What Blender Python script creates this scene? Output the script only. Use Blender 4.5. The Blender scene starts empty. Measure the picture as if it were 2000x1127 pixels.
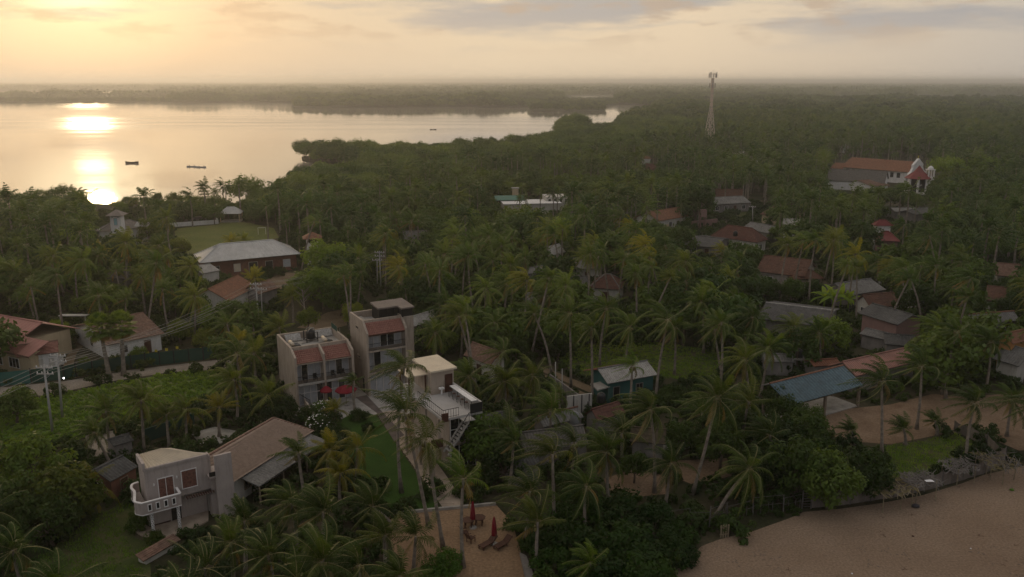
import bpy, math, random
from mathutils import Vector, Matrix, noise
R = math.radians
random.seed(7)
sc = bpy.context.scene
COL = sc.collection

# ------------------------------------------------------------------ camera
F_PX, PCX, PCY, CAM_H = 1642.0, 1000.0, 563.5, 41.0
PITCH = math.atan(406 / 1642)
cam_d = bpy.data.cameras.new('camera'); cam = bpy.data.objects.new('camera', cam_d); COL.objects.link(cam)
cam.location = (0, 0, CAM_H); cam.rotation_euler = (math.pi / 2 - PITCH, 0, 0)
cam_d.sensor_width = 36; cam_d.lens = F_PX / 2000 * 36
cam_d.clip_start = 0.5; cam_d.clip_end = 80000
sc.camera = cam

# ------------------------------------------------------------------ sky
SUN_AZ, SUN_EL = R(-26.3), R(8.2)             # azimuth left of the view axis (+Y), elevation
SDIR = Vector((math.sin(SUN_AZ) * math.cos(SUN_EL), math.cos(SUN_AZ) * math.cos(SUN_EL), math.sin(SUN_EL)))
world = bpy.data.worlds.new('World'); sc.world = world; world.use_nodes = True
wt = world.node_tree; wt.nodes.clear()
def wn(t, **k):
    n = wt.nodes.new(t)
    for a, b in k.items(): setattr(n, a, b)
    return n
def wl(a, b): wt.links.new(a, b)
out = wn('ShaderNodeOutputWorld')
sky = wn('ShaderNodeTexSky'); sky.sky_type = 'NISHITA'; sky.sun_disc = False
sky.sun_elevation = SUN_EL; sky.sun_rotation = SUN_AZ; sky.air_density = 1.2; sky.dust_density = 3.0
bg1 = wn('ShaderNodeBackground'); bg1.inputs[1].default_value = 0.06
wl(sky.outputs[0], bg1.inputs[0])
tc = wn('ShaderNodeTexCoord')
nrm = wn('ShaderNodeVectorMath', operation='NORMALIZE'); wl(tc.outputs['Generated'], nrm.inputs[0])
dot = wn('ShaderNodeVectorMath', operation='DOT_PRODUCT'); wl(nrm.outputs[0], dot.inputs[0]); dot.inputs[1].default_value = SDIR
acs = wn('ShaderNodeMath', operation='ARCCOSINE'); wl(dot.outputs['Value'], acs.inputs[0])
nz = wn('ShaderNodeMath', operation='DIVIDE'); wl(acs.outputs[0], nz.inputs[0]); nz.inputs[1].default_value = math.pi
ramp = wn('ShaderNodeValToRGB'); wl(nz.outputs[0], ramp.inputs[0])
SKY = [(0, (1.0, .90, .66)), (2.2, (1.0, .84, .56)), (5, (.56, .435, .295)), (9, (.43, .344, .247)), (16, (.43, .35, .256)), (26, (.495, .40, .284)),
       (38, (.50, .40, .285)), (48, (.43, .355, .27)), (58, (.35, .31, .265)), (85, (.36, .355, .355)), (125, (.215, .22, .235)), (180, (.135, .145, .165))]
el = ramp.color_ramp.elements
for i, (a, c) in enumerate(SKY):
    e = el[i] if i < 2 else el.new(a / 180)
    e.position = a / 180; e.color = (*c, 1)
# cloud streaks near and above the horizon, flattened by perspective
def cloud(scale, zst, det, lo, hi, seed):
    m = wn('ShaderNodeMapping'); m.inputs['Scale'].default_value = (scale, scale, scale * zst); m.inputs['Location'].default_value = (seed, seed * .7, seed * .3)
    wl(nrm.outputs[0], m.inputs['Vector'])
    n = wn('ShaderNodeTexNoise'); n.inputs['Scale'].default_value = 1.0; n.inputs['Detail'].default_value = det; n.inputs['Roughness'].default_value = .55
    wl(m.outputs[0], n.inputs['Vector'])
    mr = wn('ShaderNodeMapRange', interpolation_type='SMOOTHSTEP'); mr.inputs['From Min'].default_value = lo; mr.inputs['From Max'].default_value = hi
    wl(n.outputs[0], mr.inputs['Value'])
    return mr.outputs[0]
sep = wn('ShaderNodeSeparateXYZ'); wl(nrm.outputs[0], sep.inputs[0])
elev = wn('ShaderNodeMapRange', interpolation_type='SMOOTHSTEP'); wl(sep.outputs['Z'], elev.inputs['Value'])
elev.inputs['From Min'].default_value = .022; elev.inputs['From Max'].default_value = .075
c1 = cloud(4.2, 6.5, 5, .47, .66, 3.3)          # broad grey banks
c2 = cloud(11, 3.6, 6, .52, .64, 8.1)           # small ragged clouds
def math2(op, a, b):
    n = wn('ShaderNodeMath', operation=op)
    for i, x in enumerate((a, b)):
        if isinstance(x, (int, float)): n.inputs[i].default_value = x
        else: wl(x, n.inputs[i])
    return n.outputs[0]
m1 = math2('MULTIPLY', math2('MULTIPLY', c1, elev.outputs[0]), .68)
m2 = math2('MULTIPLY', math2('MULTIPLY', c2, elev.outputs[0]), .72)
def mixc(f, a, b, blend='MIX'):
    n = wn('ShaderNodeMix', data_type='RGBA', blend_type=blend)
    wl(f, n.inputs[0])
    for i, x in ((6, a), (7, b)):
        if isinstance(x, tuple): n.inputs[i].default_value = (*x, 1)
        else: wl(x, n.inputs[i])
    return n.outputs[2]
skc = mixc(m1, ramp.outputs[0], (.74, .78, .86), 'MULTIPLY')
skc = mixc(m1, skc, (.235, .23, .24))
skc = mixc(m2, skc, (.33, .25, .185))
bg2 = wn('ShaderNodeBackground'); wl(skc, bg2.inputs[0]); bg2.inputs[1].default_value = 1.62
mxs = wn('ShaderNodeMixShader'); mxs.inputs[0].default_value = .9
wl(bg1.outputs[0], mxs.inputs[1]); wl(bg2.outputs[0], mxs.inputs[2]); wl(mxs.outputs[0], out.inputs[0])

# ------------------------------------------------------------------ sun, exposure, render settings
sun_d = bpy.data.lights.new('sun', 'SUN'); sun = bpy.data.objects.new('sun', sun_d); COL.objects.link(sun)
sun_d.energy = 0.38; sun_d.angle = R(2); sun_d.color = (1.0, .72, .42)
sun.rotation_euler = SDIR.to_track_quat('Z', 'Y').to_euler()
sc.view_settings.view_transform = 'Standard'; sc.view_settings.look = 'None'
sc.view_settings.exposure = 0.1; sc.view_settings.gamma = 1.0; sc.view_settings.use_curve_mapping = False
cy = sc.cycles
cy.max_bounces = 5; cy.diffuse_bounces = 2; cy.glossy_bounces = 2; cy.transmission_bounces = 3; cy.volume_bounces = 2; cy.use_adaptive_sampling = True; cy.adaptive_threshold = .02; cy.transparent_max_bounces = 6
cy.use_denoising = True; cy.caustics_reflective = False; cy.caustics_refractive = False; cy.sample_clamp_indirect = 4
HAZE_DENSITY, HAZE_G = 0.00022, 0.66

# ------------------------------------------------------------------ pixel of the photograph -> place in the world
_c, _s = math.cos(PITCH), math.sin(PITCH)
def ray(px, py):
    u = (px - PCX) / F_PX; v = -(py - PCY) / F_PX
    return Vector((u, _c + v * _s, -_s + v * _c))
def G(px, py, z=0.0):
    d = ray(px, py); t = (z - CAM_H) / d.z
    return Vector((d.x * t, d.y * t, z))
def AtY(px, py, y):
    d = ray(px, py); t = y / d.y
    return Vector((d.x * t, y, CAM_H + d.z * t))
def proj(p):
    zz = p[2] - CAM_H; dep = p[1] * _c - zz * _s; up = p[1] * _s + zz * _c
    return (PCX + F_PX * p[0] / dep, PCY - F_PX * up / dep, dep)

# ------------------------------------------------------------------ mesh helpers
class MB:
    def __init__(s): s.v = []; s.f = []; s.m = []; s.cur = 0
    def add(s, vs, fs):
        o = len(s.v); s.v += [tuple(p) for p in vs]; s.f += [tuple(i + o for i in q) for q in fs]; s.m += [s.cur] * len(fs); return s
    def box(s, x0, x1, y0, y1, z0, z1):
        return s.add([(x0, y0, z0), (x1, y0, z0), (x1, y1, z0), (x0, y1, z0), (x0, y0, z1), (x1, y0, z1), (x1, y1, z1), (x0, y1, z1)],
                     [(0, 3, 2, 1), (4, 5, 6, 7), (0, 1, 5, 4), (1, 2, 6, 5), (2, 3, 7, 6), (3, 0, 4, 7)])
    def bar(s, a, b, w, h=None, up=(0, 0, 1)):
        a, b = Vector(a), Vector(b); h = h or w; d = (b - a).normalized(); up = Vector(up)
        sd = d.cross(up)
        if sd.length < 1e-4: sd = d.cross(Vector((1, 0, 0)))
        sd.normalize(); u = sd.cross(d)
        q = [(-1, -1), (1, -1), (1, 1), (-1, 1)]
        vs = [p + sd * (i * w / 2) + u * (j * h / 2) for p in (a, b) for i, j in q]
        return s.add(vs, [(0, 1, 2, 3), (7, 6, 5, 4), (0, 4, 5, 1), (1, 5, 6, 2), (2, 6, 7, 3), (3, 7, 4, 0)])
    def tube(s, pts, rs, n=6, cap=True):
        pts = [Vector(p) for p in pts]; k = len(pts)
        if isinstance(rs, (int, float)): rs = [rs] * k
        vs = []; fs = []
        for i, p in enumerate(pts):
            d = (pts[min(i + 1, k - 1)] - pts[max(i - 1, 0)]).normalized()
            a = d.cross(Vector((0, 1, 0))) if abs(d.y) < .9 else d.cross(Vector((1, 0, 0)))
            a.normalize(); b = d.cross(a)
            for j in range(n):
                t = 2 * math.pi * j / n
                vs.append(p + a * (rs[i] * math.cos(t)) + b * (rs[i] * math.sin(t)))
        for i in range(k - 1):
            for j in range(n):
                fs.append((i * n + j, i * n + (j + 1) % n, (i + 1) * n + (j + 1) % n, (i + 1) * n + j))
        if cap: fs += [tuple(range(n))[::-1], tuple((k - 1) * n + j for j in range(n))]
        return s.add(vs, fs)
    def lathe(s, prof, n=12, cx=0, cy=0):
        vs = [(cx + r * math.cos(2 * math.pi * j / n), cy + r * math.sin(2 * math.pi * j / n), z) for r, z in prof for j in range(n)]
        fs = [(i * n + j, i * n + (j + 1) % n, (i + 1) * n + (j + 1) % n, (i + 1) * n + j) for i in range(len(prof) - 1) for j in range(n)]
        fs += [tuple(range(n))[::-1], tuple((len(prof) - 1) * n + j for j in range(n))]
        return s.add(vs, fs)
    def prism(s, poly, z0, z1):
        n = len(poly)
        ar = sum(poly[i][0] * poly[(i + 1) % n][1] - poly[(i + 1) % n][0] * poly[i][1] for i in range(n))
        if ar < 0: poly = poly[::-1]
        vs = [(p[0], p[1], z0) for p in poly] + [(p[0], p[1], z1) for p in poly]
        return s.add(vs, [tuple(range(n))[::-1], tuple(range(n, 2 * n))] + [(i, (i + 1) % n, n + (i + 1) % n, n + i) for i in range(n)])
    def slab(s, a, b, c, d, th):
        a, b, c, d = map(Vector, (a, b, c, d)); n = (b - a).cross(d - a)
        if n.length < 1e-6: n = (c - b).cross(d - b)
        n.normalize(); n *= th
        return s.add([a, b, c, d, a - n, b - n, c - n, d - n], [(0, 1, 2, 3), (7, 6, 5, 4), (0, 4, 5, 1), (1, 5, 6, 2), (2, 6, 7, 3), (3, 7, 4, 0)])
    def mesh(s, name, mats, smooth=False):
        me = bpy.data.meshes.new(name); me.from_pydata(s.v, [], s.f)
        for m in (mats if isinstance(mats, (list, tuple)) else [mats]): me.materials.append(m)
        if any(s.m): me.polygons.foreach_set('material_index', s.m)
        if smooth: me.polygons.foreach_set('use_smooth', [True] * len(me.polygons))
        me.update(); return me
    def build(s, name, mats, parent=None, smooth=False):
        return obj(name, s.mesh(name, mats, smooth), parent)
def obj(name, me, parent=None, loc=None, rz=None):
    o = bpy.data.objects.new(name, me); COL.objects.link(o)
    if parent: o.parent = parent
    if loc is not None: o.location = loc
    if rz is not None: o.rotation_euler = (0, 0, rz)
    return o
def tag(o, label=None, cat=None, group=None, kind=None):
    if label: o['label'] = label
    if cat: o['category'] = cat
    if group: o['group'] = group
    if kind: o['kind'] = kind
    return o
def thing(name, label, cat, loc=(0, 0, 0), rz=0.0, group=None):
    o = obj(name, None, None, loc, rz); o.empty_display_size = .3
    return tag(o, label, cat, group)

# ------------------------------------------------------------------ materials
def nodemat(name):
    m = bpy.data.materials.new(name); m.use_nodes = True
    nt = m.node_tree; b = nt.nodes['Principled BSDF']
    return m, nt, b
def mk(nt, t, **k):
    n = nt.nodes.new(t)
    for a, v in k.items(): setattr(n, a, v)
    return n
def surf(name, col, rough=.8, var=.25, scale=.6, bump=0.0, bscale=8, metal=0, spec=.3, dirt=None, dirt_amt=.0, streak=False, fine=None):
    """plain surface: base colour, slow mottling, optional dirt of its own shape, optional bump"""
    m, nt, b = nodemat(name); L = nt.links.new
    g = mk(nt, 'ShaderNodeTexCoord'); co = g.outputs['Object']
    n1 = mk(nt, 'ShaderNodeTexNoise'); n1.inputs['Scale'].default_value = scale; n1.inputs['Detail'].default_value = 6; L(co, n1.inputs['Vector'])
    cr = mk(nt, 'ShaderNodeMapRange'); L(n1.outputs[0], cr.inputs['Value']); cr.inputs['From Min'].default_value = .3; cr.inputs['From Max'].default_value = .7
    cr.inputs['To Min'].default_value = 1 - var; cr.inputs['To Max'].default_value = 1 + var
    mx = mk(nt, 'ShaderNodeMix', data_type='RGBA', blend_type='MULTIPLY'); mx.inputs[0].default_value = 1; mx.inputs[6].default_value = (*col, 1); L(cr.outputs[0], mx.inputs[7])
    c = mx.outputs[2]
    if fine:
        n3 = mk(nt, 'ShaderNodeTexNoise'); n3.inputs['Scale'].default_value = fine; n3.inputs['Detail'].default_value = 3; L(co, n3.inputs['Vector'])
        r3 = mk(nt, 'ShaderNodeMapRange'); L(n3.outputs[0], r3.inputs['Value']); r3.inputs['From Min'].default_value = .3; r3.inputs['From Max'].default_value = .7
        r3.inputs['To Min'].default_value = .72; r3.inputs['To Max'].default_value = 1.28
        m3 = mk(nt, 'ShaderNodeMix', data_type='RGBA', blend_type='MULTIPLY'); m3.inputs[0].default_value = 1; L(c, m3.inputs[6]); L(r3.outputs[0], m3.inputs[7]); c = m3.outputs[2]
    if dirt:
        mp = mk(nt, 'ShaderNodeMapping'); L(co, mp.inputs['Vector']); mp.inputs['Scale'].default_value = (2.2, 2.2, .35) if streak else (1, 1, 1)
        n2 = mk(nt, 'ShaderNodeTexNoise'); n2.inputs['Scale'].default_value = 1.1; n2.inputs['Detail'].default_value = 8; n2.inputs['Roughness'].default_value = .65; L(mp.outputs[0], n2.inputs['Vector'])
        r2 = mk(nt, 'ShaderNodeMapRange'); L(n2.outputs[0], r2.inputs['Value']); r2.inputs['From Min'].default_value = .48; r2.inputs['From Max'].default_value = .72; r2.inputs['To Max'].default_value = dirt_amt
        m2 = mk(nt, 'ShaderNodeMix', data_type='RGBA'); L(r2.outputs[0], m2.inputs[0]); L(c, m2.inputs[6]); m2.inputs[7].default_value = (*dirt, 1); c = m2.outputs[2]
    L(c, b.inputs['Base Color']); b.inputs['Roughness'].default_value = rough; b.inputs['Metallic'].default_value = metal
    b.inputs['Specular IOR Level'].default_value = spec
    if bump:
        nb = mk(nt, 'ShaderNodeTexNoise'); nb.inputs['Scale'].default_value = bscale; nb.inputs['Detail'].default_value = 6; L(co, nb.inputs['Vector'])
        bp = mk(nt, 'ShaderNodeBump'); bp.inputs['Strength'].default_value = bump; bp.inputs['Distance'].default_value = .05; L(nb.outputs[0], bp.inputs['Height']); L(bp.outputs[0], b.inputs['Normal'])
    return m
def leafmat(name, lo, hi, trans=.3, scale=.5, use_color=True, rough=.5, spec=.2):
    """foliage: leaf colour varies by clump, by tree (object colour) and lets some light through"""
    m, nt, b = nodemat(name); L = nt.links.new
    g = mk(nt, 'ShaderNodeTexCoord')
    n1 = mk(nt, 'ShaderNodeTexNoise'); n1.inputs['Scale'].default_value = scale; n1.inputs['Detail'].default_value = 5; n1.inputs['Roughness'].default_value = .7; L(g.outputs['Object'], n1.inputs['Vector'])
    oi = mk(nt, 'ShaderNodeObjectInfo')
    ad = mk(nt, 'ShaderNodeMath', operation='MULTIPLY_ADD'); L(oi.outputs['Random'], ad.inputs[0]); ad.inputs[1].default_value = .5; L(n1.outputs[0], ad.inputs[2])
    mr = mk(nt, 'ShaderNodeMapRange'); L(ad.outputs[0], mr.inputs['Value']); mr.inputs['From Min'].default_value = .4; mr.inputs['From Max'].default_value = 1.05
    mx = mk(nt, 'ShaderNodeMix', data_type='RGBA'); L(mr.outputs[0], mx.inputs[0]); mx.inputs[6].default_value = (*lo, 1); mx.inputs[7].default_value = (*hi, 1)
    c = mx.outputs[2]
    if not use_color:
        ge = mk(nt, 'ShaderNodeNewGeometry'); n4 = mk(nt, 'ShaderNodeTexNoise'); n4.inputs['Scale'].default_value = .022; n4.inputs['Detail'].default_value = 4; L(ge.outputs['Position'], n4.inputs['Vector'])
        r4 = mk(nt, 'ShaderNodeMapRange'); L(n4.outputs[0], r4.inputs['Value']); r4.inputs['From Min'].default_value = .35; r4.inputs['From Max'].default_value = .65; r4.inputs['To Min'].default_value = .0; r4.inputs['To Max'].default_value = 1.0
        m4 = mk(nt, 'ShaderNodeMix', data_type='RGBA'); L(r4.outputs[0], m4.inputs[0]); m4.inputs[6].default_value = (.55, .82, .68, 1); m4.inputs[7].default_value = (1.22, 1.25, .85, 1)
        m5 = mk(nt, 'ShaderNodeMix', data_type='RGBA', blend_type='MULTIPLY'); m5.inputs[0].default_value = 1; L(c, m5.inputs[6]); L(m4.outputs[2], m5.inputs[7]); c = m5.outputs[2]
    if use_color:
        m2 = mk(nt, 'ShaderNodeMix', data_type='RGBA', blend_type='MULTIPLY'); m2.inputs[0].default_value = 1; L(c, m2.inputs[6]); L(oi.outputs['Color'], m2.inputs[7]); c = m2.outputs[2]
    L(c, b.inputs['Base Color']); b.inputs['Roughness'].default_value = rough; b.inputs['Specular IOR Level'].default_value = spec
    tr = mk(nt, 'ShaderNodeBsdfTranslucent'); mt = mk(nt, 'ShaderNodeMix', data_type='RGBA', blend_type='MULTIPLY'); mt.inputs[0].default_value = 1; L(c, mt.inputs[6]); mt.inputs[7].default_value = (1.55, 1.35, .55, 1); L(mt.outputs[2], tr.inputs['Color'])
    ms = mk(nt, 'ShaderNodeMixShader'); ms.inputs[0].default_value = min(.5, trans * 1.8); L(b.outputs[0], ms.inputs[1]); L(tr.outputs[0], ms.inputs[2])
    L(ms.outputs[0], nt.nodes['Material Output'].inputs['Surface'])
    return m
def tilemat(name, a, b_, moss=(.06, .055, .045), amt=.5, sx=4.5, sy=3.0):
    """old clay tile: every tile its own tone, lichen patches"""
    m, nt, b = nodemat(name); L = nt.links.new
    g = mk(nt, 'ShaderNodeTexCoord'); co = g.outputs['Object']
    mp = mk(nt, 'ShaderNodeMapping'); mp.inputs['Scale'].default_value = (sx, sy, sx); L(co, mp.inputs['Vector'])
    vo = mk(nt, 'ShaderNodeTexVoronoi'); vo.inputs['Scale'].default_value = 1; L(mp.outputs[0], vo.inputs['Vector'])
    sp = mk(nt, 'ShaderNodeSeparateColor'); L(vo.outputs['Color'], sp.inputs[0])
    mx = mk(nt, 'ShaderNodeMix', data_type='RGBA'); L(sp.outputs[0], mx.inputs[0]); mx.inputs[6].default_value = (*a, 1); mx.inputs[7].default_value = (*b_, 1)
    n2 = mk(nt, 'ShaderNodeTexNoise'); n2.inputs['Scale'].default_value = .9; n2.inputs['Detail'].default_value = 8; n2.inputs['Roughness'].default_value = .7; L(co, n2.inputs['Vector'])
    r2 = mk(nt, 'ShaderNodeMapRange'); L(n2.outputs[0], r2.inputs['Value']); r2.inputs['From Min'].default_value = .42; r2.inputs['From Max'].default_value = .72; r2.inputs['To Max'].default_value = amt
    m2 = mk(nt, 'ShaderNodeMix', data_type='RGBA'); L(r2.outputs[0], m2.inputs[0]); L(mx.outputs[2], m2.inputs[6]); m2.inputs[7].default_value = (*moss, 1)
    L(m2.outputs[2], b.inputs['Base Color']); b.inputs['Roughness'].default_value = .85; b.inputs['Specular IOR Level'].default_value = .2
    return m
def groundmat(name, cols, scale, fine=6, bump=.4, det=8, sand=False):
    """soil, sand or turf: several tones laid out by noise, with a grainy relief"""
    m, nt, b = nodemat(name); L = nt.links.new
    g = mk(nt, 'ShaderNodeTexCoord'); co = g.outputs['Object']
    n1 = mk(nt, 'ShaderNodeTexNoise'); n1.inputs['Scale'].default_value = scale; n1.inputs['Detail'].default_value = det; n1.inputs['Roughness'].default_value = .62; L(co, n1.inputs['Vector'])
    cr = mk(nt, 'ShaderNodeValToRGB'); L(n1.outputs[0], cr.inputs[0]); e = cr.color_ramp.elements
    for i, c in enumerate(cols):
        q = e[i] if i < 2 else e.new(.5)
        q.position = .3 + .4 * i / max(1, len(cols) - 1); q.color = (*c, 1)
    n2 = mk(nt, 'ShaderNodeTexNoise'); n2.inputs['Scale'].default_value = fine; n2.inputs['Detail'].default_value = 5; L(co, n2.inputs['Vector'])
    r2 = mk(nt, 'ShaderNodeMapRange'); L(n2.outputs[0], r2.inputs['Value']); r2.inputs['From Min'].default_value = .3; r2.inputs['From Max'].default_value = .7; r2.inputs['To Min'].default_value = .75; r2.inputs['To Max'].default_value = 1.25
    mx = mk(nt, 'ShaderNodeMix', data_type='RGBA', blend_type='MULTIPLY'); mx.inputs[0].default_value = 1; L(cr.outputs[0], mx.inputs[6]); L(r2.outputs[0], mx.inputs[7])
    L(mx.outputs[2], b.inputs['Base Color']); b.inputs['Roughness'].default_value = .95; b.inputs['Specular IOR Level'].default_value = .1
    bp = mk(nt, 'ShaderNodeBump'); bp.inputs['Strength'].default_value = bump; bp.inputs['Distance'].default_value = .08; L(n2.outputs[0], bp.inputs['Height']); L(bp.outputs[0], b.inputs['Normal'])
    if sand:      # trodden dimples and drifts
        vo = mk(nt, 'ShaderNodeTexVoronoi'); vo.inputs['Scale'].default_value = 1.5; L(co, vo.inputs['Vector'])
        n5 = mk(nt, 'ShaderNodeTexNoise'); n5.inputs['Scale'].default_value = .22; n5.inputs['Detail'].default_value = 3; L(co, n5.inputs['Vector'])
        rr = mk(nt, 'ShaderNodeMapRange'); L(n5.outputs[0], rr.inputs['Value']); rr.inputs['From Min'].default_value = .45; rr.inputs['From Max'].default_value = .6; rr.inputs['To Max'].default_value = .9
        b2 = mk(nt, 'ShaderNodeBump'); b2.inputs['Distance'].default_value = .10; L(rr.outputs[0], b2.inputs['Strength']); L(vo.outputs['Distance'], b2.inputs['Height']); L(bp.outputs[0], b2.inputs['Normal'])
        b3 = mk(nt, 'ShaderNodeBump'); b3.inputs['Strength'].default_value = .5; b3.inputs['Distance'].default_value = .6; L(n5.outputs[0], b3.inputs['Height']); L(b2.outputs[0], b3.inputs['Normal']); L(b3.outputs[0], b.inputs['Normal'])
    return m

M = {}
M['palm'] = leafmat('palm_leaf', (.030, .068, .011), (.115, .168, .030), .25, .35)
M['palm_far'] = leafmat('palm_leaf_far', (.030, .062, .012), (.12, .16, .032), .2, .15, False)
M['dry'] = leafmat('dry_palm_leaf', (.16, .095, .04), (.26, .17, .08), .2, .6, False)
M['leaf'] = leafmat('broad_leaf', (.028, .062, .010), (.118, .172, .028), .25, .45)
M['leaf_far'] = leafmat('broad_leaf_far', (.028, .056, .011), (.112, .152, .030), .2, .12, False)
M['mangrove'] = leafmat('mangrove_leaf', (.030, .066, .012), (.135, .185, .032), .2, .30, False)
M['weed'] = leafmat('weed_leaf', (.12, .20, .034), (.25, .33, .06), .3, .3, False)
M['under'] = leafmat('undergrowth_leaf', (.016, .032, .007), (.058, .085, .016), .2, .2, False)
M['scaevola'] = leafmat('beach_shrub_leaf', (.022, .055, .014), (.055, .11, .026), .2, .5, False)
M['flower'] = surf('flower_white', (.8, .78, .72), .6, .1)
M['bark'] = surf('bark', (.13, .10, .075), .95, .4, 3, .6, 10)
M['palmbark'] = surf('palm_bark', (.22, .185, .15), .95, .35, 2.5, .6, 12)
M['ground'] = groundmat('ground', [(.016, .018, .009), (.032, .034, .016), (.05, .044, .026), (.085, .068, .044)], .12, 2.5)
M['farland'] = groundmat('far_land', [(.035, .045, .02), (.05, .06, .026), (.06, .065, .03)], .01, .1, 0)
M['sand'] = groundmat('beach_sand', [(.19, .133, .092), (.225, .162, .113), (.255, .188, .135)], .10, 5, .12, sand=True)
M['yardsand'] = groundmat('yard_sand', [(.13, .085, .055), (.19, .13, .085), (.23, .165, .115)], .35, 4, .5)
M['hotelsand'] = groundmat('hotel_sand', [(.21, .135, .08), (.25, .165, .10), (.275, .185, .115)], .4, 4, .6)
M['grass'] = groundmat('rough_grass', [(.026, .04, .010), (.05, .068, .018), (.07, .08, .026), (.095, .085, .04)], .35, 5, .6)
M['lawn'] = groundmat('lawn_grass', [(.028, .062, .010), (.036, .075, .013), (.045, .088, .017)], .5, 9, .5)
M['farlawn'] = groundmat('meadow_grass', [(.085, .11, .03), (.12, .135, .038), (.16, .15, .055)], .12, 2, .4)
M['weedground'] = groundmat('weedy_turf', [(.07, .115, .024), (.11, .165, .036), (.15, .205, .05), (.18, .18, .07)], .5, 5, .5)
M['road'] = groundmat('dirt_road', [(.20, .165, .13), (.27, .23, .185), (.33, .285, .235)], .4, 5, .4)
M['track'] = groundmat('track_soil', [(.13, .095, .06), (.17, .125, .08), (.20, .15, .10)], .5, 5, .4)
M['concrete'] = surf('concrete', (.34, .32, .29), .9, .2, .8, .3, 12, dirt=(.14, .13, .12), dirt_amt=.6)
M['paving'] = surf('paving', (.36, .29, .225), .9, .2, .8, .3, 12, dirt=(.16, .13, .1), dirt_amt=.5)
M['darkpave'] = surf('dark_paving', (.10, .08, .072), .85, .25, .8, .3, 12)
M['taupe'] = surf('taupe_plaster', (.38, .315, .255), .9, .10, .5, .15, 20, dirt=(.15, .12, .095), dirt_amt=.65, streak=True)
M['greyplaster'] = surf('grey_plaster', (.40, .345, .315), .9, .10, .5, .15, 20, dirt=(.18, .155, .14), dirt_amt=.6, streak=True)
M['white'] = surf('white_paint', (.72, .70, .68), .75, .07, .6, .1, 20, dirt=(.38, .35, .31), dirt_amt=.4, streak=True)
M['offwhite'] = surf('off_white_wall', (.55, .52, .47), .85, .12, .6, .1, 20, dirt=(.28, .25, .21), dirt_amt=.5, streak=True)
M['cream'] = surf('cream_wall', (.50, .40, .26), .85, .1, .6, .1, 20, dirt=(.25, .2, .14), dirt_amt=.4, streak=True)
M['pinkwall'] = surf('pink_wall', (.27, .165, .145), .85, .12, .6, dirt=(.2, .13, .11), dirt_amt=.5, streak=True)
M['orangewall'] = surf('orange_wall', (.50, .25, .09), .85, .12, .6, dirt=(.26, .14, .07), dirt_amt=.5, streak=True)
M['tealwall'] = surf('teal_wall', (.024, .095, .088), .8, .15, .6, dirt=(.025, .07, .06), dirt_amt=.5, streak=True)
M['aquawall'] = surf('aqua_wall', (.28, .48, .52), .8, .1, .6)
M['brick'] = surf('brick_red_wall', (.17, .075, .05), .9, .25, 1.5, .3, 10, dirt=(.09, .06, .05), dirt_amt=.4)
M['greywall'] = surf('block_wall', (.22, .20, .185), .9, .2, .8, .3, 10, dirt=(.1, .095, .085), dirt_amt=.6, streak=True)
M['tile_pink'] = tilemat('tile_pink', (.235, .105, .082), (.30, .15, .118), (.16, .085, .07), .35)
M['tile_brown'] = tilemat('tile_brown', (.17, .095, .068), (.27, .17, .125), (.09, .075, .06), .5)
M['tile_tan'] = tilemat('tile_tan', (.29, .21, .16), (.35, .262, .205), (.18, .135, .105), .35)
M['tile_old'] = tilemat('tile_old', (.115, .058, .042), (.19, .098, .066), (.065, .05, .042), .6)
M['tile_villa'] = tilemat('tile_villa', (.22, .19, .165), (.30, .26, .225), (.14, .125, .11), .4)
M['tile_dark'] = tilemat('tile_dark', (.095, .042, .032), (.15, .068, .05), (.055, .04, .034), .6)
M['tile_orange'] = tilemat('tile_orange', (.20, .092, .055), (.29, .142, .088), (.12, .08, .06), .55)
M['tile_grey'] = tilemat('thatch_grey', (.10, .09, .08), (.17, .155, .14), (.07, .065, .055), .5)
M['red_sheet'] = surf('red_roof_sheet', (.185, .036, .034), .65, .12, .5, dirt=(.11, .04, .036), dirt_amt=.4)
M['rose_sheet'] = surf('rose_roof_sheet', (.34, .155, .13), .6, .08, .5, dirt=(.22, .12, .10), dirt_amt=.3)
M['pink_sheet'] = surf('faded_pink_sheet', (.30, .15, .115), .7, .2, .6, dirt=(.17, .12, .10), dirt_amt=.6)
M['asb'] = surf('asbestos_sheet', (.17, .165, .155), .9, .2, .5, dirt=(.075, .07, .062), dirt_amt=.7, fine=5)
M['asb_dark'] = surf('dark_asbestos_sheet', (.085, .083, .08), .9, .25, .6, dirt=(.04, .038, .035), dirt_amt=.7, fine=5)
M['asb_light'] = surf('pale_roof_sheet', (.36, .345, .32), .8, .15, .5, dirt=(.17, .15, .13), dirt_amt=.5, fine=5)
M['zinc'] = surf('zinc_sheet', (.46, .455, .44), .5, .12, .4, metal=.3, dirt=(.22, .21, .20), dirt_amt=.4)
M['cream_sheet'] = surf('cream_sheet', (.62, .53, .40), .7, .08, .6, dirt=(.36, .3, .23), dirt_amt=.4)
M['blue_sheet'] = surf('blue_sheet', (.064, .108, .13), .6, .15, .4, dirt=(.05, .065, .07), dirt_amt=.6, fine=3)
M['green_sheet'] = surf('green_sheet', (.06, .17, .13), .6, .12, .4)
M['rust'] = surf('rust_sheet', (.17, .07, .04), .85, .3, 1.2, dirt=(.08, .045, .03), dirt_amt=.6)
M['wood'] = surf('weathered_wood', (.20, .155, .115), .9, .3, 2, .3, 20)
M['darkwood'] = surf('dark_wood', (.075, .032, .02), .7, .25, 3)
M['bamboo'] = surf('bamboo', (.22, .18, .115), .8, .3, 3)
M['drift'] = surf('driftwood', (.115, .105, .098), .95, .3, 3)
M['steel'] = surf('grey_steel', (.30, .29, .27), .5, .1, 2, metal=.6)
M['black'] = surf('black_plastic', (.015, .015, .016), .5, .1, 2, spec=.4)
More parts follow.
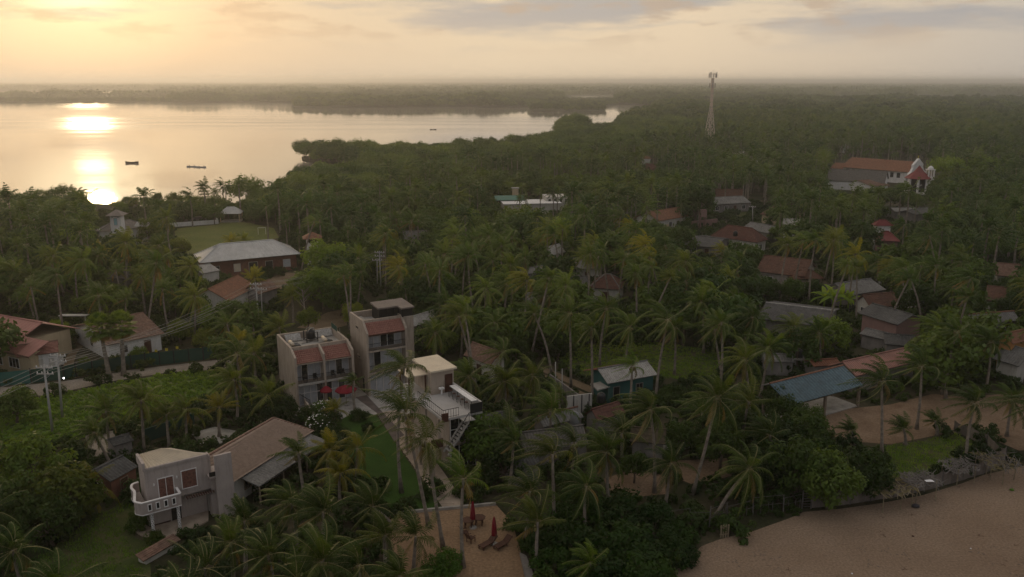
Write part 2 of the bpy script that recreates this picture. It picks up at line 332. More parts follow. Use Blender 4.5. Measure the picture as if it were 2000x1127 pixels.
M['iron'] = surf('dark_iron', (.03, .028, .027), .55, .1, 2, metal=.4)
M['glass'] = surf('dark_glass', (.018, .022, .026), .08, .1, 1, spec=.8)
M['curtain'] = surf('white_curtain', (.46, .47, .49), .7, .15, 1.5)
M['redcurtain'] = surf('striped_curtain', (.16, .075, .055), .8, .4, 5)
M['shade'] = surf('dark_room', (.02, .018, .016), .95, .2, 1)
M['red_cloth'] = surf('red_canvas', (.20, .010, .02), .8, .1, 2)
M['green_net'] = surf('green_shade_net', (.016, .058, .042), .8, .15, .5)
M['teal_net'] = surf('teal_shade_net', (.035, .12, .10), .8, .15, .5)
M['yellow'] = surf('yellow_sheet', (.62, .52, .05), .6, .05, 2)
M['tank'] = surf('grey_tank', (.20, .205, .21), .6, .1, 1)
M['conc_pole'] = surf('pole_concrete', (.36, .35, .33), .9, .12, 1.5)
M['mesh'] = surf('fence_net', (.10, .09, .08), .9, .3, .7)
M['sack'] = surf('woven_sacking', (.16, .135, .115), .9, .35, .8, .4, 6, dirt=(.07, .06, .055), dirt_amt=.6, streak=True)
M['plastic'] = surf('white_plastic_sheet', (.70, .70, .72), .5, .08, 2)
M['thatch'] = surf('dry_palm_thatch', (.085, .066, .042), .95, .4, 3, .5, 10)
M['thatch_y'] = surf('fresh_palm_thatch', (.12, .098, .042), .95, .35, 3, .5, 10)
M['boatpaint'] = surf('boat_white', (.62, .62, .61), .5, .08, 1)
M['hull'] = surf('dark_hull', (.05, .035, .03), .6, .2, 1)
M['skin_cloth'] = surf('dark_cloth', (.05, .045, .05), .9, .2, 3)
M['metalarr'] = surf('painted_lattice', (.62, .50, .42), .6, .1, 1)
M['mesa'] = surf('blue_tarp', (.05, .06, .2), .6, .15, 1)

def water_mat():
    m, nt, b = nodemat('lagoon_water'); L = nt.links.new
    g = mk(nt, 'ShaderNodeTexCoord')
    b.inputs['Base Color'].default_value = (.27, .23, .195, 1); b.inputs['Roughness'].default_value = .14; b.inputs['IOR'].default_value = 2.1; b.inputs['Specular IOR Level'].default_value = .5
    mp = mk(nt, 'ShaderNodeMapping'); mp.inputs['Scale'].default_value = (.25, .9, 1); L(g.outputs['Object'], mp.inputs['Vector'])
    n1 = mk(nt, 'ShaderNodeTexNoise'); n1.inputs['Scale'].default_value = 1.0; n1.inputs['Detail'].default_value = 3; L(mp.outputs[0], n1.inputs['Vector'])
    mp2 = mk(nt, 'ShaderNodeMapping'); mp2.inputs['Scale'].default_value = (.006, .03, 1); L(g.outputs['Object'], mp2.inputs['Vector'])
    n2 = mk(nt, 'ShaderNodeTexNoise'); n2.inputs['Scale'].default_value = 1.0; n2.inputs['Detail'].default_value = 4; L(mp2.outputs[0], n2.inputs['Vector'])
    mr = mk(nt, 'ShaderNodeMapRange'); L(n2.outputs[0], mr.inputs['Value']); mr.inputs['From Min'].default_value = .35; mr.inputs['From Max'].default_value = .65; mr.inputs['To Min'].default_value = .015; mr.inputs['To Max'].default_value = .07
    bp = mk(nt, 'ShaderNodeBump'); bp.inputs['Distance'].default_value = .12; L(mr.outputs[0], bp.inputs['Strength']); L(n1.outputs[0], bp.inputs['Height']); L(bp.outputs[0], b.inputs['Normal'])
    mr2 = mk(nt, 'ShaderNodeMapRange'); L(n2.outputs[0], mr2.inputs['Value']); mr2.inputs['From Min'].default_value = .35; mr2.inputs['From Max'].default_value = .65; mr2.inputs['To Min'].default_value = .03; mr2.inputs['To Max'].default_value = .06
    # a breeze-ruffled band across the middle of the lagoon, calm water elsewhere
    sx = mk(nt, 'ShaderNodeSeparateXYZ'); L(g.outputs['Object'], sx.inputs[0])
    w1 = mk(nt, 'ShaderNodeMapRange', interpolation_type='SMOOTHSTEP'); L(sx.outputs['Y'], w1.inputs['Value']); w1.inputs['From Min'].default_value = 640; w1.inputs['From Max'].default_value = 800
    w2 = mk(nt, 'ShaderNodeMapRange', interpolation_type='SMOOTHSTEP'); L(sx.outputs['Y'], w2.inputs['Value']); w2.inputs['From Min'].default_value = 900; w2.inputs['From Max'].default_value = 1150; w2.inputs['To Min'].default_value = 1; w2.inputs['To Max'].default_value = 0
    wm1 = mk(nt, 'ShaderNodeMath', operation='MULTIPLY'); L(w1.outputs[0], wm1.inputs[0]); L(w2.outputs[0], wm1.inputs[1])
    wm2 = mk(nt, 'ShaderNodeMath', operation='MULTIPLY'); L(wm1.outputs[0], wm2.inputs[0]); L(n2.outputs[0], wm2.inputs[1])
    wa = mk(nt, 'ShaderNodeMath', operation='MULTIPLY_ADD'); L(wm2.outputs[0], wa.inputs[0]); wa.inputs[1].default_value = .16; L(mr2.outputs[0], wa.inputs[2])
    w3 = mk(nt, 'ShaderNodeMapRange', interpolation_type='SMOOTHSTEP'); L(sx.outputs['Y'], w3.inputs['Value']); w3.inputs['From Min'].default_value = 1150; w3.inputs['From Max'].default_value = 1450; w3.inputs['To Max'].default_value = .06
    wb_ = mk(nt, 'ShaderNodeMath', operation='ADD'); L(wa.outputs[0], wb_.inputs[0]); L(w3.outputs[0], wb_.inputs[1])
    L(wb_.outputs[0], b.inputs['Roughness'])
    return m
M['water'] = water_mat()
M['brown_slab'] = surf('brown_roof_slab', (.19, .16, .14), .9, .15, .6, .2, 10, dirt=(.1, .085, .075), dirt_amt=.5)
M['deck'] = surf('pale_deck', (.42, .40, .38), .8, .1, .6, .1, 12, dirt=(.3, .28, .26), dirt_amt=.4)

# ================================================================== THE GROUND AND THE WATER
def pxpoly(pts, z=0.0): return [(G(x, y).x, G(x, y).y) for x, y in pts]
def inpoly(x, y, poly):
    c = False; n = len(poly); j = n - 1
    for i in range(n):
        xi, yi = poly[i]; xj, yj = poly[j]
        if (yi > y) != (yj > y) and x < (xj - xi) * (y - yi) / (yj - yi) + xi: c = not c
        j = i
    return c
SHORE = [(-560, 418), (-250, 414), (0, 408), (120, 402), (190, 397), (300, 404), (420, 407), (470, 403), (552, 398), (556, 387), (564, 376), (592, 364), (640, 357), (690, 353), (712, 344), (706, 334), (680, 326), (640, 320), (606, 316), (590, 311), (589, 306), (610, 303), (700, 304), (800, 303), (900, 300), (1000, 294), (1060, 289), (1092, 282),
         (1094, 268), (1098, 258), (1108, 254), (1140, 254), (1180, 255), (1200, 250), (1222, 239), (1242, 230), (1262, 222), (1290, 214), (1270, 207), (1226, 204.5)]
NEAR = pxpoly(SHORE) + [(520, 1900), (900, 2300), (3000, 2600), (3000, -150), (-900, -150), (-1500, 100)]
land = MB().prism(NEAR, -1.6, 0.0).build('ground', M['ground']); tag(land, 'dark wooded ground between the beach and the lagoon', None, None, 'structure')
FAR = pxpoly([(-900, 200), (-300, 199.5), (0, 200), (90, 200.3), (180, 200.6), (300, 199.8), (420, 200.2), (520, 200.0), (572, 199.6), (573, 209.5), (700, 210.4), (830, 209.6), (925, 208.3), (936, 210.5), (1000, 209), (1034, 209.2),
              (1036, 216.5), (1100, 217), (1180, 216.6), (1181, 206), (1212, 203.5), (1225, 204.3)]) + [(540, 1940), (920, 2330), (3020, 2620), (14000, 2640), (26000, 26000), (-26000, 26000), (-8000, 1700)]
fl = MB().prism(FAR, -1.6, 0.0).build('far_shore', M['farland']); tag(fl, 'hazy low land beyond the lagoon', None, None, 'structure')
wm = MB(); wm.add([(-26000, -300, -.45), (26000, -300, -.45), (26000, 26000, -.45), (-26000, 26000, -.45)], [(0, 1, 2, 3)])
tag(wm.build('water', M['water']), 'pale calm lagoon reflecting the low sun', None, None, 'structure')
for pts in ([(-900, 177.2), (-100, 177.6), (150, 178), (310, 180.3), (150, 182.4), (-200, 182.8), (-900, 183)], [(1112, 188.4), (1150, 186.8), (1190, 188.2), (1150, 190.8), (1130, 190.6)]):
    tag(MB().prism(pxpoly(pts), 0.0, .4).build('far_water', M['water']), 'thin strip of water behind the far shore', None, None, 'structure')

OPEN = []        # ground polygons where no wild plants grow
def sheet(name, pts, mat, z, label, keep=True, px=True):
    poly = pxpoly(pts) if px else pts
    o = MB().prism(poly, -.05, z).build(name, M[mat]); tag(o, label, None, None, 'structure')
    if keep: OPEN.append(poly)
    return o
sheet('beach', [(1290, 1175), (1310, 1127), (1340, 1090), (1372, 1066), (1410, 1052), (1470, 1038), (1540, 1013), (1570, 1000), (1640, 994), (1720, 983), (1800, 968), (1880, 944), (1920, 928), (1990, 912), (2150, 880), (2700, 870), (2700, 1300), (1290, 1300)], 'sand', .012, 'brown sandy beach in the foreground')
sheet('hotel_sand', [(755, 1006), (860, 996), (968, 985), (1000, 1020), (1012, 1060), (1030, 1127), (1045, 1180), (760, 1180), (770, 1100)], 'hotelsand', .010, 'raked orange sand court below the hotel lawn')
sheet('hotel_lawn', [(640, 835), (700, 800), (735, 812), (757, 843), (860, 993), (757, 1003), (690, 900)], 'lawn', .014, 'clipped green hotel lawn')
sheet('hotel_path', [(738, 806), (780, 800), (820, 858), (872, 930), (905, 980), (905, 988), (866, 993), (760, 843)], 'paving', .018, 'beige slab path beside the lawn')
sheet('hotel_forecourt', [(575, 815), (600, 760), (850, 745), (850, 820), (760, 822), (740, 808), (640, 830)], 'concrete', .006, 'grey terrace in front of the hotel rooms')
sheet('dark_walk', [(694, 776), (716, 772), (790, 850), (770, 862), (735, 806)], 'darkpave', .020, 'dark brick walk between the hotel blocks')
sheet('road', [(-300, 775), (0, 757), (125, 744.5), (257, 722), (415, 704), (470, 700), (520, 690), (520, 704), (430, 722), (330, 727), (210, 746), (100, 771), (0, 778), (-300, 815)], 'road', .008, 'pale dirt road along the green fence')
verge = sheet('verge', [(0, 786), (110, 773), (215, 749), (330, 730), (425, 722), (452, 740), (430, 772), (330, 802), (240, 832), (170, 852), (120, 872), (0, 882), (-140, 882), (-140, 800)], 'weedground', .006, 'bright weedy verge below the dirt road', False)
sheet('yard_path', [(165, 850), (240, 838), (250, 870), (215, 888), (180, 893)], 'road', .009, 'pale sandy yard behind the shed')
sheet('yard_slab', [(372, 846), (420, 834), (462, 842), (432, 866), (392, 868)], 'concrete', .03, 'grey concrete slab beside the long tiled roof')
sheet('side_lawn', [(60, 1180), (75, 1090), (170, 1020), (250, 975), (275, 1000), (262, 1050), (290, 1060), (300, 1180)], 'grass', .010, 'dark grass beside the white house')
sheet('palm_yard', [(1085, 700), (1150, 672), (1290, 668), (1420, 690), (1440, 715), (1400, 742), (1290, 738), (1160, 745), (1120, 725)], 'grass', .010, 'mown grass yard under the palms')
sheet('garden', [(135, 735), (190, 722), (260, 705), (330, 690), (400, 682), (412, 695), (257, 717), (140, 740)], 'track', .007, 'bare garden bed behind the green fence')
sheet('drive', [(120, 735), (135, 735), (150, 690), (175, 660), (155, 660), (128, 700)], 'track', .006, 'dirt drive beside the house', True)
sheet('track', [(1050, 722), (1060, 716), (1160, 757), (1160, 766), (1150, 766)], 'track', .020, 'one of two wheel ruts leading to the teal shed')
sheet('track', [(1052, 733), (1058, 729), (1152, 772), (1150, 780)], 'track', .020, 'one of two wheel ruts leading to the teal shed')
sheet('sand_yard', [(1590, 815), (1640, 800), (1740, 790), (1820, 770), (1900, 775), (2000, 765), (2300, 760), (2300, 862), (1990, 880), (1900, 842), (1830, 850), (1740, 868), (1660, 862), (1600, 845)], 'yardsand', .010, 'bare brown yard under the beach palms')
sheet('beach_grass', [(1720, 872), (1800, 862), (1870, 848), (1925, 880), (1880, 905), (1800, 932), (1735, 935)], 'grass', .012, 'rough grass inside the beach fence')
OPEN.append(pxpoly([(1640, 1005), (1690, 975), (1840, 945), (1960, 898), (1995, 912), (1830, 985)])); OPEN.append(pxpoly([(1560, 1000), (1566, 985), (1700, 972), (1700, 985)]))
sheet('dirt_patch', [(1180, 935), (1240, 915), (1300, 930), (1300, 965), (1190, 975)], 'yardsand', .010, 'bare soil under the shaded palms')
sheet('dirt_patch', [(1310, 900), (1420, 895), (1430, 930), (1350, 945), (1310, 930)], 'yardsand', .010, 'bare soil beside the white boats')
sheet('meadow', [(340, 447), (428, 438), (436, 430), (490, 436), (535, 446), (545, 464), (505, 474), (430, 492), (375, 505), (345, 480)], 'farlawn', .010, 'bright grass field behind the grey roofed hall')
sheet('villa_drive', [(300, 520), (330, 512), (345, 560), (320, 580), (300, 560)], 'farlawn', .008, 'grassy clearing among the palms')
sheet('hall_yard', [(520, 545), (560, 532), (590, 535), (570, 560), (530, 570)], 'track', .008, 'bare yard beside the brick hall')
sheet('back_yard', [(580, 640), (640, 610), (690, 600), (690, 632), (640, 645)], 'track', .008, 'bare yard behind the hotel')
sheet('palm_garden', [(1650, 520), (1700, 505), (1760, 500), (1750, 530), (1680, 542)], 'grass', .010, 'small lawn among palms')
sheet('fenced_lawn', [(1430, 425), (1460, 405), (1465, 402), (1450, 430)], 'grass', .010, 'small lawn by the grey roofed house')
sheet('church_yard', [(1805, 362), (1870, 358), (1880, 380), (1810, 384)], 'grass', .010, 'grass beside the church')

# ================================================================== BUILDINGS
FOOT = []        # footprints (world polygons) kept clear of plants
def cover(mb, A, B, C, D, kind, pitch=None):
    """roof covering laid as real relief on the slope A B (eave) C D (ridge)"""
    A, B, C, D = map(Vector, (A, B, C, D))
    n = (B - A).cross(D - A)
    if n.length < 1e-5: n = (B - A).cross(C - A)
    n.normalize()
    w = (B - A).length; sl = ((D + C) / 2 - (A + B) / 2).length
    P = lambda s, t: A.lerp(B, s).lerp(D.lerp(C, s), t)
    rnd = random.Random(int(w * 100 + sl * 10))
    if kind == 'course':
        nj = max(4, round(w / .45)); lo = []; hi = []; bs = []
        for j in range(nj + 1):
            s = j / nj; jt = rnd.uniform(-.012, .012)
            lo.append(P(s, -.3) + n * (.2 + jt)); hi.append(P(s, 1.0) + n * (.03 + jt)); bs.append(P(s, .25) + n * .01)
        m = nj + 1
        mb.add(lo + hi + bs, [(j, j + 1, m + j + 1, m + j) for j in range(nj)] + [(2 * m + j, 2 * m + j + 1, j + 1, j) for j in range(nj)])
    elif kind in ('tile', 'finetile', 'thatch'):
        nc = max(2, round(sl / (pitch or .4)))
        if kind == 'finetile':
            cw, sub = .24, 4; nj = max(4, round(w / cw) * sub)
            hs = [.035 * math.sin(2 * math.pi * j / sub) for j in range(nj + 1)]
        else:
            nj = max(3, min(40, round(w / .55))); hs = [0] * (nj + 1)
        for i in range(nc):
            t0, t1 = i / nc, (i + 1) / nc
            lo = []; hi = []; bs = []
            for j in range(nj + 1):
                s = j / nj; jt = 0 if kind == 'finetile' else rnd.uniform(-.025, .025)
                lo.append(P(s, max(0, t0 - .02 / max(sl, .1))) + n * (.075 + hs[j] + jt)); hi.append(P(s, t1) + n * (.015 + hs[j] + jt * .3)); bs.append(P(s, t0) + n * (.0 + hs[j] * .3))
            o = len(mb.v); m = nj + 1
            mb.add(lo + hi + bs, [(j, j + 1, m + j + 1, m + j) for j in range(nj)] + [(2 * m + j, 2 * m + j + 1, j + 1, j) for j in range(nj)])
    else:
        pt = pitch or .36
        nj = max(4, 2 * round(w / pt)); nr = max(1, round(sl / 2.2))
        for i in range(nr):
            t0, t1 = i / nr, (i + 1) / nr; vs = []
            for k, t in enumerate((t0, t1)):
                for j in range(nj + 1):
                    vs.append(P(j / nj, t) + n * ((.055 if j % 2 else .0) * (2.2 if kind == 'bigsheet' else 1) + (.03 if k == 0 else .008)))
            m = nj + 1
            mb.add(vs, [(j, j + 1, m + j + 1, m + j) for j in range(nj)])
    mb.slab(A - n * .004, B - n * .004, C - n * .004, D - n * .004, .07)
    return mb
def roofslope(parent, mat, kind, A, B, C, D, name='roof_slope', pitch=None):
    if name == 'bigsheet': kind, name = 'bigsheet', 'roof_slope'
    return cover(MB(), A, B, C, D, kind, pitch).build(name, M[mat], parent)
def cap(parent, a, b, mat, r=.13, name='ridge_cap'):
    a, b = Vector(a), Vector(b)
    return MB().tube([a + Vector((0, 0, .06)), b + Vector((0, 0, .06))], r, 6).build(name, M[mat], parent)
def opening(parent, wall, u, w, z0, z1, base, kind='window', fmat='white', pmat='glass', bars=1):
    """window or door set on a wall. wall: 'f' front (y=base, looks -y), 'l' (x=base, looks -x), 'r' (x=base, looks +x), 'b' back"""
    def place(m, du0, du1, dz0, dz1, out0, out1):
        if wall == 'f': m.box(u + du0, u + du1, base - out1, base - out0, dz0, dz1)
        elif wall == 'b': m.box(u + du0, u + du1, base + out0, base + out1, dz0, dz1)
        elif wall == 'l': m.box(base - out1, base - out0, u + du0, u + du1, dz0, dz1)
        else: m.box(base + out0, base + out1, u + du0, u + du1, dz0, dz1)
    t = .07; f = MB()
    place(f, -w / 2 - t, -w / 2, z0, z1 + t, -.02, .07); place(f, w / 2, w / 2 + t, z0, z1 + t, -.02, .07)
    place(f, -w / 2, w / 2, z1, z1 + t, -.02, .068)
    if kind == 'window': place(f, -w / 2 - t, w / 2 + t, z0 - t, z0, -.02, .09)
    for i in range(bars):
        c = -w / 2 + w * (i + 1) / (bars + 1); place(f, c - .025, c + .025, z0, z1, -.02, .055)
    fo = f.build(kind, M[fmat], parent)
    p = MB(); place(p, -w / 2, w / 2, z0, z1, -.02, .025)
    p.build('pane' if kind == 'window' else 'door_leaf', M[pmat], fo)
    return fo
def house(name, label, A, B, ze, Mid, zr, cov='tile', rmat='tile_old', wmat='offwhite', hip=0.0, cat='house', over=.45, open_=False, cut=(0, 0), pane='glass', group=None, capm=None, nowin=False, back=1.0, bmat=None, pitch=None):
    """house fitted to the photograph: A, B = pixels of the two visible eave corners (eave height ze), Mid = pixel of a ridge point (height zr)"""
    a, b, m = G(*A, ze), G(*B, ze), G(*Mid, zr)
    x = Vector((b.x - a.x, b.y - a.y, 0)); Ln = x.length; x.normalize(); y = Vector((-x.y, x.x, 0))
    half = (m - a).dot(y)
    if half < 1.2: half = 1.2
    W = half * (1 + back); h = zr - ze; zb_ = zr - h * back
    t = thing(name, label, cat, (a.x, a.y, 0), math.atan2(x.y, x.x), group)
    o = over
    if not open_:
        w = MB(); w.box(o, Ln - o, o, W - o, 0, ze - .1 + h * o / half * .9)
        if hip <= 0:
            for x0, x1 in ((o, o + .18), (Ln - o - .18, Ln - o)):
                zt = zr - .12; zb = ze - .1 + h * o / half * .9 - .01
                w.add([(x0, o, zb), (x1, o, zb), (x0, W - o, zb), (x1, W - o, zb), (x0, half, zt), (x1, half, zt)], [(0, 2, 4), (1, 5, 3), (0, 4, 5, 1), (2, 3, 5, 4), (0, 1, 3, 2)])
        w.build('wall', M[wmat], t)
        if not nowin:
            n = max(1, int((Ln - 1.5) / 2.8)); dn = n // 2
            zs = .9 if ze > 2.4 else .7
            for i in range(n):
                u = o + .3 + (Ln - 2 * o - .6) * (i + .5) / n
                if i == dn and ze < 4.2: opening(t, 'f', u, .95, .02, min(2.05, ze - .45), o, 'door', 'wood', 'darkwood', 0)
                else: opening(t, 'f', u, 1.15, zs, min(zs + 1.2, ze - .4), o, 'window', 'white', pane, 1)
            for sd, bx in (('l', o), ('r', Ln - o)):
                opening(t, sd, half, 1.1, zs, min(zs + 1.2, ze - .4), bx, 'window', 'white', pane, 1)
    else:
        for i in range(3):
            for yy in (.35, W - .35):
                MB().box((Ln - .7) * i / 2 + .2, (Ln - .7) * i / 2 + .5, yy - .15, yy + .15, 0, ze + (.35 * h / half if True else 0) - .08).build('post', M['wood'], t)
        MB().box(.3, Ln - .3, .3, W - .3, -.05, .12).build('floor_slab', M['concrete'], t)
    hp = hip
    e0, e1, e2, e3 = (0, 0, ze), (Ln, 0, ze), (Ln, W, zb_), (0, W, zb_)
    r0, r1 = (hp, half, zr), (Ln - hp, half, zr)
    roofslope(t, rmat, cov, e0, e1, r1, r0, pitch=pitch); roofslope(t, bmat or rmat, cov, e2, e3, r0, r1, pitch=pitch)
    if hp > 0:
        roofslope(t, rmat, cov, e1, e2, r1, r1, pitch=pitch); roofslope(t, rmat, cov, e3, e0, r0, r0, pitch=pitch)
        for p, q in ((e0, r0), (e1, r1), (e2, r1), (e3, r0)): cap(t, p, q, capm or rmat, .12, 'hip_cap')
    cap(t, r0, r1, capm or rmat)
    c = Vector((a.x, a.y, 0))
    FOOT.append([(c + x * u + y * v).xy[:] for u, v in ((-.5, -.5), (Ln + .5, -.5), (Ln + .5, W + .5), (-.5, W + .5))])
    return t, Ln, W
def foot(t, x0, x1, y0, y1):
    ca, sa = math.cos(t.rotation_euler.z), math.sin(t.rotation_euler.z)
    FOOT.append([(t.location.x + u * ca - v * sa, t.location.y + u * sa + v * ca) for u, v in ((x0, y0), (x1, y0), (x1, y1), (x0, y1))])
def loc2w(t, x, y, z=0):
    ca, sa = math.cos(t.rotation_euler.z), math.sin(t.rotation_euler.z)
    return Vector((t.location.x + x * ca - y * sa, t.location.y + x * sa + y * ca, t.location.z + z))
def railing(parent, a, b, z0, h, mat='iron', step=.28, name='railing'):
    a, b = Vector(a), Vector(b); m = MB(); n = max(1, int((b - a).length / step))
    m.bar(a + Vector((0, 0, z0 + h)), b + Vector((0, 0, z0 + h)), .05); m.bar(a + Vector((0, 0, z0 + .12)), b + Vector((0, 0, z0 + .12)), .035)
    for i in range(n + 1):
        p = a.lerp(b, i / n); m.bar(p + Vector((0, 0, z0)), p + Vector((0, 0, z0 + h)), .03)
    return m.build(name, M[mat], parent)
def glazed(parent, x0, x1, y, z0, z1, cols, rows, curt=(.0, 1.0), name='glazing', dark=()):
    """framed glass wall in the plane y, looking -y, curtains behind some panes"""
    f = MB()
    for i in range(cols + 1):
        c = x0 + (x1 - x0) * i / cols; f.box(c - .035, c + .035, y - .06, y + .05, z0, z1)
    for r_ in rows + [0, 1]:
        z = z0 + (z1 - z0) * r_; f.box(x0, x1, y - .055, y + .045, max(z0, z - .035), min(z1 + .03, z + .035))
    fo = f.build(name, M['white'], parent)
    for i in range(cols):
        a, b = x0 + (x1 - x0) * i / cols, x0 + (x1 - x0) * (i + 1) / cols
        if i in dark: MB().box(a + .03, b - .03, y - .01, y + .012, z0, z1).build('pane', M['glass'], fo)
        else:
            m = MB(); k = 10
            vs = []
            for j in range(k + 1):
                xx = a + .03 + (b - a - .06) * j / k; yy = y + .10 + (.05 if j % 2 else 0)
                vs += [(xx, yy, z0), (xx, yy, z1)]
            m.add(vs, [(2 * j, 2 * j + 2, 2 * j + 3, 2 * j + 1) for j in range(k)])
            m.build('curtain', M['curtain'], fo)
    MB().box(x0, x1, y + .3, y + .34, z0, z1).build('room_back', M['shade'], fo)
    return fo

# ---- hotel, guest block with two bays
W1 = 7.8
hb = thing('hotel_block', 'taupe two storey guest block with two pink tiled awnings and rooftop tanks', 'hotel block', (-27.62, 101.42, 0), R(29))
foot(hb, -1, W1 + .8, -2.5, 11)
def sidewall(x0, x1, prof, name='side_wall', mat='taupe', p=None):
    m = MB(); n = len(prof)
    m.add([(x0, y, z) for y, z in prof] + [(x1, y, z) for y, z in prof], [tuple(range(n)), tuple(range(n, 2 * n))[::-1]] + [(i, n + i, n + (i + 1) % n, (i + 1) % n) for i in range(n)])
    return m.build(name, M[mat], p)
PROF = [(0, 0), (0, 6.75), (2.1, 7.6), (8.9, 7.6), (8.9, 0)]
sidewall(-.0, .28, PROF, p=hb); sidewall(W1 - .28, W1, PROF, p=hb)
sidewall(3.72, 3.98, [(.05, 0), (.05, 6.72), (2.25, 7.58), (2.25, 0)], 'party_wall', p=hb)
MB().box(.28, W1 - .28, 8.62, 8.9, 0, 7.58).build('back_wall', M['taupe'], hb)
MB().box(.28, W1 - .28, 2.25, 2.5, 6.3, 7.5).build('parapet', M['taupe'], hb)
MB().box(.28, W1 - .28, 2.5, 8.62, 6.45, 6.62).build('roof_deck', M['concrete'], hb)
MB().box(.28, W1 - .28, .2, 8.62, 2.92, 3.15).build('floor_slab', M['taupe'], hb)
MB().box(.28, 3.72, -.1, .18, 2.9, 3.14).build('slab_edge', M['concrete'], hb); MB().box(3.98, W1 - .28, -.1, .18, 2.9, 3.14).build('slab_edge', M['concrete'], hb)
for a, b in ((.28, 3.72), (3.98, W1 - .28)):
    roofslope(hb, 'tile_pink', 'finetile', (a, .25, 5.85), (b, .25, 5.85), (b, 2.25, 7.05), (a, 2.25, 7.05), 'awning', .34)
    MB().box(a, b, .3, .42, 5.62, 5.84).build('fascia', M['taupe'], hb)
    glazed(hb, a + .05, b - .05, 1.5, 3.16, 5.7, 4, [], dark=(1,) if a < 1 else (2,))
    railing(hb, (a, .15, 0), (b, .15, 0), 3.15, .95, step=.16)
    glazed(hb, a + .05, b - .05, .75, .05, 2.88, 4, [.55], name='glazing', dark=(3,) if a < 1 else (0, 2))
    for i in (0, 1):
        ch = MB(); x = a + .9 + i * 1.3
        ch.box(x, x + .5, .5, 1.0, 3.55, 3.62); ch.box(x, x + .5, .95, 1.0, 3.62, 4.05)
        for dx in (0, .45):
            for dy in (.5, .95): ch.box(x + dx, x + dx + .05, dy, dy + .05, 3.15, 3.55)
        o = ch.build('balcony_chair', M['iron']); o.location = hb.location; o.rotation_euler = hb.rotation_euler
        tag(o, f'dark chair on the {"left" if a < 1 else "right"} balcony of the guest block, {"left" if i == 0 else "right"} of two', 'chair', 'balcony chairs')
# stair fence at the left front corner
railing(hb, (.3, -.2, 0), (.9, -3.0, 0), .0, 2.0, step=.2, name='side_fence')
# rooftop plant
def cyl(name, label, cat, prof, mat, w, tilt=None, n=14):
    o = MB().lathe(prof, n).build(name, M[mat], None, True); o.location = w
    if tilt: o.rotation_euler = tilt
    return tag(o, label, cat)
wt_ = thing('water_tank', 'black square-framed water tank with pipes on the guest block roof', 'water tank', loc2w(hb, 4.1, 6.9, 6.62), R(29))
MB().lathe([(.55, .35), (.62, .4), (.62, 1.25), (.5, 1.45), (.2, 1.6), (.2, 1.68)], 14).build('tank', M['black'], wt_, True)
fr = MB()
for sx in (-.75, .75):
    for sy in (-.75, .75): fr.box(sx - .05, sx + .05, sy - .05, sy + .05, 0, 1.35)
fr.box(-.8, .8, -.8, -.7, .3, .36); fr.box(-.8, .8, .7, .8, .3, .36); fr.box(-.8, -.7, -.7, .7, .3, .36); fr.box(.7, .8, -.7, .7, .3, .36); fr.box(-.8, .8, -.8, -.72, 1.3, 1.36)
fr.build('frame', M['iron'], wt_)
pp = MB().tube([(-.5, -.6, 1.5), (-.2, -.3, 1.75), (.2, 0, 1.8), (.55, .3, 1.7), (.7, .5, .9)], .05, 6); pp.tube([(-.6, .2, 1.6), (0, .4, 1.85), (.5, -.3, 1.6)], .05, 6); pp.build('pipe', M['steel'], wt_, True)
def heater(x, y, lab, ln=1.5, rz=29):
    t = thing('solar_heater', lab, 'solar heater', loc2w(hb, x, y, 6.62), R(rz), 'solar water heaters on the hotel roof')
    b = MB().tube([(-.0, -ln / 2, .62), (0, ln / 2, .62)], .24, 12).build('tank', M['cream_sheet'], t, True)
    MB().slab((.2, -ln / 2, .55), (1.25, -ln / 2, .08), (1.25, ln / 2, .08), (.2, ln / 2, .55), .08).build('collector_panel', M['glass'], t)
    for yy in (-ln / 2 + .1, ln / 2 - .1): MB().bar((0, yy, 0), (0, yy, .45), .05).build('leg', M['steel'], t); MB().bar((1.2, yy, 0), (1.2, yy, .1), .05).build('leg', M['steel'], t)
heater(1.0, 5.2, 'solar heater with a cream tank on the guest block roof, left of the black tank')
heater(5.4, 5.0, 'solar heater with a cream tank on the guest block roof, right of the black tank')
for x0, x1, y, lab in ((.9, 3.0, 8.0, 'white roof panel leaning on the back parapet left of the black tank'), (5.0, 7.4, 8.1, 'white roof panel leaning on the back parapet right of the black tank')):
    o = MB().slab((x0, y - .5, 6.75), (x1, y - .5, 6.75), (x1, y + .3, 7.55), (x0, y + .3, 7.55), .1).build('roof_panel', M['asb_light']); o.location = hb.location; o.rotation_euler = hb.rotation_euler
    tag(o, lab, 'panel', 'white panels on the hotel roof')
pl = MB()
for k in range(7):
    x = .6 + k * 1.0; y = 3.2 + (k * 37 % 5) * .7
    pl.bar((x, y, 6.66), (x + 1.3, y + .3 * (-1) ** k, 6.66), .06)
pl.bar((.5, 3, 6.66), (7.2, 3.2, 6.68), .07); pl.bar((2, 3, 6.66), (2.3, 8, 6.68), .07)
o = pl.build('pipework', M['steel']); o.location = hb.location; o.rotation_euler = hb.rotation_euler; tag(o, 'grey pipes lying on the guest block roof deck', 'pipes')
o = MB().box(5.2, 6.1, 3.2, 3.9, 6.62, 7.05).build('roof_box', M['wood']); o.location = hb.location; o.rotation_euler = hb.rotation_euler; tag(o, 'small wooden box on the guest block roof deck', 'box')
o = thing('net_screen', 'green net screen at the back corner of the guest block roof', 'screen', hb.location, R(29))
for i in range(4): MB().bar((7.6, 5.0 + i * 1.2, 7.6), (7.6, 5.0 + i * 1.2, 8.4), .04).build('post', M['steel'], o)
MB().box(7.53, 7.57, 6.2, 8.6, 7.62, 8.3).build('net', M['green_net'], o)

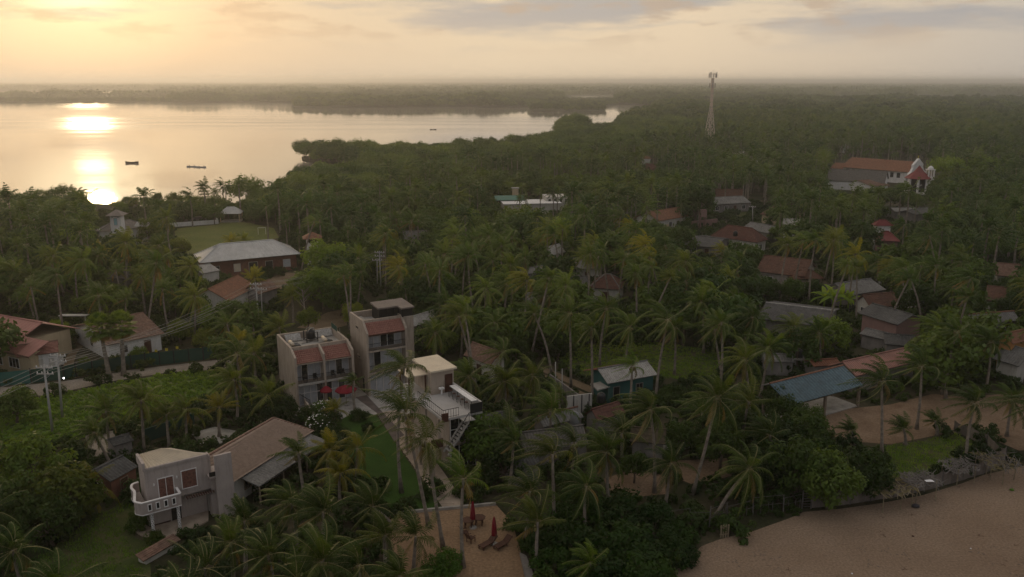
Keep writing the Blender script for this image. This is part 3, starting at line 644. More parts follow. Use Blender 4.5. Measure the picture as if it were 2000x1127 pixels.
# ---- hotel, tall block
tb = thing('tall_hotel_block', 'taupe three storey hotel block with a pink tiled awning and dark rooftop room', 'hotel block', (-19.1, 105.6, 0), R(30))
foot(tb, -1, 8, -2, 8)
PR2 = [(0, 0), (0, 8.75), (1.6, 10.2), (6.4, 10.2), (6.4, 0)]
sidewall(0, .28, PR2, p=tb); sidewall(5.5, 5.78, PR2, p=tb)
MB().box(.28, 5.5, 6.1, 6.4, 0, 10.15).build('back_wall', M['taupe'], tb)
MB().box(5.78, 7.1, .9, 6.4, 0, 10.0).build('stair_tower', M['taupe'], tb)
MB().box(.28, 5.5, 1.62, 1.85, 8.9, 10.1).build('parapet', M['taupe'], tb)
MB().box(.28, 5.5, 1.85, 6.1, 9.1, 9.25).build('roof_deck', M['concrete'], tb)
for z in (2.95, 6.0):
    MB().box(.28, 5.5, .1, 6.1, z, z + .22).build('floor_slab', M['taupe'], tb)
    railing(tb, (.28, .2, 0), (5.5, .2, 0), z + .22, .95, step=.16)
roofslope(tb, 'tile_pink', 'finetile', (.28, .1, 8.45), (5.5, .1, 8.45), (5.5, 1.62, 9.75), (.28, 1.62, 9.75), 'awning', .34)
MB().box(.28, 5.5, .2, .32, 8.2, 8.44).build('fascia', M['darkwood'], tb)
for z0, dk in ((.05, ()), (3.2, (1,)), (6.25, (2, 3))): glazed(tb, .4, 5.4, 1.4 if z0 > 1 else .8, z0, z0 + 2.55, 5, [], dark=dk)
for y, z in ((3.4, 8.6), (3.2, 4.6), (4.9, 1.6)): opening(tb, 'l', y, 1.0, z, z + .35, 0, 'window', 'taupe', 'glass', 0)
opening(tb, 'l', 1.7, .8, .05, 2.1, 0, 'door', 'taupe', 'shade', 0)
rr = thing('rooftop_room', 'dark glazed rooftop room with a flat brown slab roof on the tall block', 'roof room', loc2w(tb, 0, 0, 9.25), R(30))
MB().box(3.0, 7.3, 2.6, 5.7, .0, 1.85).build('wall', M['shade'], rr)
MB().prism([(2.6, 2.3), (5.4, 2.3), (5.4, .9), (7.3, .9), (7.6, 6.0), (2.9, 6.0)], 1.85, 2.06).build('roof_slab', M['brown_slab'], rr)
MB().box(5.6, 7.1, 1.2, 2.6, .7, 1.85).build('stair_head', M['shade'], rr)
for x in (2.95, 4.0, 5.1): MB().box(x - .05, x + .05, 2.5, 2.6, 0, 1.85).build('mullion', M['iron'], rr)
MB().box(2.75, 2.85, 2.4, 2.5, 0, 1.85).build('post', M['iron'], rr)
o = MB().box(.7, 1.5, 2.3, 5.8, 10.0, 10.3).build('roof_bench', M['concrete']); o.location = tb.location; o.rotation_euler = tb.rotation_euler
o.location.z -= .75; tag(o, 'long concrete bench on the tall block roof', 'bench')
# gate and bridge between the blocks
gt = thing('link_bridge', 'small brown link balcony between the two hotel blocks', 'bridge', loc2w(hb, W1, 5.6, 0), R(29))
MB().box(.02, 1.6, 0, 2.4, 5.6, 5.8).build('deck', M['taupe'], gt); railing(gt, (.05, .05, 0), (1.55, .05, 0), 5.8, 1.0, step=.2); MB().box(.1, .35, .3, .55, 0, 5.6).build('post', M['taupe'], gt)

# ---- hotel, terrace block
tr = thing('terrace_building', 'taupe terrace block with an open white deck, bar room and outside stair', 'terrace building', (-8.4, 82.07, 0), R(30))
foot(tr, -1.2, 7.2, -2.5, 12)
MB().box(2.2, 5.5, .4, 11.2, 0, 6.35).build('wall', M['taupe'], tr)
MB().box(1.0, 5.7, -.6, 11.4, 6.35, 6.6).build('terrace_deck', M['deck'], tr)
MB().box(5.5, 5.7, -.6, 6.3, 6.6, 7.65).build('parapet', M['deck'], tr)
MB().box(.8, 5.6, .0, 7.6, 3.0, 3.25).build('floor_slab', M['taupe'], tr)
for y in (.27, 3.65, 7.43): MB().box(.0, .3, y - .15, y + .15, 0, 3.2).build('post', M['taupe'], tr); MB().box(.8, 1.05, y - .12, y + .12, 3.25, 6.35).build('post', M['taupe'], tr)
MB().box(-.1, .9, -.1, 7.7, 3.02, 3.22).build('canopy_slab', M['taupe'], tr)
for z in (3.3, 6.3): MB().box(-.1 if z < 4 else .85, 1.2 if z < 4 else 1.6, -.12 if z < 4 else -.72, -.02 if z < 4 else -.62, z, z + .95).build('timber_panel', M['darkwood'], tr)
glazed(tr, 2.3, 5.3, .36, 3.3, 6.2, 3, [.5], name='glazing', dark=(0, 1, 2))
glazed(tr, 2.3, 5.3, .36, .1, 2.9, 3, [], name='glazing', dark=(0, 1, 2))
MB().box(2.9, 5.7, 6.35, 11.0, 6.6, 9.3).build('bar_room', M['taupe'], tr)
MB().box(2.75, 6.0, 6.05, 11.3, 9.3, 9.5).build('bar_roof', M['cream_sheet'], tr)
MB().box(.5, 3.0, 7.3, 10.2, 8.75, 8.88).build('canopy_roof', M['cream_sheet'], tr)
for x, y in ((.7, 7.5), (.7, 10.0), (2.7, 7.5)): MB().box(x - .07, x + .07, y - .07, y + .07, 6.6, 8.75).build('post', M['darkwood'], tr)
opening(tr, 'f', 5.05, .8, 6.62, 8.7, 6.35, 'door', 'darkwood', 'darkwood', 0)
railing(tr, (1.1, -.5, 0), (2.9, -.5, 0), 6.6, .95, step=.3); railing(tr, (1.1, -.5, 0), (1.1, 6.0, 0), 6.6, .95, step=.5)
MB().box(4.2, 5.65, -.68, -.6, 6.62, 7.7).build('black_screen', M['black'], tr)
st = MB()
for i in range(11):
    z = 6.35 - i * .3; x = 3.4 - i * .22
    st.box(x - .1, x + .22, -1.7, -.75, z, z + .06)
st.bar((3.5, -1.72, 6.3), (1.0, -1.72, 3.0), .12, .2); st.bar((3.5, -.72, 6.3), (1.0, -.72, 3.0), .12, .2)
st.build('outside_stair', M['concrete'], tr)
MB().box(2.9, 4.2, -1.8, -.62, 6.3, 6.4).build('stair_landing', M['concrete'], tr)
rl = MB()
for i in range(7): rl.bar((3.5 - i * .4, -1.76, 6.3 - i * .53), (3.5 - i * .4, -1.76, 7.25 - i * .53), .03)
rl.bar((4.2, -1.76, 7.3), (3.5, -1.76, 7.25), .05); rl.bar((3.5, -1.76, 7.25), (1.0, -1.76, 3.95), .05)
for x in (3.8, 4.2): rl.bar((x, -1.76, 6.35), (x, -1.76, 7.3), .03)
rl.build('stair_rail', M['iron'], tr)
o = thing('wash_basin', 'white pedestal wash basin beside the red bar door on the terrace', 'wash basin', loc2w(tr, 3.95, 5.9, 6.6), R(30))
MB().lathe([(.12, 0), (.1, .1), (.09, .7)], 8).build('pedestal', M['white'], o, True); MB().box(-.28, .28, -.2, .25, .7, .86).build('basin', M['white'], o); MB().tube([(0, .18, .86), (0, .18, 1.02), (0, .05, 1.02)], .02, 5).build('tap', M['steel'], o)
o = thing('bar_counter', 'long white bar counter along the right edge of the terrace deck', 'counter', loc2w(tr, 5.15, .2, 6.6), R(30))
MB().box(-.35, .3, 0, 5.4, .98, 1.05).build('counter_top', M['white'], o)
for y in (.2, 1.8, 3.5, 5.2): MB().box(-.3, -.25, y - .03, y + .03, 0, .98).build('leg', M['iron'], o)
for i in range(5):
    s = thing('bar_stool', f'dark bar stool at the terrace counter, {["first", "second", "third", "fourth", "fifth"][i]} from the black screen', 'stool', loc2w(tr, 4.55, .9 + i * 1.0, 6.6), R(30), 'bar stools')
    MB().lathe([(.17, .7), (.18, .76)], 8).build('seat', M['darkwood'], s)
    lg = MB()
    for dx in (-.13, .13):
        for dy in (-.13, .13): lg.bar((dx * 1.2, dy * 1.2, 0), (dx, dy, .7), .03)
    lg.build('leg', M['iron'], s)

# ---- umbrellas and beach furniture of the hotel
def umbrella(w, label, open_=True, rad=1.9):
    t = thing('parasol', label, 'parasol', w, random.uniform(0, 1))
    MB().tube([(0, 0, 0), (0, 0, 2.75)], .035, 6).build('pole', M['wood'], t); MB().lathe([(.35, 0), (.35, .1), (.1, .16)], 10).build('base', M['concrete'], t)
    c = MB(); n = 8
    if open_:
        ring = [(rad * math.cos(2 * math.pi * i / n), rad * math.sin(2 * math.pi * i / n), 2.15) for i in range(n)]
        mid = [(rad * .52 * math.cos(2 * math.pi * i / n), rad * .52 * math.sin(2 * math.pi * i / n), 2.52) for i in range(n)]
        low = [(x, y, z - .16) for x, y, z in ring]
        c.add(ring + mid + [(0, 0, 2.78)] + low, [(i, (i + 1) % n, n + (i + 1) % n, n + i) for i in range(n)] + [(n + i, n + (i + 1) % n, 2 * n) for i in range(n)] + [(2 * n + 1 + i, 2 * n + 1 + (i + 1) % n, (i + 1) % n, i) for i in range(n)])
        c.build('canopy', M['red_cloth'], t)
        rb = MB()
        for p in ring: rb.bar((0, 0, 2.70), (p[0] * .97, p[1] * .97, p[2] - .03), .02)
        rb.build('rib', M['wood'], t)
    else:
        pr = [(.1, .85), (.24, .95), (.2, 1.6), (.15, 2.2), (.09, 2.6), (.02, 2.8)]
        c.lathe(pr, 10); c.v = [(x * (1 + .22 * math.cos(5 * math.atan2(y, x))), y * (1 + .22 * math.cos(5 * math.atan2(y, x))), z) for x, y, z in c.v]
        c.build('canopy', M['red_cloth'], t, True); MB().lathe([(.17, 1.5), (.17, 1.56)], 10).build('tie', M['darkwood'], t)
    return t
umbrella(loc2w(hb, 5.9, -1.9), 'large open red parasol in front of the right hotel bay', True, 1.4)
umbrella(loc2w(hb, 3.6, -.9), 'open red parasol half hidden behind the flowering bush', True, .8)
umbrella(G(924, 1031), 'closed red parasol between two wooden tables on the sand', False)
umbrella(G(965, 1063), 'closed red parasol between two sun loungers', False)
def table(w, label):
    t = thing('beach_table', label, 'table', w, .3, 'tables under the closed parasol')
    MB().lathe([(.62, .7), (.64, .76)], 8).build('table_top', M['darkwood'], t)
    for i in range(4):
        a = i * math.pi / 2 + .4; MB().box(.42 * math.cos(a) - .05, .42 * math.cos(a) + .05, .42 * math.sin(a) - .05, .42 * math.sin(a) + .05, 0, .7).build('leg', M['darkwood'], t)
table(G(915, 1029), 'dark wooden table left of the closed parasol on the sand'); table(G(936, 1024), 'dark wooden table right of the closed parasol on the sand')
def chair(w, rz, label):
    t = thing('beach_chair', label, 'chair', w, rz, 'wooden chairs on the sand')
    MB().box(-.3, .3, -.28, .3, .4, .46).build('seat', M['darkwood'], t); MB().slab((-.3, .28, .44), (.3, .28, .44), (.3, .5, 1.0), (-.3, .5, 1.0), .05).build('backrest', M['darkwood'], t)
    for x in (-.27, .27):
        for y in (-.25, .27): MB().box(x - .03, x + .03, y - .03, y + .03, 0, .4).build('leg', M['darkwood'], t)
        MB().box(x - .04, x + .04, -.3, .35, .62, .66).build('armrest', M['darkwood'], t)
chair(G(908, 1047), 1.9, 'wooden chair on the sand nearest the leaning palm trunk'); chair(G(920, 1058), 2.4, 'wooden chair on the sand left of the loungers')
def lounger(w, rz, label):
    t = thing('sun_lounger', label, 'sun lounger', w, rz, 'brown loungers beside the closed parasol')
    MB().box(-.33, .33, -.95, .3, .28, .36).build('bed', M['darkwood'], t); MB().slab((-.33, .3, .33), (.33, .3, .33), (.33, .95, .75), (-.33, .95, .75), .08).build('backrest', M['darkwood'], t)
    for x in (-.28, .28):
        for y in (-.85, .25): MB().box(x - .04, x + .04, y - .04, y + .04, 0, .28).build('leg', M['darkwood'], t)
lounger(G(953, 1066), -.75, 'brown sun lounger left of the closed parasol'); lounger(G(982, 1067), -.75, 'brown sun lounger right of the closed parasol')
kerb = MB(); 
for a, b in (((757, 1004), (860, 994)), ((860, 994), (968, 984))): kerb.bar(G(*a, .12), G(*b, .12), .25, .3)
tag(kerb.build('garden_kerb', M['concrete']), 'pale kerb between the lawn and the sand court', 'kerb')
slabs = thing('stepping_path', 'row of beige stepping slabs along the hotel path', 'path')
for i in range(16):
    p = G(786 + i * 5.6, 868 + i * 7.6, .02); MB().box(p.x - .55, p.x + .9, p.y - .2, p.y + .2, .018, .045).build('slab', M['paving'], slabs)
for a, b, c_ in ((1020, 1100, 1060),):
    tag(MB().prism(pxpoly([(1015, 1085), (1028, 1092), (1050, 1150), (1030, 1150)]), 0, .35).build('low_wall', M['greywall']), 'grey concrete block at the edge of the sand court', 'wall')

# ---- white corner house
wh = thing('corner_house', 'grey plastered corner house with curved balcony, cream sheet roof and patterned columns', 'house', (-33.7, 70.7, 0), R(35))
foot(wh, -2.2, 8.5, -2.5, 6)
Wd, Dp = 5.75, 2.6
MB().prism([(0, 0), (Wd, 0), (Wd, .9), (2.9, 3.4), (0, 2.6)], 2.9, 6.25).build('upper_wall', M['greyplaster'], wh)
MB().prism([(.1, 1.0), (5.5, 1.0), (5.5, 2.2), (2.9, 3.3), (.1, 2.5)], 0, 2.9).build('lower_wall', M['greyplaster'], wh)
MB().box(-.12, .12, -.05, Dp, 6.25, 7.05).build('parapet', M['greyplaster'], wh)
MB().box(.12, Wd, -.1, .1, 6.25, 6.5).build('parapet', M['greyplaster'], wh)
roofslope(wh, 'cream_sheet', 'sheet', (.14, .12, 6.3), (Wd, .12, 6.3), (2.2, 2.6, 6.95), (.14, 2.4, 6.95), 'bigsheet', .36)
roofslope(wh, 'cream_sheet', 'sheet', (Wd, .12, 6.29), (3.2, 3.7, 6.29), (2.2, 2.62, 6.94), (2.25, 2.62, 6.94), 'roof_slope', .2)
roofslope(wh, 'cream_sheet', 'sheet', (3.2, 3.7, 6.29), (.1, 3.0, 6.29), (.14, 2.42, 6.94), (2.2, 2.62, 6.94), 'roof_slope', .2)
MB().box(Wd, Wd + 1.0, -.2, 1.6, 0, 4.4).build('stair_wall', M['greyplaster'], wh)
MB().box(Wd + .002, Wd + .15, -.1, .9, 4.4, 6.3).build('recess_side', M['greyplaster'], wh)
MB().box(Wd + .3, Wd + 1.9, -1.0, -.7, 0, 6.5).build('screen_wall', M['greyplaster'], wh)
MB().box(Wd - .3, Wd + .9, -.9, .6, 4.3, 4.45).build('recess_floor', M['greyplaster'], wh); MB().box(Wd - .25, Wd + .3, -.88, -.8, 4.45, 4.9).build('recess_rail', M['iron'], wh)
opening(wh, 'f', 1.75, 1.3, 3.05, 5.15, 0, 'door', 'white', 'redcurtain', 1)
opening(wh, 'f', 3.85, 1.3, 3.6, 5.35, 0, 'window', 'white', 'redcurtain', 0)
opening(wh, 'f', 2.6, .9, .02, 2.1, 1.0, 'door', 'greyplaster', 'shade', 0)
MB().box(.1, 2.0, .93, .99, 0, .25).build('skirting', M['darkwood'], wh)
for x, z in ((.7, 4.75), (2.75, 4.95)):
    MB().lathe([(.05, -.12), (.08, 0), (.05, .12)], 8).build('wall_lamp', M['white'], wh).location = (x, -.08, z)
# curved balcony
bp = [(-.05, 3.2), (-.6, 3.05), (-.85, 2.3), (-.78, 1.3), (-1.0, .2), (-1.15, -.8), (-.75, -1.4), (2.65, -1.4), (2.65, 0), (-.1, 0)]
MB().prism(bp, 2.72, 2.95).build('balcony_floor', M['greyplaster'], wh)
def ribbon(pts, z0, z1, th, name, mat, parent):
    m = MB(); n = len(pts); L, Rr = [], []
    for i, p in enumerate(pts):
        d = (Vector(pts[min(i + 1, n - 1)]) - Vector(pts[max(i - 1, 0)])).normalized(); q = Vector((-d.y, d.x)) * th / 2
        L.append((p[0] + q.x, p[1] + q.y)); Rr.append((p[0] - q.x, p[1] - q.y))
    vs = [(*p, z) for z in (z0, z1) for p in L] + [(*p, z) for z in (z0, z1) for p in Rr]
    fs = []
    for i in range(n - 1):
        fs += [(i, i + 1, n + i + 1, n + i), (2 * n + i + 1, 2 * n + i, 3 * n + i, 3 * n + i + 1), (n + i, n + i + 1, 3 * n + i + 1, 3 * n + i), (i + 1, i, 2 * n + i, 2 * n + i + 1)]
    fs += [(0, n, 3 * n, 2 * n), (n - 1, 3 * n - 1, 4 * n - 1, 2 * n - 1)]
    return m.add(vs, fs).build(name, M[mat], parent)
CV = []
ctl = bp[:8]
for i in range(len(ctl) - 1):
    for k in range(4):
        t_ = k / 4; p0, p1, p2, p3 = [Vector(ctl[max(0, min(len(ctl) - 1, i + d))]) for d in (-1, 0, 1, 2)]
        CV.append(tuple(.5 * ((2 * p1) + (p2 - p0) * t_ + (2 * p0 - 5 * p1 + 4 * p2 - p3) * t_ ** 2 + (3 * p1 - p0 - 3 * p2 + p3) * t_ ** 3)) if i < 5 else tuple(p1.lerp(p2, t_)))
CV.append(ctl[-1])
ribbon(CV, 2.7, 3.85, .14, 'balcony_wall', 'greyplaster', wh); ribbon(CV, 3.85, 3.93, .22, 'balcony_coping', 'white', wh); ribbon(CV, 2.66, 2.74, .2, 'balcony_trim', 'white', wh)
MB().box(2.55, 2.69, -1.4, 0, 2.7, 3.85).build('balcony_wall', M['greyplaster'], wh); MB().box(2.51, 2.73, -1.35, 0, 3.85, 3.93).build('balcony_coping', M['white'], wh)
for x in (-.1, .6, 1.3, 2.0): opening(wh, 'f', x, .22, 3.05, 3.6, -1.47, 'window', 'white', 'shade', 0)
for x, y in ((.1, -.85), (2.4, -.95)):
    col = MB().lathe([(.15, .1), (.15, 2.7)], 10).build('column', M['white'], wh)
    band = MB()
    for k in range(13):
        for j in range(5):
            a = 2 * math.pi * (j + .5 * (k % 2)) / 5; z = .25 + k * .19
            band.add([(x + .153 * math.cos(a - .25), y + .153 * math.sin(a - .25), z), (x + .153 * math.cos(a + .25), y + .153 * math.sin(a + .25), z), (x + .153 * math.cos(a + .25), y + .153 * math.sin(a + .25), z + .1), (x + .153 * math.cos(a - .25), y + .153 * math.sin(a - .25), z + .1)], [(0, 1, 2, 3)])
    col.location = (x, y, 0); band.build('mosaic', M['iron'], wh)
ter = [(-.1, 1.6), (-.9, 1.5), (-1.15, .9), (-.9, 0), (-.3, -.9), (.5, -1.6), (1.2, -2.05), (2.6, -2.0), (5.0, -.9), (5.6, 1.2)]
MB().prism(ter, -.05, .14).build('terrace', M['paving'], wh)
shelf = MB()
for i in range(12): shelf.box(3.4 + i * .22, 3.5 + i * .22, -.5, .02, 2.62, 2.74)
shelf.build('slatted_ledge', M['darkwood'], wh); MB().box(3.3, 6.0, -.3, .0, 2.5, 2.6).build('ledge', M['greyplaster'], wh)
MB().box(5.6, 6.9, -.3, .6, 0, 2.4).build('side_wall', M['greyplaster'], wh)

# ---- long tan tiled roof behind it: courses as separate pieces
lr = thing('long_tiled_house', 'low house under a long tan tiled roof behind the corner house', 'house', (-28.1, 73.9, 0), R(68))
LL, LW, LE, LZ = 15.2, 6.4, 2.7, 4.75
foot(lr, -.5, LL + .5, -.5, LW + .5)
MB().box(.3, LL - .4, .4, LW - .4, 0, 2.9).build('wall', M['offwhite'], lr)
for i in range(5): opening(lr, 'f', 1.5 + i * 2.9, 1.0, .9, 2.0, .4, 'window', 'wood', 'glass', 1)
r0, r1 = Vector((0, LW / 2, LZ)), Vector((LL - 2.6, LW / 2, LZ))
A_, B_ = Vector((0, 0, LE)), Vector((LL, 0, LE)); C_, D_ = Vector((LL, LW, LE)), Vector((0, LW, LE))
nc = 12
for i in range(nc):
    for a, b, c, d in ((A_, B_, r1, r0), (C_, D_, r0, r1)):
        t0, t1 = i / nc, (i + 1) / nc
        cover(MB(), a.lerp(d, t0), b.lerp(c, t0), b.lerp(c, t1), a.lerp(d, t1), 'course', .3).build('tile_course', M['tile_tan'], lr)
roofslope(lr, 'tile_tan', 'tile', B_, C_, r1, r1); cap(lr, r0, r1, 'tile_brown'); cap(lr, B_, r1, 'tile_brown', name='hip_cap'); cap(lr, C_, r1, 'tile_brown', name='hip_cap')
roofslope(lr, 'asb', 'sheet', (3.0, -2.2, 2.1), (LL - .5, -2.2, 2.1), (LL - .5, .1, 2.62), (3.0, .1, 2.62), 'veranda_roof')
for x in (3.2, 7, 11, LL - .8): MB().box(x - .06, x + .06, -2.1, -1.98, 0, 2.1).build('post', M['wood'], lr)
lf = thing('low_tiled_roof', 'strip of tan tiled roof below the corner house terrace', 'house', (-31.9, 65.2, 0), R(62))
foot(lf, -.5, 4.2, -2, 2)
MB().box(.2, 3.6, .1, 1.1, 0, .7).build('wall', M['offwhite'], lf); roofslope(lf, 'tile_brown', 'tile', (-.2, -.1, .6), (3.8, -.1, .6), (3.8, .9, .95), (-.2, .9, .95), pitch=.2)
house('dark_shed', 'dark asbestos roofed shed with red brick wall left of the corner house', (216, 941), (270, 911), 2.1, (236, 892), 3.0, 'sheet', 'asb_dark', 'brick', over=.2)
house('dark_lean_to', 'small dark sheet roof behind the dark shed', (222, 872), (262, 860), 2.2, (238, 858), 2.6, 'sheet', 'asb_dark', 'greywall', over=.2, nowin=True)

# ---- rose roofed house at the left edge
a, b = G(-60, 672, 3.3), G(56, 697, 3.3)
ang = math.atan2((b - a).y, (b - a).x)
rh = thing('rose_roof_house', 'cream house under a large rose metal roof at the left edge', 'house', (a.x, a.y, 0), ang)
Ln = (b - a).length; foot(rh, -1, Ln + 5, -1, 12)
rid = G(82, 631, 5.9); d_ = rid - Vector((a.x, a.y, 5.9)); ry = d_.dot(Vector((-math.sin(ang), math.cos(ang), 0))); rx = d_.dot(Vector((math.cos(ang), math.sin(ang), 0)))
MB().box(.4, Ln - .8, .6, ry * .5, 0, 3.4).build('wall', M['cream'], rh); MB().box(.4, rx - .6, ry * .5, ry * 1.75, 0, 3.7).build('wall', M['cream'], rh); opening(rh, 'r', ry * .72, 1.3, 1.0, 2.4, rx - .6, 'window', 'white', 'shade', 1)
roofslope(rh, 'rose_sheet', 'sheet', (-3, 0, 3.3), (Ln, 0, 3.3), (Ln, ry * .52, 4.66), (-3, ry * .52, 4.66), pitch=.8)
roofslope(rh, 'rose_sheet', 'sheet', (-3, ry * .52, 4.66), (rx, ry * .52, 4.66), (rx, ry, 5.9), (-3, ry, 5.9), pitch=.8)
roofslope(rh, 'rose_sheet', 'sheet', (rx, 2 * ry, 3.3), (-3, 2 * ry, 3.3), (-3, ry, 5.9), (rx, ry, 5.9), pitch=.8)
cap(rh, (-3, ry, 5.9), (rx, ry, 5.9), 'rose_sheet'); MB().box(-3, Ln, -.08, .02, 3.1, 3.36).build('fascia', M['tile_brown'], rh)
for u in (Ln - 8.2, Ln - 4.4): opening(rh, 'f', u, 2.2, .9, 2.3, .6, 'window', 'white', 'glass', 2)
pa, pb = G(58, 695, 3.0), G(113, 688, 3.0)
pang = math.atan2((pb - pa).y, (pb - pa).x)
ph = thing('tiled_porch', 'white walled porch with a small pink tiled gable roof beside the rose roofed house', 'porch', (pa.x, pa.y, 0), pang)
pl_ = (pb - pa).length; foot(ph, -.5, pl_ + .6, -.5, 4.6)
MB().box(.4, pl_ - .2, .3, 3.8, 0, 2.9).build('wall', M['white'], ph); sidewall(pl_ - .22, pl_ - .16, [(.3, 2.9), (2.05, 4.0), (3.8, 2.9)], 'gable', 'white', ph)
roofslope(ph, 'tile_pink', 'tile', (-1.5, 0, 3.0), (pl_ + .1, 0, 3.0), (pl_ + .1, 2.05, 4.15), (-2.6, 2.05, 4.15), pitch=.3); roofslope(ph, 'tile_pink', 'tile', (pl_ + .1, 4.1, 3.0), (-1.5, 4.1, 3.0), (-2.6, 2.05, 4.15), (pl_ + .1, 2.05, 4.15), pitch=.3); cap(ph, (-2.6, 2.05, 4.15), (pl_ + .1, 2.05, 4.15), 'tile_brown')
for u in (1.2, 2.6, 3.8): MB().box(u - .35, u + .35, .26, .3, 1.0, 2.2).build('panel', M['offwhite'], ph)

# ---- houses fitted one by one (pixels of visible eave corners, eave height, ridge pixel, ridge height)
house('tile_house', 'white cottage with a weathered brown tile roof behind the green fence', (208, 675), (321, 651), 2.7, (290, 609), 4.6, 'tile', 'tile_brown', 'white', pane='shade')
hall, hl, hw = house('brick_hall', 'long red brick hall with a grey hipped sheet roof beside the grass field', (390, 514), (587, 496), 3.6, (470, 473.5), 6.4, 'sheet', 'zinc', 'brick', hip=5.0, cat='hall', nowin=True, over=.8, pitch=1.0)
for u, w, z0, z1, kd, pm in ((.16, 1.2, .1, 2.4, 'door', 'shade'), (.36, 1.3, .9, 2.5, 'window', 'yellow'), (.52, 1.8, .1, 2.6, 'door', 'shade'), (.68, 1.5, .9, 2.5, 'window', 'shade'), (.86, 1.5, .9, 2.5, 'window', 'curtain')):
    opening(hall, 'f', u * hl, w, z0, z1, .8, kd, 'offwhite', pm if pm != 'yellow' else 'cream_sheet', 0)  # the lit window's glow is put into a pale cream pane
house('pale_shed', 'small pale roofed shed at the left corner of the brick hall', (395, 535), (430, 528), 2.2, (405, 516), 3.2, 'sheet', 'asb_light', 'offwhite', nowin=True, over=.2)
house('tile_house', 'red tiled house in trees below the brick hall', (447, 588), (503, 559), 3.0, (462, 539), 5.0, 'tile', 'tile_orange', 'offwhite', over=.4, nowin=True)
house('tile_house', 'brown tiled outbuilding behind the twin concrete poles', (506, 575), (545, 562), 2.6, (520, 548), 4.0, 'tile', 'tile_brown', 'greywall', over=.3, nowin=True)
vl, vL, vW = house('villa', 'white lagoon villa under a grey tiled hip roof', (191, 453), (292, 443), 4.6, (240, 431), 6.6, 'tile', 'tile_villa', 'white', hip=4.2, cat='villa', capm='asb')
tw = thing('villa_tower', 'white square lookout tower with a hipped roof on the lagoon villa', 'tower', G(231, 447, 5.5), .1)
MB().box(-1.25, 1.25, -1.25, 1.25, -1.5, 3.6).build('wall', M['white'], tw)
for a, b in (((-2, -2), (2, -2)), ((2, -2), (2, 2)), ((2, 2), (-2, 2)), ((-2, 2), (-2, -2))): roofslope(tw, 'tile_villa', 'tile', (*a, 3.5), (*b, 3.5), (0, 0, 4.8), (0, 0, 4.8))
opening(tw, 'f', 0, .7, 1.2, 2.8, -1.25, 'window', 'greyplaster', 'aquawall', 0)
for sx in (-.7, .7): MB().box(sx - .1, sx + .1, -1.3, -1.25, 3.0, 3.2).build('vent', M['shade'], tw)
sp_ = thing('solar_array', 'pale solar array on the right end of the villa roof', 'solar array', G(276, 440, 5.9), 0)
for i in range(3): MB().slab((-1.6 + i * 1.2, -.6, -.2), (-.5 + i * 1.2, -.6, -.2), (-.5 + i * 1.2, 1.2, .7), (-1.6 + i * 1.2, 1.2, .7), .08).build('panel', M['asb_light'], sp_)
pv = thing('lagoon_pavilion', 'open pavilion with a pale hipped roof at the water edge', 'pavilion', G(453, 432), .1)
foot(pv, -4, 4, -4, 4)
hs_ = [(-3.2, -2.6), (3.2, -2.6), (3.2, 2.6), (-3.2, 2.6)]
for i in range(4):
    a, b = hs_[i], hs_[(i + 1) % 4]; c = (1.0, 0, 4.4) if i in (0, 1) else (-1.0, 0, 4.4); d = (-1.0, 0, 4.4) if i in (0, 3) else (1.0, 0, 4.4)
    roofslope(pv, 'zinc', 'sheet', (*a, 2.6), (*b, 2.6), c, d)
    MB().box(a[0] * .85 - .12, a[0] * .85 + .12, a[1] * .85 - .12, a[1] * .85 + .12, 0, 2.7).build('post', M['cream'], pv)
MB().box(-2.9, 2.9, -2.4, 2.4, -.02, .2).build('floor_slab', M['concrete'], pv)
pw = thing('low_wall', 'low white retaining wall along the lagoon edge of the field', 'wall', (0, 0, 0))
q = [G(300, 446), G(426, 437), G(421, 429), G(330, 433)]
for i in range(3):
    MB().bar(q[i] + Vector((0, 0, .6)), q[i + 1] + Vector((0, 0, .6)), .35, 1.2).build('wall', M['white' if i < 2 else 'greywall'], pw)
gp = thing('goal_post', 'white goal frame on the grass field', 'goal', G(512, 458), .15)
MB().bar((-1.0, 0, 0), (-1.0, 0, 1.9), .1).build('post', M['white'], gp); MB().bar((1.0, 0, 0), (1.0, 0, 1.9), .1).build('post', M['white'], gp); MB().bar((-1.05, 0, 1.9), (1.05, 0, 1.9), .1).build('crossbar', M['white'], gp)
gw = thing('guard_tower', 'small white tower with a red tiled hip roof among trees', 'tower', G(613, 520), .25)
foot(gw, -2, 2, -2, 2)
MB().box(-1.35, 1.35, -1.35, 1.35, 0, 5.6).build('wall', M['white'], gw)
for x, y in ((-1.2, -1.2), (1.2, -1.2), (1.2, 1.2), (-1.2, 1.2)): MB().box(x - .14, x + .14, y - .14, y + .14, 5.6, 6.7).build('post', M['white'], gw)
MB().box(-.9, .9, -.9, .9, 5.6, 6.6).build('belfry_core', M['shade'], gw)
for a, b in (((-2.1, -2.1), (2.1, -2.1)), ((2.1, -2.1), (2.1, 2.1)), ((2.1, 2.1), (-2.1, 2.1)), ((-2.1, 2.1), (-2.1, -2.1))): roofslope(gw, 'tile_orange', 'tile', (*a, 6.65), (*b, 6.65), (0, 0, 7.9), (0, 0, 7.9))

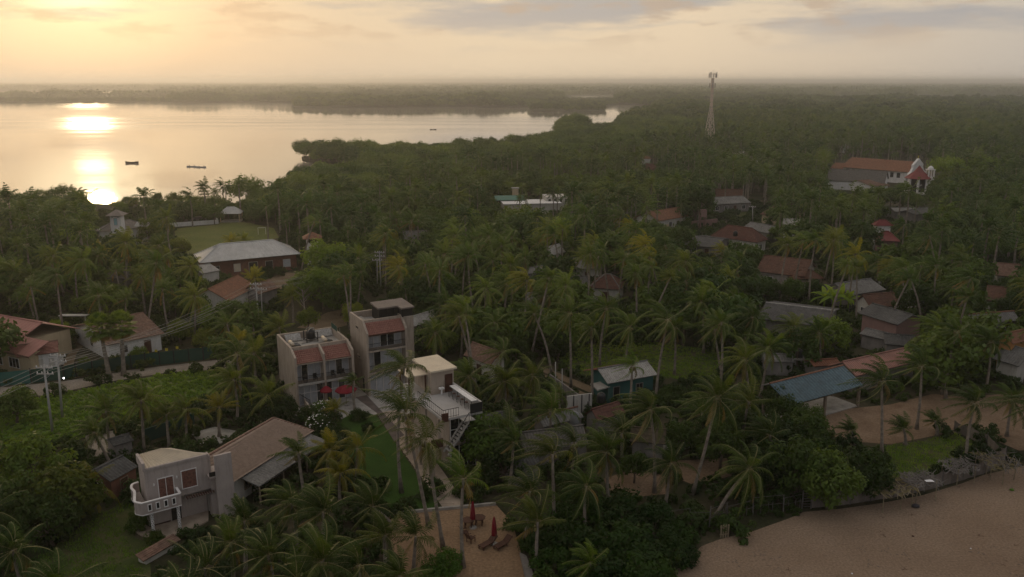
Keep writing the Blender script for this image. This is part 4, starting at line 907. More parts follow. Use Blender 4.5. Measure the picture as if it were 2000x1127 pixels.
HS = [  # name, label, A, B, ze, Mid, zr, cover, roof, wall, kw
 ('sheet_house', 'grey sheet roofed house glimpsed between palms left of the tall twin pole', (788, 468), (840, 466), 2.8, (810, 454), 4.6, 'sheet', 'asb', 'offwhite', {}),
 ('sheet_house', 'plain grey walled store directly behind the tall hotel block', (802, 640), (858, 622), 3.0, (830, 612), 4.2, 'sheet', 'asb_light', 'greywall', {'nowin': True}),
 ('tile_house', 'brown tiled house right of the tall hotel block behind palms', (905, 694), (958, 714), 2.8, (932, 672), 4.4, 'tile', 'tile_brown', 'offwhite', {}),
 ('tile_house', 'orange tiled house with a pillared porch near the water tank tower', (1286, 432), (1352, 421), 3.0, (1312, 407), 5.0, 'tile', 'tile_orange', 'offwhite', {}),
 ('tile_house', 'brown tiled house with white gable end near the far bend of the road', (1398, 385), (1452, 386), 3.0, (1430, 370), 5.4, 'tile', 'tile_old', 'white', {}),
 ('sheet_house', 'dark grey roofed house with a grey yard wall in front of the white gable house', (1390, 400), (1467, 396), 2.8, (1430, 384), 4.4, 'sheet', 'asb', 'greywall', {}),
 ('tile_house', 'large dark brown hipped tile house with a black roof tank', (1388, 461), (1478, 474), 3.0, (1432, 441), 5.8, 'tile', 'tile_dark', 'offwhite', {'hip': 3.0}),
 ('sheet_house', 'grey sheet roof beside the dark hipped tile house', (1448, 446), (1502, 456), 2.8, (1478, 436), 4.2, 'sheet', 'asb', 'greywall', {}),
 ('sheet_house', 'low dark roof left of the dark hipped tile house', (1337, 478), (1398, 484), 2.6, (1368, 462), 3.6, 'sheet', 'asb_dark', 'greywall', {}),
 ('tile_house', 'brown tile roof with grey hip caps half hidden by palms in mid grove', (1150, 562), (1212, 566), 2.8, (1180, 535), 4.8, 'tile', 'tile_dark', 'offwhite', {'hip': 2.5, 'capm': 'asb'}),
 ('sheet_house', 'grey sheet roof left of the brown hipped roof in mid grove', (1115, 556), (1150, 556), 2.6, (1130, 540), 3.8, 'sheet', 'asb', 'greywall', {}),
 ('sheet_house', 'dark grey roof above the aqua painted cottage', (1004, 560), (1066, 552), 2.8, (1034, 536), 4.4, 'sheet', 'asb_dark', 'offwhite', {}),
 ('aqua_cottage', 'small aqua and cream cottage peeping between palms', (1034, 590), (1063, 583), 3.0, (1047, 574), 4.2, 'sheet', 'asb_light', 'aquawall', {}),
 ('sheet_house', 'long pale roofed building left in mid grove', (1074, 500), (1105, 492), 3.0, (1088, 478), 4.6, 'sheet', 'asb_light', 'offwhite', {}),
 ('sheet_house', 'pale flat sheet roof behind the tall palms in mid grove', (1010, 546), (1082, 530), 2.8, (1045, 522), 3.8, 'sheet', 'asb', 'offwhite', {'nowin': True}),
 ('sheet_house', 'grey sheet roof to the right in mid grove', (1118, 526), (1178, 524), 2.8, (1148, 504), 4.2, 'sheet', 'asb', 'offwhite', {}),
 ('tile_house', 'reddish roof hidden in palms below the orange tiled house', (1262, 512), (1302, 508), 2.8, (1280, 494), 4.2, 'tile', 'tile_dark', 'offwhite', {}),
 ('tile_house', 'long red tiled house with a hipped porch right of the mid grove', (1476, 530), (1572, 541), 3.0, (1522, 502), 5.4, 'tile', 'tile_old', 'greyplaster', {}),
 ('tile_porch', 'lower red tiled porch at the right end of the long red tiled house', (1548, 546), (1608, 544), 2.5, (1576, 528), 3.8, 'tile', 'tile_old', 'offwhite', {'hip': 1.6, 'open_': True}),
 ('sheet_house', 'two toned grey sheet roof beside banana plants', (1660, 577), (1731, 566), 2.8, (1660, 550), 4.2, 'sheet', 'asb', 'greywall', {'nowin': True}),
 ('tile_house', 'old brown tiled roof between the two grey sheet roofs', (1700, 602), (1766, 596), 2.6, (1735, 572), 4.4, 'tile', 'tile_old', 'offwhite', {}),
 ('sheet_house', 'tall narrow house with dark gabled sheet roof and pink side wall', (1674, 611), (1753, 635), 4.6, (1740, 603), 5.8, 'sheet', 'asb_dark', 'pinkwall', {'nowin': True, 'over': .6}),
 ('lean_to', 'pale lean-to roof under the narrow gabled house', (1678, 652), (1745, 668), 2.2, (1712, 646), 2.8, 'sheet', 'asb', 'greywall', {'nowin': True, 'over': .3}),
 ('lean_to', 'grey sheet roof right below the narrow gabled house', (1728, 672), (1792, 678), 2.2, (1765, 655), 2.9, 'sheet', 'asb_dark', 'greywall', {'nowin': True, 'over': .3}),
 ('sheet_house', 'long dark sheet roof with a pale ridge line above the round bush', (1478, 622), (1618, 640), 2.8, (1545, 597), 4.0, 'sheet', 'asb_dark', 'greywall', {'nowin': True, 'capm': 'asb_light'}),
 ('sheet_house', 'patched faded pink sheet roofed shack behind the blue roof', (1672, 735), (1795, 706), 2.6, (1722, 690), 3.9, 'sheet', 'pink_sheet', 'greywall', {'nowin': True}),
 ('lean_to', 'rusty red flat sheet roof left of the faded pink shack', (1590, 716), (1645, 712), 2.2, (1616, 702), 2.6, 'sheet', 'rust', 'greywall', {'nowin': True, 'over': .2}),
 ('lean_to', 'low grey sheet roof left of the black water tank', (1493, 706), (1552, 708), 2.1, (1522, 692), 2.7, 'sheet', 'asb', 'greywall', {'nowin': True, 'over': .2}),
 ('sheet_house', 'grey sheet roof with a terracotta ridge at the right', (1885, 634), (1992, 626), 2.8, (1950, 610), 4.0, 'sheet', 'asb', 'greywall', {'capm': 'tile_orange'}),
 ('tile_house', 'orange walled house with orange tiled roof at the right edge', (1978, 672), (2050, 655), 5.2, (2010, 652), 6.4, 'tile', 'tile_orange', 'orangewall', {'over': .3}),
 ('sheet_house', 'dark and white patched lean roof beside the orange house', (1938, 700), (1990, 716), 2.8, (1966, 672), 4.6, 'sheet', 'asb', 'offwhite', {'nowin': True}),
 ('tile_house', 'pinkish tiled house at the right edge behind yellow flowering trees', (1944, 538), (2030, 545), 3.0, (1990, 517), 4.8, 'tile', 'tile_brown', 'offwhite', {}),
 ('tile_house', 'brown tiled cottage below the yellow flowering trees', (1922, 586), (1972, 592), 2.8, (1946, 560), 4.6, 'tile', 'tile_old', 'offwhite', {}),
 ('tile_house', 'red roofed upper storey of the white and pink house among palms', (1709, 441), (1745, 441), 6.2, (1727, 430), 7.4, 'tile', 'red_sheet', 'white', {'hip': 1.6}),
 ('tile_house', 'red hipped lower roof of the pink walled house among palms', (1712, 470), (1758, 472), 3.2, (1735, 452), 4.8, 'sheet', 'red_sheet', 'pinkwall', {'hip': 2.0}),
 ('white_house', 'plain white two storey house glimpsed between palms right of the long red tiled house', (1528, 438), (1562, 440), 6.0, (1546, 428), 7.0, 'sheet', 'asb_light', 'white', {}),
 ('sheet_house', 'flat brown sheet roof left of the twin poles', (1748, 413), (1798, 413), 2.8, (1772, 406), 3.4, 'sheet', 'asb', 'greywall', {'nowin': True}),
 ('sheet_house', 'second flat brown roof right of the twin poles', (1790, 420), (1832, 412), 2.8, (1812, 404), 3.6, 'sheet', 'asb_dark', 'greywall', {'nowin': True}),
 ('sheet_house', 'long pale metal roof at the far right behind palms', (1866, 432), (1955, 438), 2.8, (1915, 426), 3.8, 'sheet', 'asb_light', 'offwhite', {'nowin': True}),
 ('sheet_house', 'small white roofed hut left of the red roofed house', (1683, 424), (1702, 424), 2.4, (1692, 418), 3.2, 'sheet', 'white', 'offwhite', {'nowin': True}),
 ('tile_house', 'small brown roofed cottage in front of the church pavilion', (1703, 364), (1738, 362), 2.8, (1722, 350), 4.2, 'tile', 'tile_brown', 'white', {}),
 ('hall', 'long dark thatched hall with a white gable in front of the church', (1612, 352), (1728, 358), 3.4, (1668, 332), 7.0, 'tile', 'tile_grey', 'white', {'hip': 0, 'nowin': True}),
 ('sheet_house', 'red and white house with a small lookout in the middle distance', (1257, 330), (1287, 332), 4.0, (1272, 322), 6.2, 'sheet', 'tile_dark', 'pinkwall', {}),
 ('sheet_house', 'grey roof in the trees left of the red and white lookout house', (1195, 328), (1237, 328), 3.0, (1215, 320), 4.2, 'sheet', 'asb', 'offwhite', {'nowin': True}),
 ('white_house', 'small white block house below the cell tower', (1461, 304), (1483, 304), 5.0, (1472, 297), 5.6, 'sheet', 'asb_light', 'white', {}),
 ('white_house', 'white gabled house in the far palms left of the church', (1508, 306), (1524, 306), 4.0, (1516, 298), 5.6, 'sheet', 'asb_light', 'white', {}),
 ('white_house', 'far white house among palms above the church roof', (1646, 277), (1660, 277), 6.5, (1653, 270), 7.6, 'sheet', 'asb_light', 'white', {}),
 ('sheet_house', 'pale grey roof at the right of the cell tower houses', (1488, 340), (1512, 338), 3.0, (1500, 330), 4.2, 'sheet', 'asb_light', 'offwhite', {'nowin': True}),
 ('white_house', 'tiny white house on the right horizon among palms', (1812, 208), (1828, 208), 8.0, (1820, 205), 9.0, 'sheet', 'asb_light', 'white', {'nowin': True}),
 ('white_house', 'row of tiny white buildings right of the cell tower near the horizon', (1520, 204.5), (1544, 204.5), 8.0, (1532, 202), 9.0, 'sheet', 'asb_light', 'white', {'nowin': True}),
 ('tile_house', 'brown roof at the right of the grey roofed yard house', (1484, 418), (1520, 424), 3.0, (1502, 402), 4.8, 'tile', 'tile_old', 'cream', {}),
 ('sheet_house', 'grey roof right of the palm garden behind the banana plants', (1784, 578), (1820, 572), 2.6, (1800, 562), 3.6, 'sheet', 'asb_light', 'offwhite', {'nowin': True}),
 ('shack', 'old sheet roofed shack under palms right of the terrace building', (948, 846), (1016, 822), 2.3, (975, 808), 3.0, 'sheet', 'asb_dark', 'greywall', {'nowin': True, 'over': .2}),
 ('shack', 'grey thatched roof in front of the grey water tank', (1024, 884), (1150, 868), 2.3, (1080, 838), 3.8, 'sheet', 'tile_grey', 'greywall', {'nowin': True, 'over': .2}),
 ('shack', 'sheet roofed shack with tiled ridge left of the black water tank', (1062, 835), (1140, 815), 2.4, (1095, 808), 3.3, 'sheet', 'asb', 'greywall', {'nowin': True, 'over': .2, 'capm': 'tile_old'}),
 ('shack', 'small shack with a red edged roof beside the big dark bush', (1000, 918), (1056, 906), 2.2, (1026, 890), 2.9, 'sheet', 'asb_dark', 'greywall', {'nowin': True, 'over': .2, 'capm': 'tile_old'}),
 ('shack', 'low tiled roof under the black water tank near the teal shed', (1168, 822), (1222, 806), 2.4, (1190, 790), 3.4, 'tile', 'tile_dark', 'greywall', {'nowin': True, 'over': .2}),
 ('shack', 'thatched hut under palms at the sandy clearing', (1230, 862), (1300, 868), 2.0, (1262, 842), 3.2, 'tile', 'thatch', 'greywall', {'nowin': True, 'over': .3}),
]
for nm, lab, A, B, ze, Mid, zr, cv, rm, wm_, kw in HS:
    house(nm, lab, A, B, ze, Mid, zr, cv, rm, wm_, **kw)

# ---- white and teal roofed block by the lagoon grove
wb = thing('white_compound', 'white flat roofed compound with a teal sheet roof among palms', 'building', G(985, 420), R(8))
foot(wb, -1, 26, -1, 14)
MB().box(0, 18, 0, 9, 0, 3.3).build('wall', M['offwhite'], wb); MB().box(-.3, 18.3, -.3, 9.3, 3.3, 3.5).build('flat_roof', M['white'], wb)
roofslope(wb, 'green_sheet', 'sheet', (-2, 6, 3.8), (7.5, 6, 3.8), (7.5, 10, 4.8), (-2, 10, 4.8))
MB().box(14, 21, 4, 11, 0, 4.9).build('upper_block', M['offwhite'], wb)
for i in range(4): opening(wb, 'f', 15.2 + i * 1.8, .8, 3.2, 4.2, 4, 'window', 'offwhite', 'shade', 0)
MB().box(4.6, 6.4, 13, 15, 0, 6.6).build('tank_tower', M['cream'], wb); MB().box(4.3, 6.7, 12.7, 15.3, 6.6, 6.8).build('tower_roof', M['concrete'], wb)
house('sheet_house', 'pale wall and roof right behind the white compound', (1106, 372), (1130, 370), 3.0, (1116, 360), 4.2, 'sheet', 'green_sheet', 'offwhite', nowin=True)

# ---- teal shed
ta, tb2 = G(1187, 749.6, 2.9), G(1284.5, 732, 2.9); tang = math.atan2((tb2 - ta).y, (tb2 - ta).x)
ts = thing('teal_shed', 'teal painted shed with a pale sheet roof and rusty ridge', 'shed', (ta.x, ta.y, 0), tang); tl = (tb2 - ta).length
foot(ts, -1.5, tl + .8, -.6, 6.5)
prof = [(.35, 0), (.35, 2.95), (2.4, 3.95), (4.6, 3.2), (4.6, 0)]
sidewall(.35, tl - .45, prof, 'wall', 'tealwall', ts)
roofslope(ts, 'asb_light', 'sheet', (0, 0, 2.9), (tl, 0, 2.9), (tl, 2.5, 4.1), (0, 2.5, 4.1), pitch=.3); roofslope(ts, 'rust', 'sheet', (tl - 1.0, 5.2, 3.15), (-.6, 5.2, 3.15), (0, 2.5, 4.1), (tl, 2.5, 4.1)); cap(ts, (0, 2.5, 4.1), (tl, 2.5, 4.1), 'asb')
opening(ts, 'f', 1.6, .9, .02, 2.1, .35, 'door', 'greywall', 'shade', 0); opening(ts, 'f', 5.2, 1.0, 1.0, 2.0, .35, 'window', 'greywall', 'shade', 1)
MB().bar((.3, 3.2, 1.6), (.1, 3.2, 1.6), .05).build('door_latch', M['iron'], ts)
slab_ = MB().prism(pxpoly([(1152, 782), (1166, 795), (1192, 787), (1180, 776)]), 2.2, 2.35); o = slab_.build('tank_platform', M['concrete']); tag(o, 'small concrete platform carrying the black water tank', 'platform')
legp = G(1170, 786); 
TANK = [(.0, 0), (.52, 0), (.55, .08), (.55, .95), (.45, 1.12), (.22, 1.2), (.22, 1.28), (.0, 1.28)]
cyl('water_tank', 'black water tank on a platform in front of the teal shed', 'water tank', [(r_, z) for r_, z in TANK if r_ > 0], 'black', G(1174, 785.5, 2.35))
cyl('water_tank', 'grey water tank with a black lid among the sheet roofs', 'water tank', [(r_ * .95, z * 1.1) for r_, z in TANK if r_ > 0], 'tank', G(1122, 826, 3.0))
cyl('water_tank', 'black water tank on the dark hipped tile roof', 'water tank', [(r_, z) for r_, z in TANK if r_ > 0], 'black', G(1436, 461, 4.2))
ptk = thing('tank_tower', 'pink square water tank tower beside the orange tiled house', 'tank tower', G(1371, 446), .1)
MB().box(-.9, .9, -.9, .9, 3.4, 5.4).build('tank', M['pinkwall'], ptk)
for x in (-.75, .75):
    for y in (-.75, .75): MB().box(x - .12, x + .12, y - .12, y + .12, 0, 3.4).build('leg', M['pinkwall'], ptk)
tk = thing('water_tank', 'black water tank on a stand left of the blue roof', 'water tank', G(1558, 722), 0)
MB().lathe([(r_, z + 1.9) for r_, z in TANK if r_ > 0], 14).build('tank', M['black'], tk, True); MB().box(-.9, .9, -.9, .9, 1.7, 1.9).build('platform', M['concrete'], tk)
for x in (-.7, .7):
    for y in (-.7, .7): MB().box(x - .1, x + .1, y - .1, y + .1, 0, 1.7).build('leg', M['concrete'], tk)
# ---- open hall with the blue roof
house_b = house('open_hall', 'open sided hall under a large blue metal roof', (1543, 792), (1687, 753), 2.9, (1650, 713), 4.6, 'sheet', 'blue_sheet', 'greywall', cat='hall', open_=True, capm='tile_orange', pitch=.5, back=.4, bmat='asb')
# ---- church
ca, cb = G(1641, 326, 4.8), G(1776, 337, 4.8); cang = math.atan2((cb - ca).y, (cb - ca).x); cl_ = (cb - ca).length
ch = thing('church', 'long white church with terracotta roof and stepped gable front', 'church', (ca.x, ca.y, 0), cang)
foot(ch, -2, cl_ + 6, -2, 12)
MB().box(1, cl_, 1, 10, 0, 4.9).build('wall', M['white'], ch)
roofslope(ch, 'tile_orange', 'tile', (0, 0, 4.8), (cl_, 0, 4.8), (cl_, 5.5, 8.8), (2, 5.5, 8.8), pitch=.6); roofslope(ch, 'tile_orange', 'tile', (cl_, 11, 4.8), (0, 11, 4.8), (2, 5.5, 8.8), (cl_, 5.5, 8.8), pitch=.6)
for i in range(9): opening(ch, 'f', 3 + i * (cl_ - 5) / 9, 1.4, 2.2, 4.2, 1, 'window', 'white', 'shade', 0)
sidewall(cl_, cl_ + .9, [(-2.2, 0), (-2.2, 4.2), (0, 5.2), (1.2, 6.6), (1.2, 7.8), (5.5, 10.2), (9.8, 7.8), (9.8, 6.6), (11, 5.2), (13.2, 4.2), (13.2, 0)], 'gable_front', 'white', ch)
MB().bar((cl_ + .4, 5.5, 10.2), (cl_ + .4, 5.5, 11.4), .16).build('cross', M['yellow'], ch); MB().bar((cl_ + .4, 5.1, 11.0), (cl_ + .4, 5.9, 11.0), .16).build('cross', M['yellow'], ch)
MB().box(-5, 1, 2, 9, 0, 3.8).build('sacristy', M['white'], ch); roofslope(ch, 'tile_orange', 'tile', (-5.5, 1.5, 3.8), (1, 1.5, 3.8), (1, 5.5, 6.0), (-5.5, 5.5, 6.0), pitch=.6)
ov = thing('church_pavilion', 'octagonal pavilion with a steep red roof in front of the church', 'pavilion', G(1790, 377), 0)
foot(ov, -7, 7, -7, 7)
rr_ = 4.4; o8 = [(rr_ * math.cos(R(22.5 + 45 * i)), rr_ * math.sin(R(22.5 + 45 * i))) for i in range(8)]
for i in range(8):
    a, b = o8[i], o8[(i + 1) % 8]
    roofslope(ov, 'red_sheet', 'sheet', (a[0] * 1.1, a[1] * 1.1, 5.6), (b[0] * 1.1, b[1] * 1.1, 5.6), (b[0] * .4, b[1] * .4, 8.0), (a[0] * .4, a[1] * .4, 8.0), pitch=.6)
    roofslope(ov, 'red_sheet', 'sheet', (a[0] * .4, a[1] * .4, 8.0), (b[0] * .4, b[1] * .4, 8.0), (0, 0, 10.3), (0, 0, 10.3), pitch=.6)
    MB().box(a[0] * .9 - .3, a[0] * .9 + .3, a[1] * .9 - .3, a[1] * .9 + .3, 0, 5.7).build('column', M['white'], ov)
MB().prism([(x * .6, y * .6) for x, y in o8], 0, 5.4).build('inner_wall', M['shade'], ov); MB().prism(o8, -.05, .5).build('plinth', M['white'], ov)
bt = thing('bell_tower', 'slim white domed bell tower right of the church pavilion', 'tower', G(1812, 378), 0)
foot(bt, -3, 3, -3, 3)
MB().box(-1.1, 1.1, -1.1, 1.1, 0, 6.2).build('shaft', M['white'], bt)
for x, y in ((-.95, -.95), (.95, -.95), (.95, .95), (-.95, .95)): MB().box(x - .22, x + .22, y - .22, y + .22, 6.2, 8.8).build('pillar', M['white'], bt)
MB().box(-1.3, 1.3, -1.3, 1.3, 8.8, 9.1).build('cornice', M['white'], bt); MB().lathe([(1.05, 9.1), (1.0, 9.5), (.75, 9.9), (.35, 10.2), (.05, 10.3)], 12).build('dome', M['white'], bt, True)
# small lookout on the red and white house
lk = thing('lookout', 'small lookout room above the red and white house in the middle distance', 'tower', G(1262, 322, 4.5), 0)
MB().box(-1.6, 1.6, -1.6, 1.6, -2, 3).build('wall', M['white'], lk); roofslope(lk, 'tile_orange', 'tile', (-2, -2, 2.9), (2, -2, 2.9), (.5, 0, 4.0), (-.5, 0, 4.0)); roofslope(lk, 'tile_orange', 'tile', (2, 2, 2.9), (-2, 2, 2.9), (-.5, 0, 4.0), (.5, 0, 4.0))
# far towers on the horizon
for i, (px, wd, hh) in enumerate(((700, 60, 34), (862, 70, 30), (846, 40, 36), (1142, 55, 34), (905, 14, 48))):
    p = G(px, 163.2); o = MB().box(-wd / 2, wd / 2, -20, 20, 0, hh).box(-wd / 4, wd / 6, -15, 15, hh, hh * 1.35).build('far_block', M['greyplaster']); o.location = p
    tag(o, f'faint hazy building block on the horizon, {["first", "third", "second", "fifth", "fourth"][i]} from the left', 'building', 'hazy blocks on the horizon')

# ================================================================== PLANTS
WIND = Vector((-.8, .35, 0)).normalized()
def frond_curve(az, el, L, g, w, n=9):
    d = Vector((math.cos(az) * math.cos(el), math.sin(az) * math.cos(el), math.sin(el))); p = Vector((0, 0, 0)) + d * .12; pts = [p.copy()]
    for i in range(n):
        k = (i + 1) / n
        d = (d + Vector((0, 0, -1)) * g * (.5 + k) / n * 2 + WIND * w * (.4 + k) / n * 2).normalized()
        p = p + d * (L / n); pts.append(p.copy())
    return pts
def add_frond(mb, pts, nl, lmax, wd, rnd, droop=.35, wind=.3):
    n = len(pts) - 1
    # rachis: flat tapering strip
    vs = []
    for i, p in enumerate(pts):
        t = (pts[min(i + 1, n)] - pts[max(i - 1, 0)]).normalized(); s = t.cross(Vector((0, 0, 1)))
        if s.length < .05: s = Vector((1, 0, 0))
        s.normalize(); w = .055 * (1 - .8 * i / n)
        vs += [p + s * w, p - s * w]
    mb.cur = 1
    mb.add(vs, [(2 * i, 2 * i + 1, 2 * i + 3, 2 * i + 2) for i in range(n)])
    mb.cur = 0
    for k in range(nl):
        f = .10 + .89 * (k + rnd.uniform(-.2, .2)) / nl; f = max(.05, min(.99, f)); x = f * n; i = min(int(x), n - 1); p = pts[i].lerp(pts[i + 1], x - i)
        t = (pts[i + 1] - pts[i]).normalized(); s = t.cross(Vector((0, 0, 1)))
        if s.length < .05: s = Vector((1, 0, 0))
        s.normalize(); u = s.cross(t)
        ll = lmax * (.35 + .65 * math.sin(math.pi * min(1, f * .85 + .18))) * rnd.uniform(.85, 1.1)
        for sg in (-1, 1):
            d = (s * sg * .78 + t * (.45 + .4 * f) + u * .12 + WIND * wind * rnd.uniform(.6, 1.3) + Vector((0, 0, -droop * rnd.uniform(.7, 1.3)))).normalized()
            m = p + d * ll * .55; e = p + (d + Vector((0, 0, -.35)) + WIND * wind * .4).normalized() * ll
            h = t * (wd / 2)
            mb.add([p - h, p + h, m + h * .9, m - h * .9, e], [(0, 1, 2, 3), (3, 2, 4)])
def palm_variant(seed, nf, L, wind, detail, up=80, low=-38, g=.62):
    """returns list of (mesh builder, is_dry) for every frond"""
    rnd = random.Random(seed); res = []
    for k in range(nf):
        f = k / (nf - 1); az = k * 2.39996 + rnd.uniform(-.25, .25)
        el = R(up + (low - up) * (f ** 1.15) + rnd.uniform(-8, 8)); ln = L * rnd.uniform(.85, 1.08) * (.72 + .28 * min(1, f * 3.5))
        dry = f > .86 and rnd.random() < .6
        pts = frond_curve(az, el, ln * (.8 if dry else 1), g * (.75 + .5 * f), wind * rnd.uniform(.7, 1.2), 8 if detail > 1 else 5)
        mb = MB()
        if detail > 1: add_frond(mb, pts, 30, .95, .085, rnd, .3 + .5 * f, .35 * wind)
        elif detail == 1: add_frond(mb, pts, 17, .95, .15, rnd, .3 + .5 * f, .35 * wind)
        else: add_frond(mb, pts, 7, 1.05, .34, rnd, .3 + .4 * f, .3 * wind)
        res.append((mb, dry))
    return res
def merged(vs):
    m = MB()
    for mb, dry in vs:
        for c in (0, 1):
            fs = [f for f, q in zip(mb.f, mb.m) if q == c]
            if fs:
                m.cur = 2 if (dry and c == 0) else c
                used = sorted({i for f in fs for i in f}); mp = {i: j for j, i in enumerate(used)}
                m.add([mb.v[i] for i in used], [tuple(mp[i] for i in f) for f in fs])
    return m
PV = [dict(nf=24, L=4.6, wind=.45, low=-48), dict(nf=22, L=4.9, wind=.95), dict(nf=28, L=4.4, wind=.6, low=-55, g=.75), dict(nf=19, L=4.8, wind=1.3, low=-25), dict(nf=25, L=5.1, wind=.5, low=-68, g=.8), dict(nf=21, L=4.2, wind=.7, up=86, low=-10, g=.45), dict(nf=17, L=5.0, wind=.8, low=-75, g=.7), dict(nf=26, L=4.8, wind=.75, up=78, low=-58, g=.95)]
M['stalk'] = surf('frond_stalk', (.17, .15, .055), .6, .2, 1)
NEARV, MIDV = [], []
for i, p in enumerate(PV):
    k = dict(up=80, low=-38, g=.62); k.update({a: b for a, b in p.items() if a in k})
    fr_ = palm_variant(100 + i, p['nf'], p['L'], p['wind'], 2, **k)
    NEARV.append([(mb.mesh('frond', [M['dry'] if dry else M['palm'], M['stalk']]), dry) for mb, dry in fr_])
    MIDV.append(merged(palm_variant(100 + i, p['nf'], p['L'], p['wind'], 1, **k)).mesh('crown', [M['palm'], M['stalk'], M['dry']]))
nm_ = MB(); rnd = random.Random(5)
for k in range(9):
    a = rnd.uniform(0, 6.28); r_ = rnd.uniform(.22, .4); c = (r_ * math.cos(a), r_ * math.sin(a), rnd.uniform(-.6, -.15))
    o = len(nm_.v); pr = [(.03, -.17), (.12, -.1), (.14, 0), (.11, .1), (.03, .15)]
    s = MB().lathe(pr, 6); nm_.add([(x + c[0], y + c[1], z + c[2]) for x, y, z in s.v], s.f)
NUTS = nm_.mesh('coconuts', surf('green_coconut', (.14, .12, .035), .5, .3, 3), True)

# ---- naming: every plant gets the rank of its distance to a landmark one can find
LAND = [('the corner house', 345, 960), ('the long tan tiled roof', 520, 870), ('the guest block', 610, 720), ('the tall hotel block', 750, 690), ('the terrace building', 870, 800), ('the sand court', 930, 1050),
        ('the teal shed', 1220, 740), ('the blue roof', 1600, 750), ('the brick hall', 490, 500), ('the lagoon villa', 240, 450), ('the rose roofed house', 40, 660), ('the green fence', 270, 705), ('the church', 1720, 335),
        ('the cell tower', 1385, 290), ('the orange tiled house', 1318, 420), ('the white compound', 1040, 400), ('the long red tiled house', 1530, 525), ('the red roofed house', 1735, 450), ('the narrow gabled house', 1730, 615),
        ('the orange walled house', 1990, 690), ('the beach fence', 1750, 945), ('the guard tower', 611, 475), ('the dark hipped house', 1432, 458), ('the aqua cottage', 1045, 590), ('the grey water tank', 1122, 820),
        ('the white boats', 1300, 872), ('the brown mid-grove roof', 1180, 550), ('the grass yard', 1250, 705), ('the tall twin pole', 741, 520), ('the roadside poles', 105, 770), ('the white beach boat', 1322, 875), ('the grass field', 450, 460), ('the left beach end', 1360, 1060)]
ORD = 'nearest,second nearest,third nearest,fourth nearest,fifth nearest,sixth nearest,seventh nearest,eighth nearest,ninth nearest,tenth nearest'.split(',') + [f'{n} nearest' for n in 'eleventh,twelfth,thirteenth,fourteenth,fifteenth,sixteenth,seventeenth,eighteenth,nineteenth,twentieth'.split(',')]
TO_LABEL = []      # (object, px, py, kind words)
def flush_labels():
    cnt = {}
    rows = []
    for o, px, py, kindw in TO_LABEL:
        best = min(LAND, key=lambda l: (l[1] - px) ** 2 + (2.0 * (l[2] - py)) ** 2)
        dx, dy = px - best[1], py - best[2]
        rel = ('right of' if dx > 0 else 'left of') if abs(dx) > 2.0 * abs(dy) else ('in front of' if dy > 0 else 'behind')
        rows.append((kindw.split('|')[1], best[0], rel, dx * dx + 4 * dy * dy, o, kindw.split('|')[0]))
    rows.sort(key=lambda r_: r_[:4])
    for noun, lm, rel, d, o, look in rows:
        k = (noun, lm, rel); i = cnt.get(k, 0); cnt[k] = i + 1
        rank = ORD[i] if i < len(ORD) else f'{i + 1}th nearest'
        o['label'] = f'{look} {noun}, {rank} {rel} {lm}'

def trunk_mesh(top, bend, r0, r1, n=7):
    """trunk from the origin to top with a bow, ringed"""
    pts = []; rs = []; top = Vector(top)
    for i in range(n + 1):
        f = i / n; p = top * f + Vector(bend) * math.sin(math.pi * f) ; pts.append(p); rs.append((r0 * (1.5 if i == 0 else 1)) * (1 - f) + r1 * f)
    return MB().tube(pts, rs, 7).mesh('trunk', M['palmbark'], True)
PALMS = []     # (base, top, variant, scale, colour, look)
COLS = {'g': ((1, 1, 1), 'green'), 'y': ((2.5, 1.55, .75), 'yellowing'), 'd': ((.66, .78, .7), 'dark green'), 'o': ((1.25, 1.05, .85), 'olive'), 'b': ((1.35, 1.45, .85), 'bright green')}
def palm(cx, cy, h=None, base=None, v=None, sc_=1.0, col='g'):
    if base:
        b = G(*base); t = AtY(cx, cy, b.y)
        if t.z < 1.2: t.z = 1.2
    else:
        t = G(cx, cy, h); b = Vector((t.x + random.uniform(-.9, .9) * h / 9, t.y - random.uniform(-.5, .9) * h / 9, 0))
    PALMS.append((b, t, random.randrange(len(PV)) if v is None else v, sc_, col))
P = palm
# foreground and hotel
P(275, 782, base=(281, 882), v=2, sc_=1.0, col='o'); P(207, 803, base=(216, 882), v=0, sc_=.9); P(456, 742, 5.5, v=2, col='o'); P(468, 668, 5.5, v=4, col='y', sc_=.9); P(522, 772, 4.2, v=0, col='o', sc_=.9)
P(428, 795, 3.8, v=5, col='y', sc_=.8); P(362, 800, 4.2, v=2, col='o', sc_=.9); P(168, 948, 3.2, v=4, col='y', sc_=.85); P(325, 810, 4.0, v=5, col='o', sc_=.8); P(495, 690, 5, v=0, col='o'); P(545, 640, 6, v=5, col='o', sc_=.9)
P(569, 984, 6.0, base=(580, 1075), v=2); P(583, 885, 5.0, v=5, sc_=.8, col='g'); P(642, 880, 3.8, v=0, sc_=.8, col='y'); P(698, 876, 3.6, v=4, sc_=.8, col='y'); P(727, 990, base=(770, 1032), v=1, sc_=1.05); P(630, 1000, 6, v=5)
P(627, 1098, 7.0, v=0, sc_=1.0); P(752, 1046, 4.0, v=5, sc_=.85, col='o'); P(812, 1048, 3.4, v=1, sc_=.9); P(523, 1085, 6.5, v=2, sc_=.95); P(664, 925, 3.2, v=2, sc_=.75, col='y'); P(450, 1060, 5.8, v=0, sc_=.9); P(700, 1105, 6, v=3, sc_=.9)
